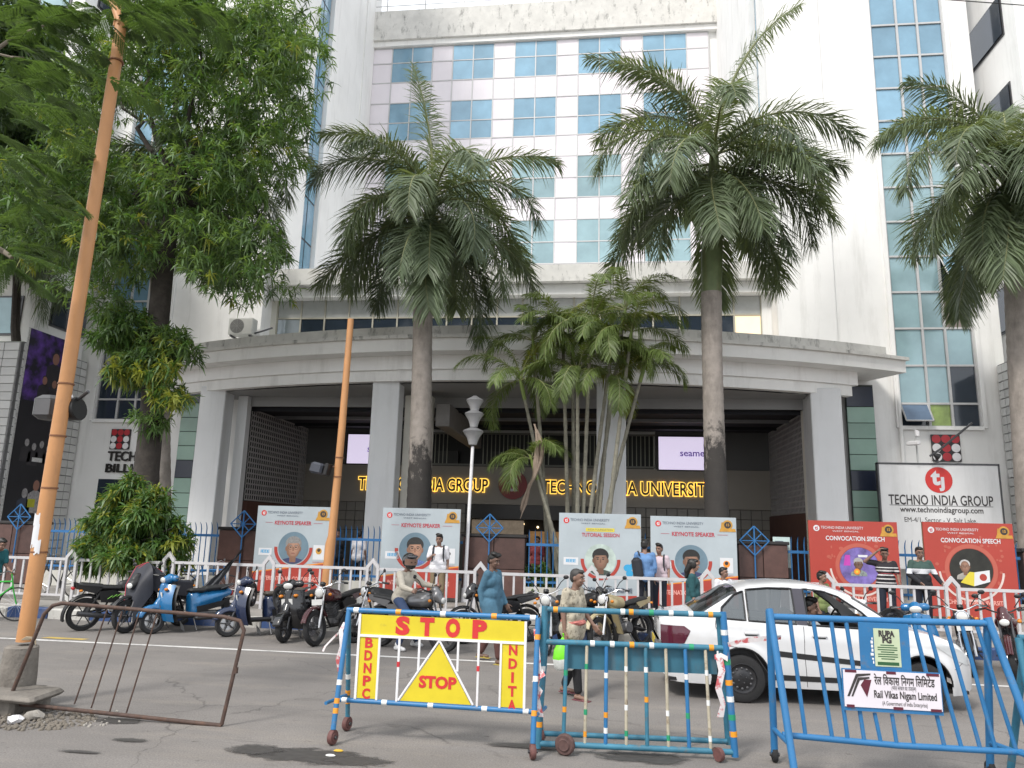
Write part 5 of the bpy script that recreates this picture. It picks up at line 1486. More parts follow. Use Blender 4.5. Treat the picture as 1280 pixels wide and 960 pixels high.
# ---- white signboard of the group, on its own frame before the right tower
sy = 25.6
A, B = at(1098, 580, sy), at(1247, 582.5, sy)
w = B.x - A.x; zt_ = (A.z + B.z) / 2; h = at(1100, 690, sy); hh = zt_ - 1.2
sb = thing('signboard', 'large white signboard with red round emblem reading TECHNO INDIA GROUP', 'sign', ((A.x + B.x) / 2, sy, 1.2))
MB().box(-w / 2, 0, 0, w / 2, .14, hh).build('panel', M('sign_white', (.70, .70, .70), .4, var=.03, dirt=(.4, .4, .38), damt=.35), sb)
f = MB(); f.box(-w / 2 - .05, -.02, 0, -w / 2 - .002, .16, hh + .04).box(w / 2 + .002, -.02, 0, w / 2 + .05, .16, hh + .04).box(-w / 2 - .05, -.02, hh + .002, w / 2 + .05, .16, hh + .06); f.build('frame', DSTEEL, sb)
MB().box(-w / 2 + .3, .14, -1.2, -w / 2 + .42, .26, hh).box(w / 2 - .42, .14, -1.2, w / 2 - .3, .26, hh).build('leg', DSTEEL, sb)
def sz(py): return at(1172, py, sy).z - 1.2
e_ = MB().disc(0, sz(600), .42, -.008, 0, 32).build('emblem', M('emblem_bright_red', (.58, .035, .03), .5, var=0), sb)
text('emblem_letters', 't', e_, (-.10, -.014, sz(600) + .07), .70, PWHT, bold=.03)
text('emblem_letters', 'J', e_, (.11, -.016, sz(600) - .10), .44, PWHT, bold=.03)
text('sign_line', 'TECHNO INDIA GROUP', sb, (0, -.006, sz(626)), .45, PDK, width=w * .87, bold=.006)
text('sign_line', 'www.technoindiagroup.com', sb, (0, -.006, sz(637.6)), .26, PDK, width=w * .69, bold=.004)
MB().box(-w * .43, -.005, sz(632.6), w * .43, -.002, sz(632.0)).build('rule', PDK, sb)
text('sign_line', 'EM-4/1, Sector - V, Salt Lake,', sb, (-.05, -.006, sz(650.5)), .22, PDK, width=w * .60)
# security camera post beside it and a spot lamp on the sign
c = at(1146, 560, 25.5)
cc = thing('security_camera', 'white bullet security camera on a short mast above the left end of the signboard', 'camera', (c.x, 25.5, sb.location.z + hh + .06))
MB().tube([(0, 0, 0), (0, 0, 1.1)], .03, 8).build('mast', ALU, cc)
MB().obox((-.14, -.12, .62), (.16, .42, .13), Matrix.Rotation(R(35), 3, 'Z'), bev=.02).build('camera_body', WHITEP, cc)
MB().obox((.02, -.05, .95), (.12, .12, .2), bev=.02).build('junction_box', WHITEP, cc)
MB().tube([(0, 0, .6), (-.1, -.08, .56)], .02, 6).build('bracket', ALU, cc)
c = at(1172, 574, 25.4)
sl = thing('spot_lamp', 'dark slanting spotlight arm mounted on top of the signboard before the logo', 'lamp', (c.x, 25.45, sb.location.z + hh + .06))
MB().tube([(0, 0, 0), (0, 0, .3)], .05, 8).build('mount', DSTEEL, sl)
MB().tube([(-.25, -.1, .2), (.10, -.15, .45), (.95, -.5, 1.25)], .035, 6).build('arm', DSTEEL, sl)
MB().lathe([(.05, 0), (.11, .12), (.11, .16)], (-.12, -.12, .25), Matrix.Rotation(R(120), 3, 'Y'), 12).build('lamp_head', BLACK, sl)

# ---- slender white lamp post with three stacked cups
ly = 19.9
A, T_ = at(586, 690, ly), at(594, 502, ly)
lp = thing('street_lamp', 'slim white lamp post topped with three stacked cup-shaped shades', 'street lamp', (A.x - .08, ly, .2))
H = T_.z - .2
lean = (T_.x - lp.location.x)
def LP(s): return (lean * s / H, 0, s)
zc = [at(592, y, ly).z - .2 for y in (556, 534, 517)]
MB().tube([LP(0), LP(.35), LP(.351), LP(zc[0] - .05)], [.095, .085, .05, .044], 12).build('pole', WHITEP, lp)
MB().tube([LP(zc[0] - .04), LP(H - .08)], .035, 8).build('spindle', DSTEEL, lp)
SH = M('lamp_cup_white', (.30, .30, .305), .4, var=.1, scale=8)
for k, z in enumerate(zc):
    s = .88 - .07 * k
    x, _, zz = LP(z)
    c_ = MB().lathe([(.05, -.02), (.13 * s, .0), (.15 * s, .08), (.20 * s, .20), (.30 * s, .33), (.33 * s, .36)], (x, 0, zz), None, 20).build('lamp_cup', SH, lp)
    MB().lathe([(.335 * s, .362), (.30 * s, .40), (.12 * s, .47), (.05, .50)], (x, 0, zz), None, 20).build('cup_lid', M('lamp_lid_grey', (.14, .14, .145), .4, var=.1), c_)
x, _, zz = LP(H - .1)
MB().lathe([(.03, -.1), (.09, .0), (.05, .07), (.09, .10), (.01, .24)], (x, 0, zz), None, 12).build('finial', SH, lp)

# ---- orange poles
pl = thing('lamp_pole', 'tall orange pole with torn poster scraps on a concrete base at the left', 'pole', (gz(36, 884).x, 8.15, 0))
def pp(px, py, Y=8.15):
    c = at(px, py, Y); return c - pl.location
b = MB(); c0 = pp(27, 812); 
b.lathe([(.20, 0), (.195, .35), (.175, .64), (.14, .66)], (c0.x, 0, .0), None, 14)
b.build('concrete_base', CONC2, pl)
b = MB(); b.tube([(c0.x + .02, 0, .7), tuple(pp(47, 700)), tuple(pp(84, 470)), tuple(pp(146, 70)), tuple(pp(151, 30))], [.088, .088, .082, .074, .071], 16); b.build('shaft', POLE, pl)
for py, px in ((690, 49), (610, 62), (480, 82.5), (545, 72.5), (77, 145.5)):
    p_ = pp(px, py); MB().lathe([(.092, -.010), (.094, 0), (.092, .010)], p_, None, 16).build('band', M('pole_band_rust', (.22, .10, .05), .6, .3, var=.2), pl)
b = MB(); q = random.Random(2)
for (px, py, w_, h_) in ((51, 668, .075, .16), (52, 683, .06, .10), (53, 650, .06, .08), (74, 700, .0, .0)):
    if w_ == 0: continue
    p_ = pp(px, py); n = 6
    for k in range(n):
        a0, a1 = R(-120 + 60 * k / n), R(-120 + 60 * (k + 1) / n); rr = .0905
        z0, z1 = p_.z - h_ * q.uniform(.7, 1), p_.z + h_ * q.uniform(.7, 1)
        b.add([(p_.x + rr * math.cos(a0), p_.y + rr * math.sin(a0), z0), (p_.x + rr * math.cos(a1), p_.y + rr * math.sin(a1), z0), (p_.x + rr * math.cos(a1), p_.y + rr * math.sin(a1), z1), (p_.x + rr * math.cos(a0), p_.y + rr * math.sin(a0), z1)], [(0, 1, 2, 3)])
b.build('poster_scrap', PWHT, pl)
# head: top finger-like torn sleeve and a swan neck
b = MB(); p0 = pp(151, 30)
b.tube([p0, pp(143, 8), pp(128, -10), pp(105, -25)], [.06, .05, .045, .04], 10)
for k in range(5):
    a = k * 1.25; b.tube([p0 + Vector((.07 * math.cos(a), .07 * math.sin(a), -.05)), p0 + Vector((.08 * math.cos(a), .08 * math.sin(a), .12 + .03 * k))], [.02, .004], 5)
b.build('neck', POLE, pl)
# loudspeaker and flood lamp strapped to it
ls = thing('horn_speaker', 'grey box loudspeaker strapped to the left side of the orange pole', 'loudspeaker', at(63, 510, 8.3))
MB().obox((0, 0, 0), (.30, .30, .30), bev=.05).build('cabinet', M('speaker_grey', (.07, .072, .076), .6, var=.1), ls)
MB().obox((.02, -.155, -.01), (.20, .012, .2), bev=.005).build('grille', M('speaker_mesh', (.09, .09, .095), .7), ls)
MB().tube([(.13, .02, .1), (.26, -.02, .1)], .015, 6).tube([(.13, .02, -.1), (.24, -.02, -.1)], .015, 6).build('bracket', RUST, ls)
fl_ = thing('flood_lamp', 'dark round flood lamp with a short arm on the right side of the orange pole', 'lamp', at(92, 512, 8.3))
MB().lathe([(.04, -.12), (.13, -.05), (.15, .06), (.14, .08)], (0, 0, 0), Matrix.Rotation(R(80), 3, 'Y'), 16).build('lamp_housing', BLACK, fl_)
MB().tube([(0, -.02, .10), (.10, -.05, .13), (.24, -.1, .21)], .02, 6).build('arm', DSTEEL, fl_)
MB().obox((-.02, -.1, .13), (.12, .05, .06), Matrix.Rotation(R(-25), 3, 'Y'), bev=.01).build('clamp', WHITEP, fl_)

pb_ = thing('lamp_pole', 'shorter orange pole standing before the entrance left of the second column', 'pole', (at(408, 720, 17.6).x, 17.6, .2))
def pq(px, py): return at(px, py, 17.6) - pb_.location
MB().tube([(pq(405, 760).x, 0, 0), tuple(pq(413, 680)), tuple(pq(415, 670)), tuple(pq(427, 540)), tuple(pq(438.5, 399))], [.125, .12, .098, .09, .078], 14).build('shaft', POLE, pb_)
for py, px in ((572, 424.5), (596, 422)):
    MB().lathe([(.108, -.015), (.112, 0), (.108, .015)], pq(px, py), None, 14).build('band', MATS['pole_band_rust'], pb_)
cm = thing('flood_lamp', 'dark box lamp bracketed to the shorter orange pole by the entrance', 'lamp', at(403, 587, 17.5))
MB().obox((-.12, 0, .03), (.32, .3, .28), Matrix.Rotation(R(12), 3, 'Y'), bev=.05).build('lamp_housing', M('lamp_dark_blue_grey', (.05, .055, .07), .45), cm)
MB().obox((.14, -.02, .0), (.10, .28, .30), Matrix.Rotation(R(12), 3, 'Y'), bev=.02).build('lens', BLACK, cm)
MB().tube([(.1, .1, .05), (.36, .08, .1)], .025, 6).build('bracket', RUST, cm)

# overhead wires at the top right
for (a, c_) in (((1230, 12), (1300, 6)), ((1100, -12), (1300, 24))):
    pts = [at(a[0] + (c_[0] - a[0]) * s, a[1] + (c_[1] - a[1]) * s, 16 + s * 2) for s in np.linspace(-1.5, 2.5, 9)]
tag(MB().tube([at(700, -40, 18), at(1000, -14, 17), at(1300, 8, 16), at(1700, 10, 14)], .012, 5).build('overhead_wire', BLACK), 'thin dark overhead wire crossing the top right corner', 'wire')
# ================================================================ STREET BARRIERS IN FRONT
TAPEW = M('barrier_tape_white', (.66, .62, .62), .4, var=.12, scale=14, dirt=(.50, .05, .06), damt=.9, dstretch=(1, 1, 1), dscale=9, dlo=.50, dhi=.56)
def band(b, p0, p1, s, ln, r, mi):
    """reflective tape ring round a tube"""
    p0, p1 = Vector(p0), Vector(p1); d = (p1 - p0).normalized(); c = p0.lerp(p1, s)
    b.tube([c - d * ln / 2, c + d * ln / 2], r, 10, mi)
TAPES = [WHITET, ORANGET, GREENT]
def tape_ribbon(name, pts, w, parent, seed):
    q = random.Random(seed); V, F = [], []
    for i, p in enumerate(pts):
        p = Vector(p); tw = q.uniform(-.9, .9)
        d = Vector((0, .3 * math.sin(tw), math.cos(tw))) * w
        if abs(Vector(pts[-1]).z - Vector(pts[0]).z) > abs(Vector(pts[-1]).x - Vector(pts[0]).x): d = Vector((math.cos(tw), .4 * math.sin(tw), 0)) * w
        V += [p - d / 2, p + d / 2]
    for i in range(len(pts) - 1): F.append((2 * i, 2 * i + 1, 2 * i + 3, 2 * i + 2))
    b = MB().add(V, F, 0, True)
    return b.build(name, TAPEW, parent)
def caster(parent, x, y, r=.075, mat=None, rz=0.0):
    rot = Matrix.Rotation(rz, 3, 'Z') @ Matrix.Rotation(PI / 2, 3, 'Y')
    w = MB().lathe([(.02, -.03), (r * .55, -.03), (r * .6, -.022), (r * .9, -.024), (r, -.012), (r, .012), (r * .9, .024), (r * .6, .022), (r * .55, .03), (.02, .03)], (x, y, r), rot, 18).build('wheel', mat or M('caster_red_brown', (.12, .05, .045), .7, var=.25, scale=20), parent)
    MB().lathe([(.018, -.045), (.018, .045)], (x, y, r), rot, 8).build('axle', DSTEEL, w)
    return w

# ---- yellow STOP barrier
B0 = at(437, 763, 7.72); B1 = at(673, 771, 7.68)
st = thing('stop_barrier', 'blue wheeled barrier with yellow STOP panels and BDNPC lettering', 'barrier', (B0.x, 7.7, 0), math.atan2(7.66 - 7.72, B1.x - B0.x), 'police barriers across the road')
W = (B1 - B0).length; HT = (B0.z + B1.z) / 2
def U(px): return (px - 437) / 236 * W
def ZZ(px, py): return HT - (py - 763 - (px - 437) * .034) / 162 * HT
LEAN = .0
fr = MB()
TR = [(-.02, 0, HT), (W, 0, HT)]
b = MB(); b.tube(TR, .026, 12); b.build('top_rail', BLUEB, st)
zb = ZZ(437, 877)
b = MB(); b.tube([(-.06, -.02, zb), (W - .04, -.02, zb)], .024, 12); b.build('bottom_rail', BLUEB, st)
for (s, x0, x1) in ((0, U(437), U(420)), (1, W, W - .03)):
    for (yy, nm) in ((-.24, 'leg'), (.28, 'leg')):
        xb = (x1 + .15 if s == 0 else x1 + .03) if yy < 0 else x1 + (.10 if s == 0 else .05)
        a_, c_ = (x0, 0, HT), (xb, yy, .14)
        MB().tube([a_, c_], .026 if yy < 0 else .024, 12).build(nm, BLUEB if yy < 0 else TEALB, st)
        tb = MB()
        for (q_, mi) in ((.16 if s else .85, 1), (.62 if s == 0 else .5, 0), (.77, 1)): band(tb, a_, c_, q_, .05, .0275, mi)
        tb.build('reflective_tape', TAPES, st)
        caster(st, xb, yy - .0, .072, None, .3 if s else -.2)
    MB().tube([(x1 + .04, -.20, zb), (x1 + .10, .20, zb)], .018, 8).build('cross_tube', BLUEB, st)
tb = MB()
for px, mi in ((447, 0), (501, 1), (557, 0), (620, 1), (667, 0)): band(tb, *TR, (U(px) + .02) / (W + .02), .055, .0285, mi)
for px in (440, 490, 547, 612, 661): band(tb, (-.06, -.02, zb), (W - .04, -.02, zb), (U(px) + .06) / (W + .02), .055, .0265, 0)
tb.build('reflective_tape', TAPES, st)
yl, yr_ = U(453.5), U(659)
zt1, zt0 = HT - .035, ZZ(455, 795)
yp = -.03
MB().box(yl + .012, yp, zt0 + .012, yr_ - .012, yp + .006, zt1).build('sign_panel', YELLOW, st)
f = MB()
f.box(yl - .012, yp - .012, zb + .02, yl + .012, yp + .018, zt1)
f.box(yr_ - .012, yp - .012, zb + .02, yr_ + .012, yp + .018, zt1)
f.box(yl + .012, yp - .012, zt0 - .012, yr_ - .012, yp + .018, zt0 + .012)
f.build('frame', WHITEP, st)
lc, rc = U(480), U(630)
MB().box(yl + .012, yp, zb + .03, lc - .01, yp + .006, zt0 - .012).build('sign_panel', YELLOW, st)
MB().box(rc + .01, yp, zb + .03, yr_ - .012, yp + .006, zt0 - .012).build('sign_panel', YELLOW, st)
for px in (480, 505, 530, 578, 603, 630):
    x = U(px); top = zt0 - .012
    zbm = zb + .02
    if px == 530: zbm = ZZ(530, 838)
    if px == 578: zbm = ZZ(578, 838)
    bb = MB().box(x - .010, yp - .010, zbm, x + .010, yp + .010, top).build('bar', WHITEP, st)
    if px in (505, 603):
        MB().box(x - .013, yp - .013, zb + (top - zb) * .56, x + .013, yp + .013, zb + (top - zb) * .64).build('red_tape', M('red_tape', (.5, .03, .04), .4), bb)
apx, apz = U(554.5), zt0 - .015
bl_, br_ = U(507), U(598); zbt = zb + .03
MB().prism([(bl_ + .02, zbt), (br_ - .02, zbt), (apx, apz - .03)], yp, yp + .006).build('sign_panel', YELLOW, st)
b = MB(); b.tube([(bl_, yp, zbt), (apx, yp, apz)], .011, 6); b.tube([(br_, yp, zbt), (apx, yp, apz)], .011, 6); b.build('triangle_frame', WHITEP, st)
for ch, px in zip('STOP', (508, 538.5, 570.5, 603.5)):
    text('letter', ch, st, (U(px), yp - .004, (zt0 + zt1) / 2 + 0), .225, REDP, width=.15, bold=.014)
text('stop_word', 'STOP', st, (apx, yp - .004, ZZ(553, 853)), .15, REDP, width=.385, bold=.007)
for i, ch in enumerate('BDNPC'): text('letter', ch, st, ((yl + lc) / 2, yp - .004, zt0 - .075 - i * .122), .13, REDP, width=.083, bold=.005)
for i, ch in enumerate('NDITA'): text('letter', ch, st, ((yr_ + rc) / 2, yp - .004, zt0 - .075 - i * .128), .13, REDP, width=.085 if ch != 'I' else .026, bold=.005)
tape_ribbon('barrier_tape', [(-.02, -.04, HT - .12), (-.05, -.06, HT - .2), (-.02, -.08, HT - .35), (-.06, -.07, HT - .48), (-.03, -.06, HT - .60)], .05, st, 1)
tape_ribbon('barrier_tape', [(-.03, -.04, HT - .18), (-.12, -.06, HT - .27), (-.20, -.08, HT - .36), (-.22, -.08, HT - .41)], .035, st, 2)
tape_ribbon('barrier_tape', [(W - .02, -.04, HT - .1), (W + .01, -.07, HT - .3), (W + .03, -.08, HT - .5), (W, -.08, HT - .66), (W + .06, -.09, HT - .9)], .045, st, 3)
tape_ribbon('barrier_tape', [(W + .02, -.06, HT - .45), (W + .07, -.09, HT - .52), (W - .02, -.10, HT - .58), (W + .05, -.1, HT - .66), (W + .02, -.1, HT - .74)], .05, st, 9)

# ---- worn teal barrier in the middle
A0, A1 = at(681, 762, 7.66), at(905, 768, 7.75)
mbr = thing('crowd_barrier', 'worn teal wheeled barrier of upright bars with a sheet metal strip', 'barrier', (A0.x, 7.7, 0), math.atan2(.1, A1.x - A0.x), 'police barriers across the road')
W = A1.x - A0.x; HT = A0.z
def U(px, py=800): return (px - 681) / 224 * W
zm, zb = at(790, 807, 7.7).z, at(790, 936, 7.68).z
MB().tube([(0, 0, HT), (W, 0, HT)], .028, 12).build('top_rail', TEALB, mbr)
MB().tube([(-.01, 0, zm), (W + .03, 0, zm)], .028, 12).build('middle_rail', TEALB, mbr)
MB().tube([(-.04, -.03, zb), (W + .07, -.03, zb)], .028, 12).build('bottom_rail', TEALB, mbr)
MB().tube([(0, .22, zb + .03), (W + .05, .22, zb + .03)], .026, 12).build('bottom_rail', TEALB, mbr)
for (x, dx) in ((0, -.05), (W, .07)):
    MB().tube([(x, 0, HT + .03), (x + dx, -.03, zb - .04)], .034, 12).build('post', BLUEB if x else TEALB, mbr)
    MB().tube([(x + (.03 if x == 0 else -.03), .05, HT - .02), (x + dx, .25, zb)], .030, 12).build('post', TEALB, mbr)
MB().box(U(709) + .0, .05, zm - .255, W - .06, .056, zm - .03).build('sheet_strip', M('teal_sheet', (.03, .13, .19), .6, var=.2, scale=4, dirt=(.12, .09, .07), damt=.6, dstretch=(1, 1, .4), dscale=5), mbr)
bars = [(709, 0), (734.5, 1), (759, 2), (783.5, 1), (808, 0), (833, 1), (857, 2), (882, 1)]
for i, (px, k) in enumerate(bars):
    x0, x1 = U(px), U(px) + (U(px) - W / 2) * .035
    a_, c_ = (x0, -.005, zm - .02), (x1, -.03, zb)
    bb = MB().tube([a_, c_], .019 if k != 1 else .016, 10).build('bar', [TEALB, BEIGEB, BLUEB][k], mbr)
    tb = MB(); q = random.Random(i)
    for s in (.2 + q.random() * .1, .5 + q.random() * .2, .84 + q.random() * .06):
        if q.random() < .8: band(tb, a_, c_, s, .05, .0205 if k != 1 else .0175, q.choice([0, 0, 1, 2] if k != 1 else [1, 2, 0]))
    if tb.v: tb.build('reflective_tape', TAPES, bb)
tb = MB()
for s, mi in ((.06, 1), (.44, 0), (.487, 1), (.60, 2), (.71, 0), (.82, 0), (.93, 1)): band(tb, (0, 0, HT), (W, 0, HT), s, .045, .030, mi)
for s, mi in ((.27, 0), (.38, 0), (.49, 1), (.60, 0), (.82, 2), (.93, 1)): band(tb, (0, 0, zm), (W, 0, zm), s, .045, .030, mi)
for s, mi in ((.13, 0), (.35, 2), (.5, 1), (.62, 0), (.75, 2), (.87, 1)): band(tb, (W, 0, HT), (W + .07, -.03, zb), s, .05, .036, mi)
for s, mi in ((.45, 0), (.78, 1), (.86, 1)): band(tb, (0, 0, HT), (-.05, -.03, zb), s, .05, .036, mi)
tb.build('reflective_tape', TAPES, mbr)
x = U(708)
w = MB().lathe([(.02, -.04), (.05, -.045), (.06, -.03), (.085, -.03), (.098, -.015), (.098, .015), (.085, .03), (.06, .03), (.05, .045), (.02, .045)], (x, -.12, .098), Matrix.Rotation(R(70), 3, 'Z') @ Matrix.Rotation(PI / 2, 3, 'Y'), 20).build('wheel', M('caster_brown', (.09, .05, .045), .8, var=.3, scale=20), mbr)
MB().tube([(x, -.10, .1), (x, -.02, zb)], .02, 8).build('fork', RUST, w)
x = U(889)
w = MB().lathe([(.02, -.02), (.06, -.022), (.065, 0), (.06, .022), (.02, .022)], (x + .03, -.10, .065), Matrix.Rotation(R(30), 3, 'Z') @ Matrix.Rotation(PI / 2, 3, 'Y'), 14).build('wheel', M('caster_red_brown', (.12, .05, .045), .7), mbr)
MB().tube([(x + .01, -.06, .1), (x - .02, -.03, zb)], .022, 8).build('fork', RUST, w)
xw = W + .01
tape_ribbon('barrier_tape', [(xw, -.03, zm + .03), (xw + .12, -.05, zm + .07), (xw + .25, -.07, zm + .10), (xw + .38, -.12, zm + .12), (xw + .50, -.16, zm + .14)], .055, mbr, 4)
tape_ribbon('barrier_tape', [(W - .06, -.05, zm - .07), (W - .04, -.07, zm - .2), (W - .08, -.08, zm - .36), (W - .04, -.08, zm - .5), (W - .07, -.08, zm - .62)], .075, mbr, 5)
tape_ribbon('barrier_tape', [(W - .10, -.04, zm - .08), (W - .04, -.05, zm - .06), (W + .02, -.06, zm - .09), (W + .03, -.05, zm - .04)], .05, mbr, 6)

# ---- bright blue barrier at the right with the company board
C0, C1 = at(962, 768, 7.5), at(1236, 785, 7.45)
rb = thing('crowd_barrier', 'bright blue A-frame barrier carrying a white RAIL VIKAS board and a RUPA PG bill', 'barrier', (C0.x, 7.5, 0), math.atan2(-.05, C1.x - C0.x), 'police barriers across the road')
W = C1.x - C0.x; HT = C0.z
def U(px): return (px - 962) / 274 * W
def V(px, py): return HT - (py - 768 - (px - 962) * .062) / 175 * HT
zb = V(1100, 912)
MB().tube([(0, 0, HT - .02), (W * .53, .0, HT - .015), (W, 0, HT)], .030, 12).build('top_rail', BLUEB, rb)
MB().tube([(.06, -.05, zb + .02), (W * .55, -.045, zb - .01), (W + .16, -.05, zb)], .028, 12).build('bottom_rail', BLUEB, rb)
for (x, dxf, dxb) in ((0, .10, .05), (W, .24, .03)):
    MB().tube([(x, 0, HT + .05), (x + dxf, -.36, .0)], .033, 12).build('leg', BLUEB, rb)
    MB().tube([(x, .02, HT + .03), (x + dxb, .30, .06)], .033, 12).build('leg', BLUEB, rb)
    MB().tube([(x + dxf * .7, -.25, zb), (x + dxb * .8, .22, zb)], .022, 8).build('cross_tube', BLUEB, rb)
caster(rb, .05, .30, .07, RUBBER)
caster(rb, W + .03, .30, .07, RUBBER)
tops = [988, 1018, 1041, 1060, 1145, 1162, 1184, 1204, 1222]
bots = [1000, 1033, 1052, 1072, 1168, 1188, 1210, 1228, 1252]
for px0, px1 in zip(tops, bots):
    MB().tube([(U(px0), -.0, HT - .03), (U(px1), -.045, zb)], .019, 8).build('bar', BLUEB, rb)
for px0, px1 in zip((1087, 1108, 1128), (1092, 1111, 1132)):
    MB().tube([(U(px0), -.035, V(1100, 880)), (U(px1), -.045, zb)], .018, 8).build('bar', BLUEB, rb)
MB().box(U(1073), -.055, V(1100, 834), U(1135), -.045, HT - .03).build('back_plate', BLUEB, rb)
bd = MB(); a_, c_ = U(1049), U(1167)
z1, z0 = V(1108, 834), V(1108, 874)
rotx = Matrix.Rotation(R(-6), 3, 'X')
bd.box(a_, -.088, z0, c_, -.08, z1)
bdo = bd.build('notice_board', M('company_board_white', (.66, .62, .67), .35, var=.03), rb)
MB().box(a_ - .01, -.078, z0 - .035, c_ + .01, -.07, z1 + .01).build('board_back', BLUEB, rb)
cr = M('board_maroon', (.10, .015, .03), .4, var=.05)
b = MB()
w_, h_ = c_ - a_, z1 - z0
for (u0, u1, v) in ((.02, .14, .97), (.45, .55, .97), (.86, .99, .97), (.02, .10, .02), (.5, .6, .02), (.88, .99, .02)):
    b.box(a_ + w_ * u0, -.0905, z0 + h_ * v - .012, a_ + w_ * u1, -.0885, z0 + h_ * v + .012)
b.build('board_clip', cr, bdo)
text('board_line', 'रेल िवकास िनगम िलिमटेड', bdo, (a_ + w_ * .63, -.091, z0 + h_ * .74), .10, PDK, width=w_ * .62, bold=.002)
text('board_line', 'Rail Vikas Nigam Limited', bdo, (a_ + w_ * .63, -.091, z0 + h_ * .37), .088, PDK, width=w_ * .64, bold=.002)
text('board_line', '(भारत सरकार का उपक्रम)', bdo, (a_ + w_ * .62, -.091, z0 + h_ * .56), .05, PDK, width=w_ * .25)
text('board_line', '(A Government of India Enterprise)', bdo, (a_ + w_ * .62, -.091, z0 + h_ * .14), .05, PDK, width=w_ * .46)
lx, lz = a_ + w_ * .03, z0 + h_ * .28
b = MB()
b.flat([(lx, lz), (lx + .02, lz), (lx + .10, lz + .17), (lx + .21, lz + .19), (lx + .21, lz + .205), (lx + .085, lz + .195)], -.0906)
b.flat([(lx + .035, lz), (lx + .05, lz), (lx + .115, lz + .14), (lx + .20, lz + .16), (lx + .20, lz + .175), (lx + .10, lz + .165)], -.0907)
b.build('board_logo', PDK, bdo)
MB().flat([(lx + .12, lz + .10), (lx + .17, lz), (lx + .215, lz + .15), (lx + .155, lz + .15)], -.0908).build('board_logo', cr, bdo)
pa, pbx = U(1091), U(1123)
z1, z0 = V(1107, 787), V(1107, 829)
bill = MB().box(pa, -.0605, z0, pbx, -.057, z1).build('paper_bill', M('bill_pale_green', (.46, .53, .36), .6, var=.08, scale=6), rb)
GT = M('bill_dark_green', (.02, .09, .03), .6, var=0)
w_, h_ = pbx - pa, z1 - z0; xm = (pa + pbx) / 2
text('bill_line', 'RUPA', bill, (xm, -.063, z0 + h_ * .86), .07, PDK, width=w_ * .62, bold=.004)
text('bill_line', 'PG', bill, (xm, -.063, z0 + h_ * .69), .07, PDK, width=w_ * .36, bold=.004)
for i in range(7):
    ww = w_ * (.38 if i % 3 else .26)
    MB().box(xm - ww, -.0625, z0 + h_ * (.55 - .06 * i), xm + ww, -.0612, z0 + h_ * (.575 - .06 * i)).build('bill_line', GT, bill)
MB().box(pa + .02, -.0625, z0 + .012, pbx - .02, -.0612, z0 + .04).build('bill_bar', GT, bill)
b = MB(); q = random.Random(6)
for k in range(7): b.box(pa - .035 + q.uniform(0, .02), -.0605, z0 + .02 + k * .035, pa - .01, -.0585, z0 + .02 + k * .035 + q.uniform(.01, .03))
b.build('paper_scrap', WHITEP, rb)

# ---- edge of one more barrier at the far right
D0 = at(1273, 797, 7.4)
xb = thing('crowd_barrier', 'teal barrier only just entering the picture at the right edge', 'barrier', (D0.x, 7.4, 0), 0, 'police barriers across the road')
Hx = D0.z
for dy, nm in ((-.05, 'post'), (.14, 'post')):
    MB().tube([(0 if dy < 0 else .06, 0, Hx), (.02, dy * 3, .02)], .032, 10).build(nm, TEALB, xb)
MB().tube([(0, 0, Hx), (1.6, 0, Hx)], .028, 10).build('top_rail', TEALB, xb)
MB().tube([(0, 0, .5), (1.6, 0, .5)], .026, 10).build('bottom_rail', TEALB, xb)
for k in range(6): MB().tube([(.25 + k * .22, 0, Hx), (.25 + k * .22, 0, .5)], .017, 8).build('bar', TEALB, xb)
tb = MB(); band(tb, (0, 0, Hx), (.02, -.15, .02), .42, .06, .034, 1); band(tb, (0, 0, Hx), (.02, -.15, .02), .66, .06, .034, 1); tb.build('reflective_tape', TAPES, xb)

# ---- rusty tilted gate frame leaning on the pole at the left
gp = [(7, 886), (55, 768), (66, 757), (78, 754), (280, 771), (300, 776), (305, 788), (277, 906)]
def gq(px, py):
    s = (py - 754) / 150
    Y = 7.86 + (1 - s) * .06
    return at(px, py, Y)
c0 = gq(275, 908)
gf = thing('gate_frame', 'rusty bent tubular gate frame with four thin bars leaning on the orange pole base', 'barrier', (c0.x, c0.y, 0))
def gl(px, py): return gq(px, py) - gf.location
MB().tube([gl(*p) for p in gp], .021, 10).build('frame_tube', RUST, gf)
MB().tube([gl(5, 878), gl(277, 907)], .022, 10).build('bottom_tube', RUST, gf)
for (a_, c_) in (((134, 762), (93, 880)), ((153, 764), (114, 885)), ((174, 766), (137, 890)), ((196, 768), (158, 891))):
    MB().tube([gl(*a_), gl(*c_)], .0095, 6).build('bar', RUST, gf)
MB().obox(gl(295, 838), (.03, .04, .06)).build('latch', RUST, gf)
b = MB()
for k in range(5): b.tube([gl(27 + k * 2.2, 800), gl(33 + k * 2, 796), gl(45, 800 + k * 1.5)], .006, 5)
b.build('tie_rope', M('rope', (.30, .25, .18), .9, var=.2), gf)
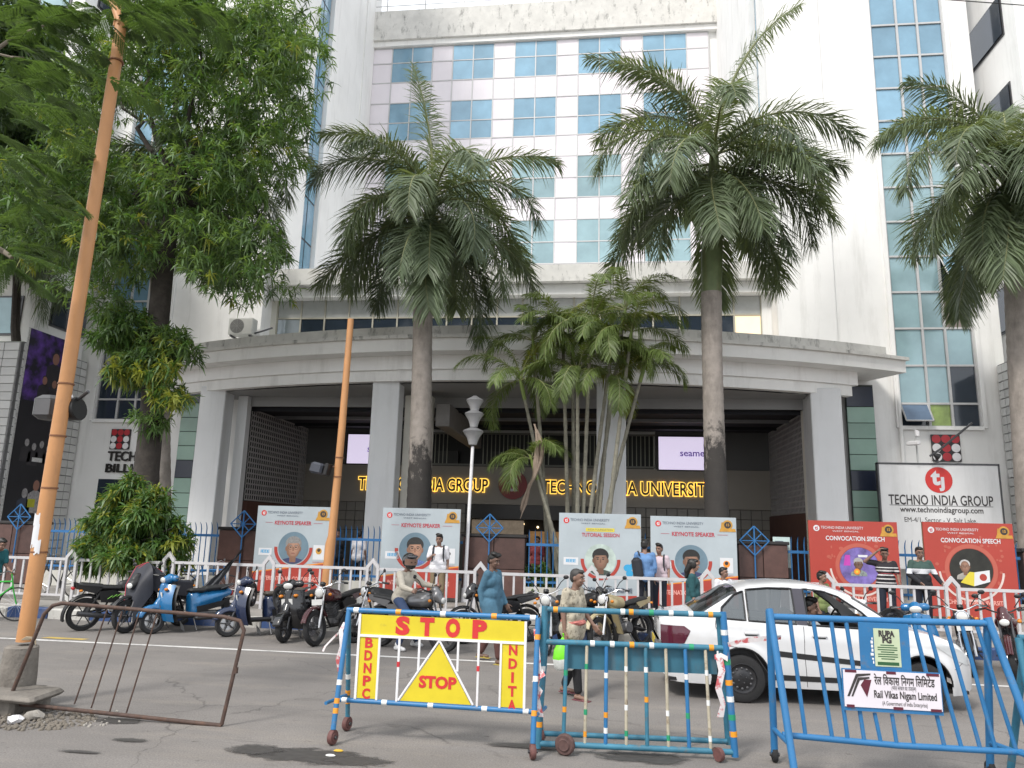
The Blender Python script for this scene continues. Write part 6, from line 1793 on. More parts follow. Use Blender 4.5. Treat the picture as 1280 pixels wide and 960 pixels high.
# ================================================================ VEHICLES
# ---- white saloon car; local x runs rear -> front, y<0 is the side facing the camera
CARX, CARY = .80, 11.12
car = thing('saloon_car', 'white saloon car with black side stripes passing behind the barriers', 'car', (CARX, CARY, 0))
LEN, HW = 4.18, .845
WXR, WXF, WR_ = 1.02, 3.42, .295
def interp(x, pts):
    if x <= pts[0][0]: return pts[0][1]
    for (a, b_), (c_, d_) in zip(pts, pts[1:]):
        if x <= c_:
            s = (x - a) / (c_ - a); 
            return b_ + (d_ - b_) * s
    return pts[-1][1]
def smooth_interp(x, pts):
    return (interp(x - .04, pts) + 2 * interp(x, pts) + interp(x + .04, pts)) / 4
TOPP = [(0, .98), (.06, 1.03), (.30, 1.055), (.42, 1.07), (.62, 1.20), (.95, 1.40), (1.25, 1.475), (1.65, 1.51), (2.05, 1.505), (2.40, 1.46), (2.62, 1.39), (2.95, 1.20), (3.20, 1.02), (3.32, .985), (3.70, .92), (3.98, .82), (4.12, .72), (4.18, .64)]
BELT = [(0, .93), (.3, .985), (.8, .985), (1.6, .965), (2.6, .94), (3.2, .93), (3.6, .87), (3.95, .77), (4.18, .60)]
def plan(x):
    u = abs(x - LEN / 2) / (LEN / 2)
    return HW * (1 - .06 * u ** 2 - .30 * max(0, (u - .78) / .22) ** 2.4)
def lowz(x):
    z = .205
    if x < .12: z = .30 - x * .5
    if x > 4.0: z = .20 + (x - 4.0) * .4
    for wx in (WXR, WXF):
        d = abs(x - wx); r = .385
        if d < r: z = max(z, .30 + math.sqrt(r * r - d * d) * .98)
    return z
def side_y(x, z):
    """half width of the body below the belt"""
    w = plan(x); t = (z - .60) / .40
    y = w * (1 - .035 * t * t - (.03 if t < 0 else .0) * t * t)
    # crease and flared arches
    y += .010 * math.exp(-((z - .80) / .05) ** 2)
    for wx in (WXR, WXF):
        d = math.hypot(x - wx, z - .30)
        y += .022 * math.exp(-((d - .40) / .06) ** 2)
    return y
def upper(x, s):
    """(y,z) above the belt, s 0..1 side glass, 1..2 roof crown"""
    zb_, zt_ = interp(x, BELT), smooth_interp(x, TOPP)
    zt_ = max(zt_, zb_ + .03)
    w = side_y(x, zb_) - .012
    hh = zt_ - zb_
    crown = min(.07, hh * .45)
    ze = zt_ - crown
    we = w * .99 - .40 * max(0, ze - zb_) - .03
    if s <= 1:
        k = s
        y = w + (we - w) * (k ** 1.15); z = zb_ + (ze - zb_) * k
        return y, z
    k = s - 1
    a = k * PI / 2
    return we * math.cos(a) ** .75 if k < 1 else 0.0, ze + crown * math.sin(a) ** .9
def upper_y_at(x, z):
    zb_ = interp(x, BELT); zt_ = max(smooth_interp(x, TOPP), zb_ + .03)
    crown = min(.07, (zt_ - zb_) * .45); ze = zt_ - crown
    s = max(0, min(1, (z - zb_) / max(1e-4, ze - zb_)))
    return upper(x, s)[0]
WIN_R = [(.70, 1.075), (.70, 1.075), (1.18, 1.035), (1.19, 1.385), (1.06, 1.37), (.86, 1.255)]
WIN_R = [(.78, 1.03), (1.10, 1.015), (1.10, 1.375), (.98, 1.33), (.80, 1.16)]
WIN_M = [(1.14, 1.012), (1.79, .995), (1.79, 1.425), (1.45, 1.425), (1.14, 1.395)]
WIN_F = [(1.95, .99), (2.93, .965), (2.70, 1.17), (2.42, 1.345), (2.22, 1.405), (1.95, 1.425)]
def inpoly(x, z, P_):
    c_ = False; j = len(P_) - 1
    for i in range(len(P_)):
        if (P_[i][1] > z) != (P_[j][1] > z) and x < (P_[j][0] - P_[i][0]) * (z - P_[i][1]) / (P_[j][1] - P_[i][1]) + P_[i][0]: c_ = not c_
        j = i
    return c_
NX = 168
xs = [LEN * i / NX for i in range(NX + 1)]
NL, NS, NT = 12, 16, 8
rows = NL + NS + NT + 1
bm = MB(); V_ = []
for x in xs:
    zb_ = interp(x, BELT); zl = min(lowz(x), zb_ - .08)
    for k in range(NL):
        z = zl + (zb_ - zl) * k / NL
        V_.append((x, side_y(x, z), z))
    for k in range(NS): y, z = upper(x, k / NS); V_.append((x, y, z))
    for k in range(NT + 1): y, z = upper(x, 1 + k / NT); V_.append((x, y, z))
nv = len(V_)
body, scrn = [], []
for i in range(NX):
    for k in range(rows - 1):
        a, b_, c_, d_ = i * rows + k, (i + 1) * rows + k, (i + 1) * rows + k + 1, i * rows + k + 1
        cx_ = sum(V_[j][0] for j in (a, b_, c_, d_)) / 4; cz = sum(V_[j][2] for j in (a, b_, c_, d_)) / 4
        if NL <= k < NL + NS and any(inpoly(cx_, cz, w) for w in (WIN_R, WIN_M, WIN_F)): continue
        glass = k >= NL + NS and (.45 < cx_ < 1.02 or 2.62 < cx_ < 3.22)
        (scrn if glass else body).append((a, b_, c_, d_))
CARW = M('car_white_paint', (.60, .605, .615), .22, var=.02, scale=1.5, coat=.6, dirt=(.5, .48, .45), damt=.3, dscale=3)
CGLASS = M('car_dark_glass', (.02, .024, .026), .05, var=0, spec=.8, alpha=.72)
WGLASS = M('car_side_glass', (.10, .115, .125), .05, var=0, spec=.9, alpha=.80)
def mirrored(faces):
    b = MB()
    b.add([(x, -y, z) for x, y, z in V_], [tuple(f) for f in faces], 0, True)
    b.add(V_, [tuple(reversed(f)) for f in faces], 0, True)
    return b
cb = mirrored(body)
# closing the tail and the nose
for i, rev in ((0, False), (NX, True)):
    for k in range(NL + NS):
        a, b_ = i * rows + k, i * rows + k + 1
        f = (a, b_, b_ + nv, a + nv)
        cb.f.append(list(f if not rev else reversed(f))); cb.m.append(0); cb.s.append(True)
body_o = cb.build('body', CARW, car)
mirrored([f for f in scrn if V_[f[0]][0] < 2]).build('rear_window', CGLASS, car)
mirrored([f for f in scrn if V_[f[0]][0] > 2]).build('windscreen', CGLASS, car)
MB().box(.1, -.70, .22, 4.05, .70, .26).box(.5, -.74, .26, 3.3, -.70, .9).box(.5, .70, .26, 3.3, .74, .9).box(WXR - .42, -.6, .26, WXR - .38, .6, .9).box(WXF + .36, -.6, .26, WXF + .4, .6, .8).box(WXF - .42, -.7, .26, WXF - .4, .7, .9).build('underbody', BLACK, car)
def panel(name, poly, off, mat, sides=(-1, 1), parent=None, nx=14, nz=6):
    """patch that follows the body inside a side-view outline"""
    x0, x1 = min(p[0] for p in poly), max(p[0] for p in poly)
    n = len(poly); cols = []
    for i in range(nx + 1):
        x = x0 + (x1 - x0) * min(.9995, max(.0005, i / nx))
        zs = []
        for k in range(n):
            a, b_ = poly[k], poly[(k + 1) % n]
            if (a[0] - x) * (b_[0] - x) <= 0 and abs(a[0] - b_[0]) > 1e-9: zs.append(a[1] + (b_[1] - a[1]) * (x - a[0]) / (b_[0] - a[0]))
        cols.append((x, min(zs), max(zs)))
    for s in sides:
        V = []
        for x, za, zb_ in cols:
            for k in range(nz + 1):
                z = za + (zb_ - za) * k / nz
                y = (upper_y_at(x, z) if z > interp(x, BELT) else side_y(x, z)) + off
                V.append((x, s * y, z))
        F = []
        for i in range(nx):
            for k in range(nz):
                a = i * (nz + 1) + k
                f = (a, a + nz + 1, a + nz + 2, a + 1)
                F.append(f if s < 0 else f[::-1])
        MB().add(V, F, 0, True).build(name, mat, parent or car)
def seam(name, pts, r, mat, off=.001, sides=(-1,), closed=False, parent=None, sub=6):
    P_ = []
    n = len(pts)
    for i in range(n if closed else n - 1):
        a, b_ = pts[i], pts[(i + 1) % n]
        for k in range(sub): P_.append((a[0] + (b_[0] - a[0]) * k / sub, a[1] + (b_[1] - a[1]) * k / sub))
    if not closed: P_.append(pts[-1])
    for s in sides:
        Q = [(x, s * ((upper_y_at(x, z) if z > interp(x, BELT) else side_y(x, z)) + off), z) for x, z in P_]
        MB().tube(Q, r, 5, closed=closed).build(name, mat, parent or car)
TRIM = M('window_trim_black', (.012, .012, .013), .35, var=0)
for nm, w, open_ in (('quarter_window', WIN_R, False), ('door_window', WIN_M, False), ('open_window', WIN_F, True)):
    if not open_: panel(nm, w, -.012, WGLASS)
    seam('window_trim', w, .013, TRIM, sides=(-1, 1), closed=True)
panel('pillar_cover', [(1.80, .99), (1.94, .985), (1.94, 1.43), (1.80, 1.43)], .004, M('pillar_dark', (.045, .042, .055), .3, var=.1), sides=(-1, 1))
GAP = M('panel_gap', (.05, .05, .05), .7, var=0)
seam('door_seam', [(.72, 1.06), (.70, .93), (.80, .70), (1.16, .66), (1.40, .34), (1.44, .23)], .005, GAP, -.002)
seam('door_seam', [(1.88, .97), (1.87, .60), (1.90, .23)], .005, GAP, -.002)
seam('door_seam', [(2.95, .93), (2.98, .70), (2.92, .45), (2.90, .23)], .005, GAP, -.002)
seam('bumper_seam', [(.02, .56), (.32, .60), (.52, .62), (.60, .48)], .004, GAP, -.001)
seam('bumper_seam', [(4.12, .56), (3.98, .60), (3.84, .52)], .004, GAP, -.001)
# black stripes along the doors
STR = M('stripe_black', (.02, .02, .021), .4, var=.1)
def stripe(z0, z1, x0, x1, zr):
    for s in (-1, 1):
        V, F = [], []
        n = 30
        for i in range(n + 1):
            x = x0 + (x1 - x0) * i / n; k = i / n
            a, b_ = z0 + (zr - z0) * k, z1 + (zr + (z1 - z0) * .85 - z1) * k
            V += [(x, s * (side_y(x, a) + .004), a), (x, s * (side_y(x, b_) + .004), b_)]
        for i in range(n): F.append((2 * i, 2 * i + 2, 2 * i + 3, 2 * i + 1) if s < 0 else (2 * i, 2 * i + 1, 2 * i + 3, 2 * i + 2))
        MB().add(V, F).build('side_stripe', STR, car)
stripe(.60, .67, 1.40, 2.98, .50)
stripe(.30, .37, 1.46, 2.98, .30)
for x in (1.16, 2.08):
    for s in (-1, 1):
        y = side_y(x, .86)
        MB().obox((x, s * (y + .018), .865), (.20, .03, .035), bev=.01).build('door_handle', CARW, car)
        MB().obox((x, s * (y + .002), .85), (.17, .012, .05), bev=.004).build('handle_recess', GAP, car)
# lamps, bumpers, mirror, plate
TL = M('tail_lamp_maroon', (.075, .010, .024), .12, var=.1, coat=.5, scale=6)
panel('tail_lamp', [(.01, .90), (.01, .66), (.15, .62), (.30, .70), (.38, .86), (.30, .915)], .006, TL)
panel('reversing_lamp', [(.01, .66), (.01, .60), (.14, .58), (.24, .64), (.15, .625)], .008, M('lamp_clear', (.5, .45, .45), .15, var=.1))
panel('headlamp', [(3.60, .80), (3.88, .63), (4.10, .55), (4.12, .66), (3.95, .755), (3.66, .84)], .006, M('headlamp_clear', (.55, .57, .58), .1, var=.1, coat=.5))
for s in (-1, 1):
    mr = MB().obox((2.86, s * .99, 1.03), (.13, .20, .13), bev=.035).build('door_mirror', CARW, car)
    MB().obox((2.87, s * .88, .99), (.07, .12, .04), bev=.01).build('mirror_arm', BLACK, mr)
b = MB(); b.obox((.0, 0, .62), (.10, 1.20, .16), bev=.04); b.build('boot_recess', M('boot_recess_grey', (.10, .10, .10), .6), car)
MB().obox((-.045, 0, .64), (.012, .48, .11)).build('number_plate', M('plate_yellow', (.55, .42, .05), .5, var=.05), car)
MB().tube([(.10, 0, 1.06), (.09, .5, 1.055)], .012, 5).build('boot_edge', GAP, car)
# cabin
SEAT = M('seat_fabric', (.05, .05, .052), .9, var=.1)
for x in (1.05, 2.05):
    for s in ((-.38, .38) if x > 2 else (-.36, .36)):
        MB().obox((x + .25, s, .46), (.52, .48, .16), bev=.05).build('seat_cushion', SEAT, car)
        MB().obox((x - .05, s, .78), (.14, .46, .62), Matrix.Rotation(R(-12), 3, 'Y'), bev=.05).build('seat_back', SEAT, car)
MB().obox((2.92, 0, .88), (.34, 1.25, .16), bev=.05).build('dashboard', BLACK, car)
MB().tube([(2.66 + .05 * math.sin(a), .36 + .18 * math.cos(a), .93 + .17 * math.sin(a)) for a in np.linspace(0, 2 * PI, 20)[:-1]], .015, 6, closed=True).build('steering_wheel', BLACK, car)
MB().box(.5, -.68, .92, 1.0, .68, .95).build('parcel_shelf', BLACK, car)
for s in (-1, 1):
    for wx in (WXR, WXF):
        P_ = [(wx + .383 * math.cos(a), s * (side_y(wx + .383 * math.cos(a), .30 + .378 * math.sin(a)) - .004), .30 + .378 * math.sin(a)) for a in np.linspace(.05, PI - .05, 18)]
        MB().tube(P_, .012, 6).build('wheel_arch', BLACK, car)

XM = lambda x: x if x < 1.02 else 1.02 + (x - 1.02) * .918
for ch in list(car.children_recursive):
    if ch.type == 'MESH':
        for v in ch.data.vertices: v.co.x = XM(v.co.x)
def car_wheel(x, s):
    x = XM(x)
    y = s * .735
    w = MB().lathe([(.19, -.09), (.25, -.095), (.283, -.08), (.295, -.05), (.295, .05), (.283, .08), (.25, .095), (.19, .09)], (x, y, WR_), Matrix.Rotation(PI / 2, 3, 'X'), 36, closed=True).build('wheel', RUBBER, car)
    ro = Matrix.Rotation(PI / 2 if s < 0 else -PI / 2, 3, 'X')
    MB().lathe([(.20, .085), (.185, .09), (.175, .06), (.15, .05), (.12, .055), (.085, .075), (.05, .08), (.02, .085), (.001, .085)], (x, y, WR_), ro, 28, cap=False).build('rim', M('black_steel_rim', (.045, .045, .048), .35, .6, var=.2, scale=10), w)
    b = MB()
    for k in range(12):
        a = k * PI / 6; b.ell((x + .125 * math.cos(a), y + s * .062, WR_ + .125 * math.sin(a)), (.018, .006, .018), 8, 4)
    for k in range(4):
        a = k * PI / 2 + .4; b.ell((x + .05 * math.cos(a), y + s * .086, WR_ + .05 * math.sin(a)), (.011, .012, .011), 6, 4)
    b.build('rim_hole', M('rim_bright', (.09, .09, .095), .45, .6), w)
for x in (WXR, WXF):
    for s in (-1, 1): car_wheel(x, s)
# ---- two-wheelers. local x points forward, z up, origin between the wheels on the ground
def wheel2(parent, name, x, r, w, rimcol, spokes, disc=False, tilt=0):
    t = MB().lathe([(r - .075, -w * .4), (r - .02, -w * .5), (r, -w * .2), (r, w * .2), (r - .02, w * .5), (r - .075, w * .4)], (x, 0, r), Matrix.Rotation(PI / 2, 3, 'X'), 26, closed=True).build(name, RUBBER, parent)
    b = MB(); b.lathe([(r - .075, -w * .3), (r - .09, -w * .28), (r - .09, w * .28), (r - .075, w * .3)], (x, 0, r), Matrix.Rotation(PI / 2, 3, 'X'), 24, closed=True)
    b.lathe([(.035, -w * .6), (.035, w * .6)], (x, 0, r), Matrix.Rotation(PI / 2, 3, 'X'), 10)
    for k in range(spokes):
        a = 2 * PI * k / spokes
        b.tube([(x + .03 * math.cos(a), 0, r + .03 * math.sin(a)), (x + (r - .08) * math.cos(a + .1), 0, r + (r - .08) * math.sin(a + .1))], .011 if spokes < 8 else .003, 5)
    b.build('rim', rimcol, t)
    if disc: MB().lathe([(.05, .0), (.12, .0), (.12, .008), (.05, .008)], (x, -w * .55, r), Matrix.Rotation(PI / 2, 3, 'X'), 20).build('brake_disc', STEEL, t)
    return t
def plate(parent, loc, rot, col=None):
    p = MB().obox((0, 0, 0), (.22, .008, .10)).build('number_plate', col or M('plate_white', (.62, .62, .60), .5, var=.08), parent)
    p.location = loc; p.rotation_euler = rot
def mirrors(parent, x, z, wd, rake=-.05, h=.20):
    for s in (-1, 1):
        m = MB().ell((x + rake, s * (wd + .05), z + h), (.016, .052, .036), 12, 8).build('mirror', BLACK, parent)
        MB().tube([(x, s * wd * .55, z), (x + rake * .3, s * wd * .85, z + h * .6), (x + rake, s * (wd + .03), z + h - .02)], .008, 6).build('mirror_stem', BLACK, m)
def motorcycle(label, loc, rz, tank, lean=5, round_lamp=True, fly=False, rim=None, seatc=None, leg_shield=None, panel_c=None, guard=False, scale=1.0, rear_plate=True):
    t = thing('motorcycle', label, 'motorcycle', (loc[0], loc[1], loc[2] if len(loc) > 2 else 0), rz, 'motorcycles parked along the kerb')
    t.rotation_euler = (R(lean), 0, rz); t.scale = (scale,) * 3
    TK = tank; EN = M('engine_grey', (.13, .13, .135), .5, .6, var=.2, scale=10)
    r = .305
    wf, wrr = .66, -.64
    wheel2(t, 'front_wheel', wf, r, .09, rim or DSTEEL, 6 if fly else 24, True)
    wheel2(t, 'rear_wheel', wrr, r, .115, rim or DSTEEL, 6 if fly else 24)
    # fork
    f = MB()
    for s in (-.085, .085):
        f.tube([(wf, s, r), (wf - .10, s, .62)], .024, 8); f.tube([(wf - .10, s, .62), (wf - .20, s, .95)], .017, 8)
    f.build('fork', STEEL if not fly else DSTEEL, t)
    # frame tubes
    f = MB()
    f.tube([(.42, 0, .88), (.30, 0, .72), (-.12, 0, .74), (-.55, 0, .78), (-.78, 0, .84)], .022, 8)
    f.tube([(.42, 0, .85), (.30, 0, .45), (.18, 0, .28), (-.20, 0, .28), (-.28, 0, .42), (-.20, 0, .70)], .020, 8)
    for s in (-.09, .09): f.tube([(-.26, s, .38), (wrr, s, r)], .02, 8); f.tube([(wrr + .02, s, r + .03), (-.42, s, .74)], .026, 8)
    f.build('frame', BLACK, t)
    e = MB()
    e.obox((.0, 0, .39), (.34, .24, .20), bev=.05)
    e.tube([(.08, 0, .46), (.16, 0, .66)], .085, 12)
    for k in range(5):
        c_ = Vector((.09, 0, .49)).lerp(Vector((.16, 0, .66)), k / 4); e.obox(c_, (.21, .20, .010), Matrix.Rotation(R(22), 3, 'Y'))
    e.lathe([(.10, -.15), (.11, -.13), (.11, .13), (.10, .15)], (-.06, 0, .38), Matrix.Rotation(PI / 2, 3, 'X'), 18)
    e.build('engine', EN, t)
    MB().tube([(.20, -.09, .60), (.28, -.10, .42), (.14, -.13, .26), (-.25, -.15, .27)], .020, 8).tube([(-.22, -.15, .27), (-.35, -.16, .29), (-.80, -.17, .36)], [.03, .045, .05], 10).build('exhaust', CHROME if not fly else DSTEEL, t)
    b = MB(); b.caps((.30, 0, .86), (-.02, 0, .83), .13, .10, 14); b.caps((.25, .05, .83), (0, .04, .80), .11, .08, 12); b.caps((.25, -.05, .83), (0, -.04, .80), .11, .08, 12)
    skin(b, 'fuel_tank', TK, t, .016, 4)
    MB().lathe([(.035, 0), (.035, .02), (.02, .025)], (.22, 0, .985), None, 12).build('tank_cap', CHROME, t)
    b = MB(); b.obox((-.22, 0, .80), (.40, .25, .07), Matrix.Rotation(R(4), 3, 'Y'), bev=.03); b.obox((-.58, 0, .845), (.46, .22, .08), Matrix.Rotation(R(6), 3, 'Y'), bev=.03)
    skin(b, 'seat', seatc or M('seat_black_vinyl', (.014, .014, .015), .55, var=.15), t, .016, 3)
    for s in (-1, 1):
        MB().prism([(-.40, .54), (-.12, .52), (-.05, .70), (-.20, .77), (-.46, .74)], s * .115 - .012, s * .115 + .012).build('side_panel', panel_c or TK, t)
        MB().prism([(-.86, .80), (-.50, .70), (-.40, .80), (-.55, .84), (-.88, .90)], s * .09 - .012, s * .09 + .012).build('tail_panel', TK, t)
        MB().ell((-.80, s * .17, .78), (.035, .03, .025), 8, 6).build('indicator', M('amber_lens', (.55, .18, .01), .2), t)
        MB().ell((.47, s * .20, .86), (.03, .035, .028), 8, 6).build('indicator', MATS.get('amber_lens') or M('amber_lens', (.55, .18, .01), .2), t)
    P_ = [(wf + .36 * math.cos(a), 0, r + .36 * math.sin(a)) for a in np.linspace(R(20), R(150), 14)]
    b = MB()
    for s in (-.03, 0, .03): b.tube([(p[0], s, p[2] - abs(s) * .35) for p in P_], .022, 6)
    b.build('front_mudguard', TK if not leg_shield else leg_shield, t)
    P_ = [(wrr + .36 * math.cos(a), 0, r + .37 * math.sin(a)) for a in np.linspace(R(60), R(195), 14)]
    b = MB()
    for s in (-.04, 0, .04): b.tube([(p[0], s, p[2] - abs(s) * .3) for p in P_], .022, 6)
    b.build('rear_mudguard', BLACK, t)
    MB().obox((-.90, 0, .80), (.05, .12, .06), bev=.015).build('tail_light', M('tail_red', (.35, .01, .015), .2, var=.05), t)
    if rear_plate: plate(t, (-.98, 0, .62), (R(12), 0, -PI / 2))
    MB().tube([(.40, 0, .98), (.38, .12, 1.01), (.30, .24, 1.06), (.20, .36, 1.03)], .013, 8).tube([(.40, 0, .98), (.38, -.12, 1.01), (.30, -.24, 1.06), (.20, -.36, 1.03)], .013, 8).build('handlebar', CHROME if not fly else BLACK, t)
    for s in (-1, 1):
        MB().tube([(.26, s * .29, 1.05), (.17, s * .39, 1.025)], .019, 8).build('grip', BLACK, t)
        MB().tube([(.34, s * .27, 1.05), (.30, s * .38, 1.03)], .007, 5).build('lever', STEEL, t)
    mirrors(t, .29, 1.06, .30)
    if fly:
        b = MB(); b.caps((.50, 0, .92), (.58, 0, .86), .11, .07, 12); b.caps((.46, 0, 1.02), (.52, 0, .96), .08, .08, 12)
        skin(b, 'headlamp_cowl', TK, t, .014, 3)
        MB().ell((.63, 0, .86), (.03, .07, .055), 12, 8).build('headlight', M('headlight_glass', (.6, .6, .58), .08, var=.05, coat=.6), t)
    else:
        h = MB().lathe([(.03, -.13), (.08, -.09), (.095, 0), (.095, .03)], (.48, 0, .90), Matrix.Rotation(PI / 2, 3, 'Y'), 18).build('headlamp_shell', TK if guard else BLACK, t)
        MB().lathe([(.098, .02), (.102, .035), (.09, .045)], (.48, 0, .90), Matrix.Rotation(PI / 2, 3, 'Y'), 18).build('headlamp_ring', CHROME, h)
        MB().ell((.515, 0, .90), (.035, .085, .085), 14, 8).build('headlight', MATS.get('headlight_glass') or M('headlight_glass', (.6, .6, .58), .08, var=.05, coat=.6), h)
        plate(t, (.585, 0, .74), (0, 0, PI / 2))
        MB().lathe([(.05, -.02), (.05, .03)], (.40, 0, 1.04), Matrix.Rotation(R(-30), 3, 'Y'), 14).build('speedometer', BLACK, t)
    if guard:
        b = MB()
        for s in (-1, 1): b.tube([(.36, s * .04, .60), (.38, s * .28, .62), (.37, s * .30, .40), (.30, s * .06, .32)], .014, 6)
        b.build('crash_guard', CHROME, t)
    if leg_shield:
        b = MB()
        for s in (-1, 1):
            b.add([(.40, s * .05, .80), (.42, s * .24, .74), (.36, s * .26, .40), (.24, s * .22, .28), (.22, s * .06, .30)], [(0, 1, 2, 3, 4)])
            b.add([(.39, s * .05, .80), (.41, s * .24, .74), (.35, s * .26, .40), (.23, s * .22, .28), (.21, s * .06, .30)], [(4, 3, 2, 1, 0)])
        b.build('leg_shield', leg_shield, t)
    MB().tube([(-.05, .12, .30), (-.08, .30, .02)], .012, 6).build('side_stand', DSTEEL, t)
    b = MB(); b.tube([(.0, -.10, .30), (.0, -.24, .29)], .014, 6); b.tube([(.0, .10, .30), (.0, .24, .29)], .014, 6); b.build('foot_peg', BLACK, t)
    return t
def scooter(label, loc, rz, col, dark=None, seatc=None, lean=5, steer=0):
    t = thing('scooter', label, 'scooter', loc, rz, 'scooters parked along the kerb')
    t.rotation_euler = (R(lean), 0, rz)
    dark = dark or BLACK
    r = .235; wf, wrr = .62, -.60
    wheel2(t, 'front_wheel', wf, r, .095, M('alloy_dark', (.10, .10, .105), .4, .7, var=.1), 5, True)
    wheel2(t, 'rear_wheel', wrr, r, .10, MATS['alloy_dark'], 5)
    # front fender
    b = MB()
    for a in np.linspace(R(22), R(158), 16):
        b.caps((wf + .268 * math.cos(a), -.05, r + .268 * math.sin(a)), (wf + .268 * math.cos(a), .05, r + .268 * math.sin(a)), .036, .036, 10)
        b.caps((wf + .235 * math.cos(a), -.072, r + .235 * math.sin(a)), (wf + .235 * math.cos(a), .072, r + .235 * math.sin(a)), .026, .026, 8)
    b.caps((wf - .06, 0, r + .27), (wf - .17, 0, r + .42), .07, .085, 14)
    skin(b, 'front_mudguard', col, t, .016, 4)
    f = MB()
    for s in (-.07, .07): f.tube([(wf, s, r), (wf - .13, s, .56)], .02, 8)
    f.build('fork', DSTEEL, t)
    # apron: curved shield
    def apron(s0, mat, nm, off, wd):
        V, F = [], []
        n, m_ = 9, 9
        for i in range(n):
            k = i / (n - 1)
            z = .24 + .68 * k
            xc = .40 + .11 * math.sin(PI * k * .9) - .04 * k
            w = wd * (.175 + .11 * math.sin(PI * min(1, .15 + .8 * k)) + .0 * k)
            for j in range(m_):
                u = -1 + 2 * j / (m_ - 1)
                V.append((xc + off - .15 * abs(u) ** 2.2, u * w, z - .05 * abs(u)))
        for i in range(n - 1):
            for j in range(m_ - 1):
                a = i * m_ + j; F.append((a, a + 1, a + m_ + 1, a + m_) if off > 0 else (a, a + m_, a + m_ + 1, a + 1))
        return MB().add(V, F, 0, True).build(nm, mat, t)
    apron(0, col, 'front_apron', .05, 1.0)
    apron(0, dark, 'apron_inside', -.03, .97)
    b = MB(); b.caps((.44, 0, .86), (.50, 0, .60), .085, .05, 12); skin(b, 'apron_nose', col, t, .015, 3)
    for s in (-1, 1):
        MB().prism([(0, .0), (.07, .05), (.10, .20), (.02, .10)], -.01, .01).build('apron_trim', M('silver_trim', (.5, .5, .5), .3, .5, var=.05), t)
        t.children[-1].location = (.43, s * .16, .52); t.children[-1].rotation_euler = (0, 0, s * R(60))
        MB().ell((.46, s * .15, .80), (.04, .05, .03), 10, 6).build('indicator', M('amber_lens', (.55, .18, .01), .2), t)
    # handlebar cowl with headlamp
    b = MB(); b.caps((.30, -.16, 1.0), (.30, .16, 1.0), .065, .065, 12); b.caps((.34, 0, 1.0), (.42, 0, .97), .10, .085, 12)
    skin(b, 'handlebar_cowl', col, t, .015, 3)
    MB().ell((.48, 0, .975), (.035, .095, .06), 14, 8, Matrix.Rotation(R(15), 3, 'Y')).build('headlight', M('headlight_glass', (.6, .6, .58), .08, var=.05, coat=.6), t)
    b = MB(); b.tube([(.30, -.16, 1.0), (.24, -.36, 1.0)], .014, 8); b.tube([(.30, .16, 1.0), (.24, .36, 1.0)], .014, 8); b.build('handlebar', DSTEEL, t)
    for s in (-1, 1):
        MB().tube([(.26, s * .27, 1.0), (.23, s * .38, 1.0)], .02, 8).build('grip', BLACK, t)
        MB().tube([(.33, s * .24, 1.0), (.30, s * .36, .99)], .007, 5).build('lever', STEEL, t)
    mirrors(t, .29, 1.02, .26, h=.22)
    # footboard and rear body
    MB().obox((.10, 0, .29), (.52, .34, .08), bev=.03).build('footboard', dark, t)
    b = MB(); b.caps((-.16, .0, .38), (-.14, 0, .62), .16, .15, 12); b.caps((-.25, .05, .44), (-.62, .05, .58), .11, .08, 12); b.caps((-.25, -.05, .44), (-.62, -.05, .58), .11, .08, 12); b.caps((-.20, .06, .52), (-.84, .045, .70), .135, .06, 14); b.caps((-.20, -.06, .52), (-.84, -.045, .70), .135, .06, 14); b.caps((-.25, 0, .60), (-.82, 0, .72), .13, .07, 12)
    skin(b, 'rear_body', col, t, .018, 5)
    b = MB(); b.obox((-.18, 0, .76), (.34, .27, .10), bev=.04); b.obox((-.55, 0, .80), (.52, .25, .11), Matrix.Rotation(R(4), 3, 'Y'), bev=.04)
    skin(b, 'seat', seatc or M('seat_black_vinyl', (.014, .014, .015), .55, var=.15), t, .016, 4)
    MB().tube([(-.62, .14, .78), (-.88, .13, .86), (-.93, 0, .87), (-.88, -.13, .86), (-.62, -.14, .78)], .014, 8).build('grab_rail', DSTEEL, t)
    MB().obox((-.88, 0, .68), (.05, .20, .09), bev=.02).build('tail_light', M('tail_red', (.35, .01, .015), .2, var=.05), t)
    MB().obox((-.35, .13, .29), (.46, .10, .18), bev=.04).build('engine', M('engine_grey', (.13, .13, .135), .5, .6, var=.2, scale=10), t)
    for s in (-1, 1): MB().prism([(-.16, .34), (-.62, .44), (-.86, .62), (-.70, .56), (-.30, .48), (-.14, .46)], s * .165 - .012, s * .165 + .012).build('side_panel', dark, t)
    MB().tube([(-.25, -.13, .30), (-.45, -.17, .28), (-.85, -.18, .34)], [.02, .05, .05], 10).build('exhaust', DSTEEL, t)
    MB().prism([(-.86, .40), (-.74, .38), (-.72, .60), (-.84, .60)], -.07, .07).build('rear_mudguard', dark, t)
    plate(t, (.515, 0, .70), (R(6), 0, PI / 2))
    MB().tube([(-.10, .12, .28), (-.12, .28, .02)], .011, 6).build('side_stand', DSTEEL, t)
    return t
def facing(deg): return R(deg)
NAVY = M('scooter_navy', (.012, .022, .06), .22, var=.1, coat=.6); SKYB = M('scooter_bright_blue', (.010, .125, .30), .25, var=.06, coat=.6)
BLK = M('bike_gloss_black', (.012, .012, .014), .2, var=.1, coat=.6); BLKM = M('bike_matt_black', (.016, .016, .017), .5, var=.2)
TAN = M('moped_tan', (.36, .30, .17), .4, var=.1, scale=4, coat=.3); DRED = M('bike_dark_red', (.055, .009, .012), .25, var=.1, coat=.6)
GREYB = M('bike_silver_grey', (.17, .17, .175), .3, .5, var=.1)
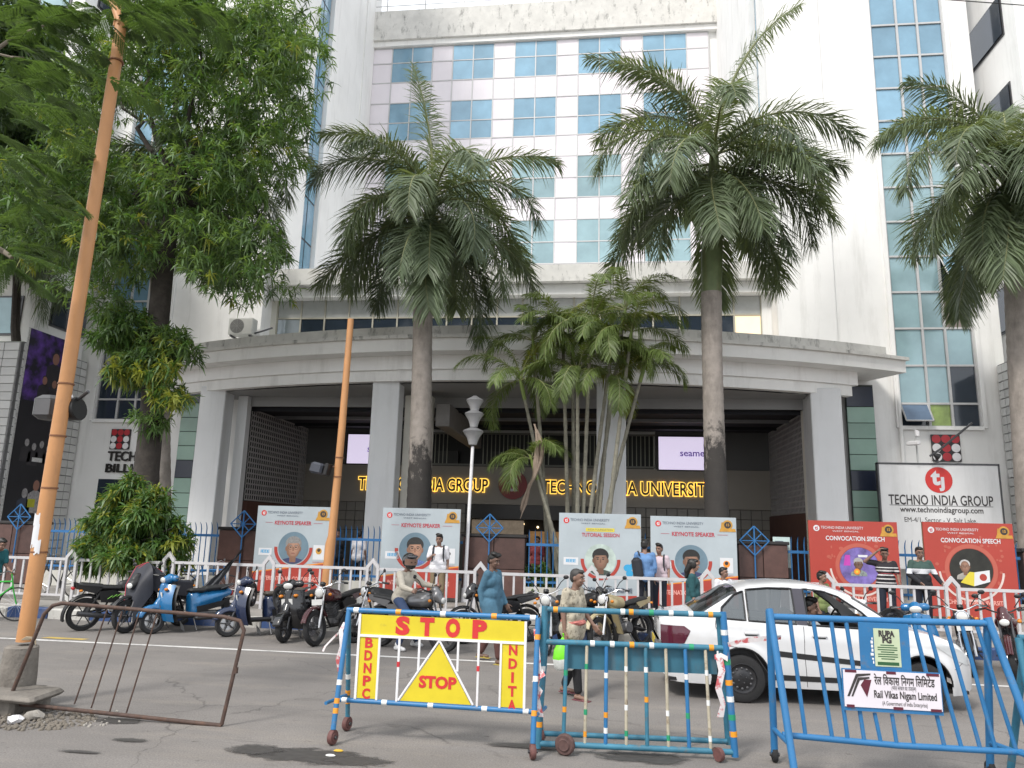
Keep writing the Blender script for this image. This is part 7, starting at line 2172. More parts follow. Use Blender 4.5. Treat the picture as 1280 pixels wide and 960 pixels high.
WHB = M('scooter_white', (.62, .63, .64), .25, var=.05, coat=.5)
SEATBR = M('seat_brown_vinyl', (.075, .062, .05), .55, var=.15)
# local +x forward; rz = direction of travel angle from +X
motorcycle('black motorcycle seen from behind with green decals, leftmost of the parked row', (-9.45, 14.15, 0), R(52), BLKM, 6, fly=True)
dec = MB()
for k in range(5): dec.tube([(-.30 + .08 * k, -.135, .60 + .02 * k), (-.22 + .08 * k, -.137, .66 + .02 * k)], .006, 4)
dec.build('green_decal', M('decal_green', (.15, .45, .03), .4), bpy.data.objects['motorcycle'])
m2 = motorcycle('motorcycle shrouded by a dark cloth cover beside the bright blue scooter', (-8.72, 14.22, 0), R(-106), BLKM, 4, fly=True)
cv = MB(); q = random.Random(8)
prof = [(.62, .62, .10), (.52, .95, .20), (.34, 1.20, .26), (.26, 1.28, .10), (.10, 1.08, .34), (-.15, .98, .20), (-.45, .92, .17), (-.78, .88, .14)]
V_, F_ = [], []
n = 14
for i, (x, z, w) in enumerate(prof):
    for j in range(n):
        u = -1 + 2 * j / (n - 1); a = abs(u)
        V_.append((x + q.uniform(-.015, .015), math.copysign(w * min(1, a * 1.8) + .04 * a, u) + q.uniform(-.012, .012), z - (max(0, a - .45) ** 1.1) * (.95 if i < 5 else .6) + q.uniform(-.015, .015)))
for i in range(len(prof) - 1):
    for j in range(n - 1):
        a = i * n + j; F_.append((a, a + 1, a + n + 1, a + n))
cloth = MB().add(V_, F_, 0, True).build('rain_cover', M('rain_cover_dark', (.017, .019, .028), .6, var=.25, scale=5), m2)
MB().tube([V_[2 * n + 2], V_[2 * n + 5], V_[3 * n + 6], V_[4 * n + 9]], .012, 5).tube([V_[0 * n + 3], V_[1 * n + 3], V_[2 * n + 4], V_[3 * n + 5]], .010, 5).build('cover_piping', M('piping_red', (.35, .02, .04), .5), cloth)
scooter('bright blue scooter with black seat parked by the young green tree', (-8.02, 14.12, 0), R(-128), SKYB)
scooter('dark navy scooter with brown seat, second scooter from the left', (-6.45, 14.1, 0), R(-140), NAVY, seatc=SEATBR)
scooter('black scooter facing the road beside the retro motorcycle', (-5.58, 13.95, 0), R(-97), BLK)
motorcycle('retro black motorcycle with round headlamp and red tank accents facing the road', (-4.82, 13.75, 0), R(-104), DRED, 6, guard=False, panel_c=BLKM)
motorcycle('black motorcycle with yellowish round headlamp behind the left leg of the stop barrier', (-3.95, 14.1, 0), R(-140), BLKM, 6)
rb_ = motorcycle('dark motorcycle ridden by the helmeted man behind the stop barrier', (-3.30, 13.25, 0), R(-18), GREYB, 0, fly=True)
motorcycle('black motorcycle parked behind the man in the blue kurta', (-1.95, 14.45, 0), R(-150), BLK, 6, fly=True)
motorcycle('black motorcycle with bare headlamp parked left of the man carrying a green bag', (-.78, 13.95, 0), R(-100), GREYB, 6, rim=STEEL)
motorcycle('old tan moped with leg shield and tall mirrors before the railing', (.42, 14.35, 0), R(-128), TAN, 6, leg_shield=TAN, panel_c=BLKM)
motorcycle('black motorcycle standing left of the tan moped with its mirror raised', (-.15, 15.0, .0), R(-60), BLKM, 6, fly=True)
scooter('white scooter with blue trim parked just beyond the white car', (4.75, 14.1, 0), R(-150), WHB, dark=M('trim_blue', (.02, .16, .5), .3))
scooter('blue and white scooter parked at the right before the red poster', (5.45, 13.85, 0), R(-110), SKYB, dark=WHB)
motorcycle('dark motorcycle with a grey windshield parked right of the blue and white scooter', (6.15, 13.75, 0), R(-112), BLKM, 6)
motorcycle('dark red motorcycle at the right edge of the parked row', (6.75, 13.55, 0), R(-118), DRED, 6, fly=True)
motorcycle('black motorcycle cut by the right edge of the picture', (7.55, 13.8, 0), R(-120), BLK, 6)

# ---- bicycles behind the railing
def bicycle(label, loc, rz, col):
    t = thing('bicycle', label, 'bicycle', loc, rz, 'bicycles behind the railing'); t.rotation_euler = (R(6), 0, rz)
    for nm, x in (('front_wheel', .52), ('rear_wheel', -.52)):
        w = MB().lathe([(.33, -.015), (.345, 0), (.33, .015), (.315, 0)], (x, 0, .345), Matrix.Rotation(PI / 2, 3, 'X'), 28, closed=True).build(nm, RUBBER, t)
        b = MB()
        for k in range(16):
            a = k * PI / 8; b.tube([(x, 0, .345), (x + .32 * math.cos(a), 0, .345 + .32 * math.sin(a))], .0022, 3)
        b.build('spokes', STEEL, w)
    f = MB(); f.tube([(.40, 0, .80), (-.12, 0, .78)], .017, 6); f.tube([(.42, 0, .70), (-.05, 0, .30)], .019, 6); f.tube([(-.05, 0, .30), (-.14, 0, .88)], .017, 6)
    f.tube([(-.05, 0, .30), (-.52, 0, .345)], .011, 6); f.tube([(-.12, 0, .78), (-.52, 0, .345)], .011, 6); f.tube([(.38, 0, .95), (.44, 0, .62), (.52, 0, .345)], .015, 6)
    f.build('frame', col, t)
    MB().tube([(.28, -.27, 1.0), (.36, -.12, 1.03), (.38, 0, .97), (.36, .12, 1.03), (.28, .27, 1.0)], .012, 6).build('handlebar', STEEL, t)
    MB().ell((-.16, 0, .92), (.13, .075, .035), 12, 6).build('saddle', BLACK, t)
    MB().lathe([(.09, -.01), (.09, .01)], (-.05, -.05, .30), Matrix.Rotation(PI / 2, 3, 'X'), 16).build('crank', DSTEEL, t)
    MB().box(-.75, -.07, .72, -.32, .07, .74).build('carrier', DSTEEL, t)
    return t
bicycle('blue bicycle behind the white railing left of the navy scooter', (at(258, 740, 17.1).x, 17.1, .2), R(8), BLUEP)
bicycle('dark bicycle behind the white railing at the far left', (at(70, 735, 17.2).x, 17.2, .2), R(176), BLKM)
gb = bicycle('green bicycle at the left edge held by the man in the teal shirt', (at(-14, 762, 14.3).x, 14.3, 0), R(15), M('bicycle_green', (.03, .35, .04), .4))
# loose cloth hung on the railing behind the navy scooter
c = at(283, 712, 16.45)
V_, F_ = [], []
for i in range(9):
    k = i / 8
    for j in range(7):
        u = -1 + 2 * j / 6
        V_.append((c.x + .32 - .75 * k + u * (.06 + .16 * k) + .02 * math.sin(i * 2 + j), 16.42 - .04 * math.sin(j * 2.1) - .05 * k, c.z + .42 - .95 * k + .10 * u * (1 - k)))
for i in range(8):
    for j in range(6):
        a = i * 7 + j; F_.append((a, a + 1, a + 8, a + 7))
tag(MB().add(V_, F_, 0, True).build('hanging_cloth', M('grey_cloth', (.055, .058, .066), .85, var=.2, scale=6)), 'dark grey folded umbrella-like cloth hung on the railing behind the navy scooter', 'cloth')
# ================================================================ PEOPLE
# local frame: facing -Y, z up, feet at z=0, joints for a 1.70 m adult; side a: x<0 (their right), b: x>0
J0 = dict(head=(0, -.01, 1.585), neck=(0, .015, 1.42), chest=(0, .01, 1.25), waist=(0, .01, 1.06), pelvis=(0, .015, .93),
          sha=(-.175, .015, 1.385), ela=(-.215, .03, 1.11), wra=(-.225, -.04, .87), shb=(.175, .015, 1.385), elb=(.215, .03, 1.11), wrb=(.225, -.04, .87),
          hia=(-.09, .015, .90), kna=(-.10, -.01, .49), ana=(-.105, .025, .085), hib=(.09, .015, .90), knb=(.10, -.01, .49), anb=(.105, .025, .085))
SKINS = {}
def skin_mat(v):
    if v not in SKINS:
        v2 = v * 1.55 + .02
        SKINS[v] = M('skin_%d' % len(SKINS), (v2, v2 * .58, v2 * .42), .55, var=.10, scale=14)
    return SKINS[v]
def hand(b, wr, el, side, curl=.35, fwd=(0, -1, 0), r=.0085):
    """palm, four fingers of unequal length and a thumb from the side of the palm"""
    wr, el = Vector(wr), Vector(el)
    d = (wr - el).normalized()
    f = Vector(fwd); f = (f - d * f.dot(d))
    f = f.normalized() if f.length > 1e-3 else d.orthogonal().normalized()
    w = d.cross(f).normalized()              # across the palm
    p1 = wr + d * .085
    for k in (-1, 0, 1): b.caps(wr + f * .022 * k + d * .01, p1 + f * .026 * k, .018, .016, 8)
    inw = w * (1 if side == 'a' else -1)
    for k, L in zip((-1.5, -.5, .5, 1.5), (.058, .072, .078, .070)):
        a = p1 + f * .019 * k
        m_ = a + (d * math.cos(curl) + inw * math.sin(curl)) * L * .55
        e_ = m_ + (d * math.cos(curl * 2.2) + inw * math.sin(curl * 2.2)) * L * .5
        b.caps(a, m_, r * 1.05, r, 6); b.caps(m_, e_, r, r * .85, 6)
    t0 = wr + d * .025 + f * .028
    t1 = t0 + (d * .6 + f * .75 + inw * .25).normalized() * .045
    b.caps(t0, t1, r * 1.4, r * 1.15, 6); b.caps(t1, t1 + (d * .9 + f * .25 + inw * .3).normalized() * .032, r * 1.1, r * .9, 6)
def person(label, loc, rz, scale=1.0, J={}, skin_v=.20, shirt=None, sleeve='short', trousers=None, shoes=None, hair='short', hairc=None, long_shirt=0.0,
           legs=True, sandals=False, head_dir=(0, -1, 0), group=None, belly=0.0, woman=False, curl=.35, sole=None, name='person', helmet=False, glasses=False, tilt=0.0):
    P_ = dict(J0); P_.update(J)
    P_ = {k: Vector(v) for k, v in P_.items()}
    t = thing(name, label, 'person', loc, rz, group)
    t.scale = (scale,) * 3
    sk = skin_mat(skin_v)
    hc = hairc or M('hair_black', (.010, .009, .008), .5, var=.2, scale=40)
    H = P_['head']; hd = Vector(head_dir).normalized()
    # head frame: forward hd, up
    up = Vector((0, 0, 1)); rt = hd.cross(up).normalized(); up = rt.cross(hd).normalized()
    HR = Matrix((rt, -hd, up)).transposed()      # local x right, -y forward, z up
    def h(x, y, z): return H + HR @ Vector((x, y, z))
    b = MB()
    b.ell(h(0, .012, .025), (.076, .094, .095), 16, 12, HR)
    b.ell(h(0, -.022, -.035), (.058, .070, .080), 14, 10, HR)
    b.ell(h(0, -.045, -.075), (.036, .036, .034), 10, 8, HR)
    b.caps(h(0, -.088, .012), h(0, -.108, -.022), .009, .0145, 8)
    b.ell(h(0, -.084, -.058), (.024, .012, .011), 8, 6, HR)
    for s in (-1, 1):
        b.ell(h(s * .076, .012, -.005), (.010, .020, .030), 8, 6, HR)
        b.ell(h(s * .032, -.070, -.025), (.024, .018, .020), 8, 6, HR)
    b.ell(h(0, -.074, .045), (.055, .018, .022), 10, 6, HR)
    b.caps(P_['neck'] + Vector((0, .01, -.03)), h(0, .015, -.05), .054, .050, 10)
    for s in ('a', 'b'):
        x = -1 if s == 'a' else 1
        b.caps(P_['neck'] + Vector((x * .02, 0, -.02)), P_['sh' + s], .045, .056, 10)
        b.caps(P_['sh' + s], P_['el' + s], .050, .037, 10); b.caps(P_['el' + s], P_['wr' + s], .038, .024, 10)
        hand(b, P_['wr' + s], P_['el' + s], s, curl)
        if legs:
            b.caps(P_['hi' + s], P_['kn' + s], .080, .054, 12); b.caps(P_['kn' + s], P_['an' + s], .053, .033, 12)
            a_ = P_['an' + s]
            k_ = a_ - P_['kn' + s]
            b.caps(a_ + Vector((0, .035, -.045)), a_ + Vector((x * .02, -.135, -.055)), .032, .026, 10)
    for z0, rr in ((P_['chest'], .112), (P_['waist'], .098), (P_['pelvis'], .108)):
        b.caps(z0 + Vector((-.06, .01, 0)), z0 + Vector((.06, .01, 0)), rr * .78, rr * .78, 12)
    b.caps(P_['neck'] + Vector((0, .02, -.09)), P_['chest'], .06, .09, 12); b.caps(P_['chest'], P_['waist'], .09, .085, 12); b.caps(P_['waist'], P_['pelvis'], .085, .09, 12)
    skin(b, 'body', sk, t, .0075, 3)
    # face
    e = MB(); br = MB(); li = MB()
    for s in (-1, 1):
        e.ell(h(s * .031, -.083, .010), (.0125, .006, .0055), 8, 6, HR)
        br.caps(h(s * .016, -.094, .033), h(s * .048, -.083, .034), .0045, .0035, 5)
    li.caps(h(-.020, -.096, -.058), h(.020, -.096, -.058), .0055, .0055, 6)
    eo = e.build('eyes', M('eye_white', (.30, .28, .26), .3, var=0), t)
    pu = MB()
    for s in (-1, 1): pu.ell(h(s * .031, -.088, .010), (.0065, .004, .007), 8, 6, HR)
    pu.build('pupils', M('pupil', (.008, .006, .005), .2, var=0), eo)
    br.build('eyebrows', hc, t); li.build('mouth', M('lips', (.16, .06, .055), .5, var=0), t)
    if glasses:
        g = MB()
        for s in (-1, 1): g.tube([h(s * .034 + .026 * math.cos(a), -.100, .010 + .018 * math.sin(a)) for a in np.linspace(0, 2 * PI, 13)[:-1]], .0028, 5, closed=True)
        g.build('glasses', BLACK, t)
    # hair
    if hair != 'none' and not helmet:
        b = MB()
        b.ell(h(0, .030, .052), (.084, .096, .085), 16, 12, HR)
        b.ell(h(0, .055, .01), (.080, .070, .085), 14, 10, HR)
        b.ell(h(0, -.045, .100), (.060, .052, .030), 12, 8, HR)
        if hair == 'full':
            b.ell(h(-.02, -.04, .115), (.07, .06, .035), 12, 8, HR); b.ell(h(.03, .0, .125), (.06, .07, .035), 12, 8, HR)
        if hair == 'cropped': b.v = [tuple(H + (Vector(v) - H) * .965) for v in b.v]
        if hair == 'bun':
            b.caps(h(0, .07, -.02), h(.0, .12, -.11), .075, .06, 12); b.caps(h(0, .10, -.08), h(0, .13, -.22), .06, .04, 12)
            for s in (-1, 1): b.ell(h(s * .068, -.005, .02), (.022, .06, .075), 10, 8, HR)
        ho = skin(b, 'hair', hc, t, .010, 2)
    if helmet:
        b = MB(); b.ell(h(0, .012, .020), (.130, .150, .140), 20, 14, HR); b.ell(h(0, -.06, -.055), (.105, .095, .075), 16, 10, HR)
        ho = skin(b, 'helmet', M('helmet_black', (.012, .012, .013), .15, var=.05, coat=.7), t, .012, 3)
        v = MB(); V, F = [], []
        for i in range(9):
            a = R(-68 + 136 * i / 8)
            for z in (-.045, .01, .062):
                rr = 1.02
                V.append(h(.132 * rr * math.sin(a), .0 - .150 * rr * math.cos(a) - .012, z + .005))
        for i in range(8):
            for k in range(2):
                q_ = i * 3 + k; F.append((q_, q_ + 1, q_ + 4, q_ + 3))
        v.add(V, F, 0, True); v.build('visor_opening', sk, ho)
        vv = MB().ell(h(0, -.1, .105), (.115, .085, .03), 14, 8, HR).build('visor', M('visor_smoke', (.05, .05, .055), .1, var=0, coat=.5), ho)
        v2 = MB()
        for s in (-1, 1): v2.ell(h(s * .034, -.168, .012), (.014, .006, .007), 8, 6, HR)
        v2.build('eyes', M('pupil', (.008, .006, .005), .2), ho)
    # trousers
    if legs:
        b = MB()
        for s in ('a', 'b'):
            x = -1 if s == 'a' else 1
            b.caps(P_['hi' + s] + Vector((0, 0, .02)), P_['kn' + s], .096, .070, 12); b.caps(P_['kn' + s], P_['kn' + s].lerp(P_['an' + s], .90), .070, .058, 12)
        b.caps(P_['pelvis'] + Vector((-.06, 0, 0)), P_['pelvis'] + Vector((.06, 0, 0)), .125, .125, 12); b.caps(P_['waist'] + Vector((-.05, 0, -.04)), P_['waist'] + Vector((.05, 0, -.04)), .112, .112, 12)
        b.caps(P_['waist'] + Vector((0, 0, -.05)), P_['pelvis'], .12, .13, 12)
        skin(b, 'trousers', trousers, t, .012, 3)
        b = MB()
        for s in ('a', 'b'):
            x = -1 if s == 'a' else 1
            a_ = P_['an' + s]
            if sandals:
                b.obox(a_ + Vector((x * .012, -.055, -.080)), (.095, .27, .014), bev=.004); b.caps(a_ + Vector((-.04, -.09, -.05)), a_ + Vector((.05, -.09, -.05)), .008, .008, 6)
            else:
                b.caps(a_ + Vector((0, .045, -.042)), a_ + Vector((x * .018, -.10, -.048)), .042, .040, 10); b.caps(a_ + Vector((x * .012, -.08, -.048)), a_ + Vector((x * .022, -.145, -.054)), .042, .032, 10)
                b.caps(a_ + Vector((0, .01, -.03)), a_ + Vector((0, .02, .02)), .045, .044, 10)
        skin(b, 'sandals' if sandals else 'shoes', shoes or M('shoe_dark', (.02, .018, .017), .5), t, .010, 2)
    # shirt
    b = MB()
    b.caps(P_['chest'] + Vector((-.075, 0, .02)), P_['chest'] + Vector((.075, 0, .02)), .128, .128, 14)
    b.caps(P_['waist'] + Vector((-.07, -.01 - belly * .3, .0)), P_['waist'] + Vector((.07, -.01 - belly * .3, .0)), .128 + belly, .128 + belly, 14)
    b.caps(P_['pelvis'] + Vector((-.07, 0, .02 - long_shirt * .3)), P_['pelvis'] + Vector((.07, 0, .02 - long_shirt * .3)), .145, .145, 14)
    if long_shirt:
        for s in ('a', 'b'): b.caps(P_['hi' + s], P_['hi' + s].lerp(P_['kn' + s], min(.95, long_shirt)), .150, .128, 12)
        b.caps(P_['hia'].lerp(P_['hib'], .5), P_['hia'].lerp(P_['knb'], .9 * min(.95, long_shirt)), .145, .125, 12)
    b.caps(P_['chest'], P_['waist'], .142, .136 + belly, 14); b.caps(P_['waist'], P_['pelvis'], .136 + belly * .6, .148, 14)
    b.caps(P_['neck'] + Vector((0, -.012, -.075)), P_['chest'] + Vector((0, -.02, 0)), .075, .125, 14)
    b.caps(P_['neck'] + Vector((0, .005, -.045)), P_['neck'] + Vector((0, .0, -.03)), .066, .062, 12)
    for s in ('a', 'b'):
        x = -1 if s == 'a' else 1
        b.caps(P_['neck'] + Vector((x * .03, .005, -.05)), P_['sh' + s] + Vector((0, 0, -.01)), .062, .070, 12)
        if sleeve != 'none': b.caps(P_['sh' + s], P_['sh' + s].lerp(P_['el' + s], 1.0 if sleeve != 'short' else .72), .068, .056 if sleeve == 'long' else .062, 12)
        if sleeve in ('long', 'three'): b.caps(P_['el' + s], P_['el' + s].lerp(P_['wr' + s], .93 if sleeve == 'long' else .35), .055, .040 if sleeve == 'long' else .050, 12)
    so = skin(b, 'shirt', shirt, t, .012, 3)
    t['j'] = 0
    del t['j']
    return t, P_
def cloth(name, col, rough=.85, var=.10, scale=6, **k): return M(name, col, rough, var=var, scale=scale, bump=.6, bscale=7, **k)
def striped(name, bands, axis='z', default=(.02, .02, .02)):
    """woven bands: list of (lo, hi, colour) in local height"""
    m = bpy.data.materials.new(name); m.use_nodes = True
    N, L = m.node_tree.nodes, m.node_tree.links; b_ = N['Principled BSDF']; b_.inputs['Roughness'].default_value = .85
    tc = N.new('ShaderNodeTexCoord'); sp_ = N.new('ShaderNodeSeparateXYZ'); L.new(tc.outputs['Object'], sp_.inputs[0])
    ou = sp_.outputs['Z']
    prev = None
    for lo, hi, c_ in bands:
        g = N.new('ShaderNodeMath'); g.operation = 'GREATER_THAN'; g.inputs[1].default_value = lo; L.new(ou, g.inputs[0])
        l_ = N.new('ShaderNodeMath'); l_.operation = 'LESS_THAN'; l_.inputs[1].default_value = hi; L.new(ou, l_.inputs[0])
        mu = N.new('ShaderNodeMath'); mu.operation = 'MULTIPLY'; L.new(g.outputs[0], mu.inputs[0]); L.new(l_.outputs[0], mu.inputs[1])
        mx = N.new('ShaderNodeMix'); mx.data_type = 'RGBA'; L.new(mu.outputs[0], mx.inputs[0])
        if prev is None: mx.inputs[6].default_value = (*default, 1)
        else: L.new(prev, mx.inputs[6])
        mx.inputs[7].default_value = (*c_, 1); prev = mx.outputs[2]
    L.new(prev, b_.inputs['Base Color'])
    n_ = N.new('ShaderNodeTexNoise'); n_.inputs['Scale'].default_value = 9; L.new(tc.outputs['Object'], n_.inputs[0])
    bp = N.new('ShaderNodeBump'); bp.inputs['Strength'].default_value = .3; bp.inputs['Distance'].default_value = .02; L.new(n_.outputs[0], bp.inputs['Height']); L.new(bp.outputs[0], b_.inputs['Normal'])
    return m
def backpack(t, front=False, col=None):
    c_ = col or M('backpack_black', (.018, .02, .026), .7, var=.2)
    b = MB(); b.obox((0, .21, 1.20), (.30, .16, .44), bev=.05); b.obox((0, .30, 1.10), (.22, .06, .22), bev=.025)
    o = b.build('backpack', c_, t)
    for s in (-1, 1): MB().tube([(s * .10, .15, 1.40), (s * .115, .02, 1.455), (s * .12, -.115, 1.37), (s * .125, -.140, 1.22), (s * .14, -.08, 1.06), (s * .13, .12, 1.02)], [.016, .02, .022, .02, .014, .012], 6).build('strap', c_, o)
    return o
DEN = cloth('trousers_navy', (.014, .018, .032)); KHA = cloth('trousers_khaki', (.20, .15, .09)); BLKT = cloth('trousers_black', (.010, .010, .012))
PV = .2
def on(px, Y): return at(px, 700, Y).x
# student in a white shirt behind the railing
t, _ = person('person in a white shirt and khaki trousers with backpack straps before the second keynote poster', (on(548, 17.75), 17.75, PV), R(6), 1.02,
       dict(ela=(-.24, -.02, 1.13), wra=(-.13, -.22, 1.22), ana=(-.12, .05, .085), knb=(.11, -.03, .49)), .13, cloth('shirt_white', (.66, .65, .68)), 'short', KHA, hair='full', head_dir=(-.15, -1, -.05))
backpack(t)
# helmeted rider
RX = rb_.location
t, _ = person('person in a cream long-sleeved shirt and black helmet sitting astride a motorcycle', (RX.x - .16, RX.y + .07, -.11), R(68), 1.0,
       dict(head=(0, -.06, 1.60), neck=(0, -.01, 1.43), chest=(0, .02, 1.25), waist=(0, .05, 1.06), pelvis=(0, .07, .95), sha=(-.185, .0, 1.385), shb=(.185, .0, 1.385),
            ela=(-.33, -.18, 1.18), wra=(-.36, -.42, 1.14), elb=(.27, -.20, 1.20), wrb=(.30, -.43, 1.18), hia=(-.12, .06, .93), hib=(.12, .06, .93), kna=(-.26, -.28, .72), ana=(-.26, -.10, .20), knb=(.27, -.26, .72), anb=(.27, -.06, .20)),
       .12, cloth('shirt_cream', (.46, .42, .35)), 'long', cloth('trousers_blue_jeans', (.035, .06, .13)), M('shoe_white', (.6, .6, .6), .5), head_dir=(-.55, -1, -.12), helmet=True, curl=.9)
# man in the long blue shirt walking to the right
person('person in a long blue kurta and sandals walking to the right behind the stop barrier', (gz(613, 828).x, gz(613, 828).y, 0), R(66), 1.0,
       dict(sha=(-.17, .0, 1.385), ela=(-.20, .10, 1.12), wra=(-.20, .06, .88), elb=(.20, -.02, 1.12), wrb=(.21, -.14, .90), kna=(-.10, -.16, .50), ana=(-.10, -.22, .085), knb=(.10, .05, .50), anb=(.10, .27, .12)),
       .075, cloth('kurta_blue', (.055, .135, .20), var=.2), 'long', cloth('trousers_maroon', (.085, .035, .03)), M('sandal_yellow', (.35, .27, .05), .6), 'full', long_shirt=.72, sandals=True, head_dir=(-.1, -1, -.25))
# short man with the bag, in the road
gx = gz(722, 872)
t, Pj = person('person in a printed half-sleeved shirt carrying a green and white plastic bag', (gx.x - .06, gx.y, 0), R(62), .95,
       dict(head=(0, -.06, 1.57), neck=(0, -.02, 1.41), ela=(-.22, .04, 1.12), wra=(-.24, .0, .86), elb=(.21, -.04, 1.12), wrb=(.22, -.20, .93), kna=(-.10, -.10, .50), ana=(-.10, -.14, .085), knb=(.10, .02, .49), anb=(.10, .20, .11)),
       .115, M('shirt_printed', (.40, .36, .28), .85, var=.25, scale=14, dirt=(.14, .12, .09), damt=.8, dstretch=(1, 1, 1), dscale=16, dlo=.52, dhi=.60), 'short', BLKT, M('sandal_maroon', (.14, .04, .05), .6), 'cropped', sandals=True, long_shirt=.2, head_dir=(0, -1, -.1), hairc=M('hair_greying', (.035, .033, .032), .6, var=.3, scale=40))
b = MB(); b.caps((0, .02, 1.02), (.0, -.01, .99), .158, .158, 20); 
for i in range(len(b.v)): b.v[i] = (b.v[i][0] * 1.25, b.v[i][1], .985 + (b.v[i][2] - 1.0) * .35)
b.build('waist_cloth', cloth('cloth_red_check', (.42, .14, .12), scale=20, var=.4), t)
# the bag hangs from the right hand
bp_ = t.matrix_basis @ Vector((-.24, .0, .78))
bg = thing('carrier_bag', 'bright green and white plastic carrier bag held low by the man in the printed shirt', 'bag', (bp_.x, bp_.y, .36))
V, F = [], []
for i, (z, w, d) in enumerate([(0, .09, .06), (.03, .135, .08), (.14, .15, .095), (.26, .13, .085), (.33, .08, .05), (.40, .02, .015)]):
    for j in range(16):
        a = j * PI / 8; q = random.Random(i * 16 + j)
        V.append((w * math.cos(a) + q.uniform(-.012, .012), d * math.sin(a) + q.uniform(-.012, .012), z + q.uniform(-.01, .01)))
for i in range(5):
    for j in range(16): F.append((i * 16 + j, i * 16 + (j + 1) % 16, (i + 1) * 16 + (j + 1) % 16, (i + 1) * 16 + j))
F.append(tuple(range(15, -1, -1)))
m = MB().add(V, F, 0, True)
m.m = [0 if k < 32 + 3 else 1 for k in range(len(m.f))]; m.m[-1] = 0
m.build('bag_body', [M('bag_white', (.58, .60, .58), .4, var=.15, scale=12), M('bag_green', (.16, .62, .02), .4, var=.15, scale=10)], bg)
MB().tube([(.0, 0, .39), (-.02, -.02, .45)], .012, 6).build('bag_handle', MATS['bag_green'], bg)
# pair talking behind the railing
t, _ = person('person in a denim blue shirt seen from behind with a dark backpack on one shoulder', (on(806, 17.6), 17.6, PV), R(188), 1.02, dict(elb=(.23, -.05, 1.12), wrb=(.16, -.2, 1.02)), .14, cloth('shirt_denim', (.11, .22, .42), var=.15), 'three', cloth('trousers_dark_navy', (.010, .012, .022)), hair='full', head_dir=(-.35, -1, 0))
b = MB(); b.obox((.20, .17, 1.10), (.22, .20, .46), Matrix.Rotation(R(8), 3, 'Y'), bev=.06); o = b.build('backpack', M('backpack_black', (.018, .02, .026), .7, var=.2), t)
MB().tube([(.15, .15, 1.38), (.155, .02, 1.46), (.155, -.12, 1.36), (.17, -.10, 1.15)], .018, 6).build('strap', MATS['backpack_black'], o)
t, _ = person('smiling person in a pale pink shirt with backpack facing the man in denim', (on(824, 18.0), 18.0, PV), R(-12), .97, dict(ela=(-.20, -.03, 1.10), wra=(-.16, -.20, .98)), .15, cloth('shirt_pale_pink', (.52, .42, .46)), 'short', DEN, hair='full', head_dir=(-.3, -1, -.05))
backpack(t)
# woman in teal behind the car boot
person('woman in a dark teal dress with tied black hair walking right behind the car boot', (on(866, 14.6), 14.6, 0), R(80), .96, dict(ela=(-.19, .02, 1.12), elb=(.19, -.04, 1.11), wrb=(.19, -.15, .90), kna=(-.09, -.1, .5), ana=(-.09, -.12, .085)), .20, cloth('kameez_teal', (.016, .075, .085)), 'three', cloth('trousers_grey', (.08, .08, .085)), hair='bun', long_shirt=.9, head_dir=(.02, -1, -.05), name='person')
# driver
t, _ = person('driver in the white car seen through its open front window', (CARX + 2.01, CARY - .36, -.42), R(90), 1.0,
       dict(sha=(-.175, .0, 1.385), ela=(-.20, -.18, 1.22), wra=(-.15, -.42, 1.30), elb=(.20, -.18, 1.22), wrb=(.15, -.42, 1.30), hia=(-.09, .05, .95), hib=(.09, .05, .95), kna=(-.12, -.42, .92), knb=(.12, -.42, .92), ana=(-.12, -.55, .62), anb=(.12, -.55, .62)),
       .11, cloth('shirt_grey_white', (.35, .36, .37)), 'short', DEN, hair='full', head_dir=(-.28, -1, -.05), curl=.9)
# man shading his eyes
t, _ = person('person in a black and white striped T-shirt shading his eyes with a raised arm', (on(1106, 17.45), 17.45, PV), R(-8), 1.0,
       dict(ela=(-.42, -.08, 1.42), wra=(-.18, -.17, 1.64), elb=(.23, -.06, 1.13), wrb=(.20, -.26, 1.00)), .12,
       striped('tshirt_striped', [(1.22, 1.25, (.55, .53, .53)), (1.13, 1.155, (.55, .53, .53)), (1.29, 1.31, (.5, .5, .5)), (1.05, 1.075, (.55, .53, .53)), (.97, .99, (.55, .53, .53)), (1.17, 1.185, (.3, .05, .06))], default=(.016, .014, .018)), 'short', DEN, hair='full', head_dir=(-.15, -1, -.1))
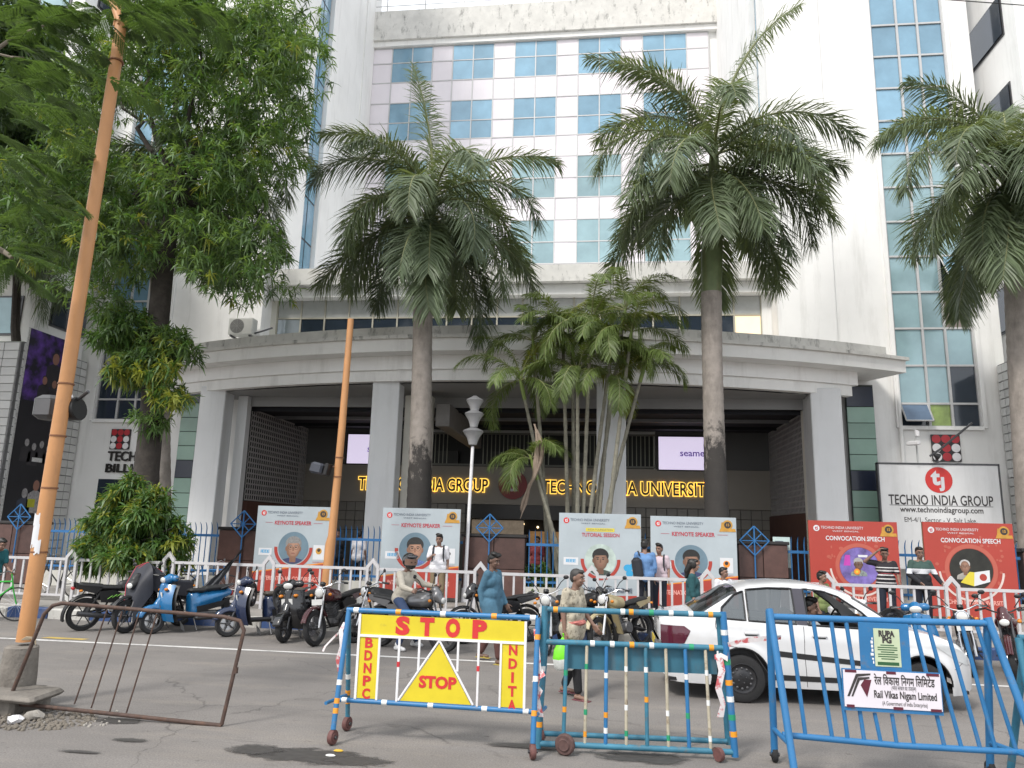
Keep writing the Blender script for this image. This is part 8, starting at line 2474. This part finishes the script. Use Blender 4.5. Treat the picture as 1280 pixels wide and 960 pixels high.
# man in green-white-black shirt
t, _ = person('person in a green, white and black banded shirt leaning his hands on the railing', (on(1150, 17.15), 17.15, PV), R(4), 1.03,
       dict(ela=(-.26, -.03, 1.15), wra=(-.16, -.30, .99), elb=(.27, -.03, 1.15), wrb=(.25, -.32, .99)), .13,
       striped('shirt_banded', [(1.17, 1.27, (.60, .60, .63)), (1.27, 2.0, (.035, .07, .06))], default=(.012, .012, .016)), 'long', cloth('trousers_dark_navy', (.010, .012, .022)), hair='short', head_dir=(-.2, -1, -.05), glasses=True)
# man in teal at the left edge
person('person in a teal shirt bending forward at the left edge holding a green bicycle', (on(-6, 14.6), 14.55, 0), R(72), 1.0,
       dict(head=(0, -.20, 1.52), neck=(0, -.10, 1.39), chest=(0, -.04, 1.24), sha=(-.17, -.07, 1.36), shb=(.17, -.07, 1.36), ela=(-.20, -.14, 1.10), wra=(-.19, -.34, .98), elb=(.20, -.12, 1.09), wrb=(.19, -.32, .97)), .13, cloth('shirt_teal', (.014, .11, .13)), 'short', DEN, hair='short', head_dir=(0, -1, -.45), curl=.8)
# two people half hidden beyond the car roof
person('person in white half hidden beyond the rear of the car roof with dark hair', (on(904, 15.6), 15.6, 0), R(30), .86, {}, .12, cloth('shirt_white', (.66, .65, .68)), 'short', DEN, hair='short', head_dir=(.3, -1, 0))
person('person half hidden beyond the front of the car roof above the driver', (on(1026, 15.4), 15.4, 0), R(40), .85, {}, .12, cloth('shirt_olive', (.16, .20, .07)), 'short', DEN, hair='full', head_dir=(.2, -1, 0))
# people inside the forecourt behind the blue fence
person('person in a white shirt seen from behind through the blue fence bars', (on(448, 21.3), 21.3, .26), R(170), 1.0, {}, .14, cloth('shirt_white', (.66, .65, .68)), 'short', DEN, hair='short')
person('person in dark clothes standing behind the blue fence next to the man in white', (on(420, 21.6), 21.6, .26), R(20), 1.0, {}, .14, cloth('shirt_black', (.012, .012, .014)), 'long', BLKT, hair='short')
person('person in a dusky red top behind the blue fence bars by the areca palms', (on(671, 21.4), 21.4, .26), R(-20), .98, {}, .14, cloth('top_dusky_red', (.20, .035, .04)), 'short', DEN, hair='short')
flush_skins()
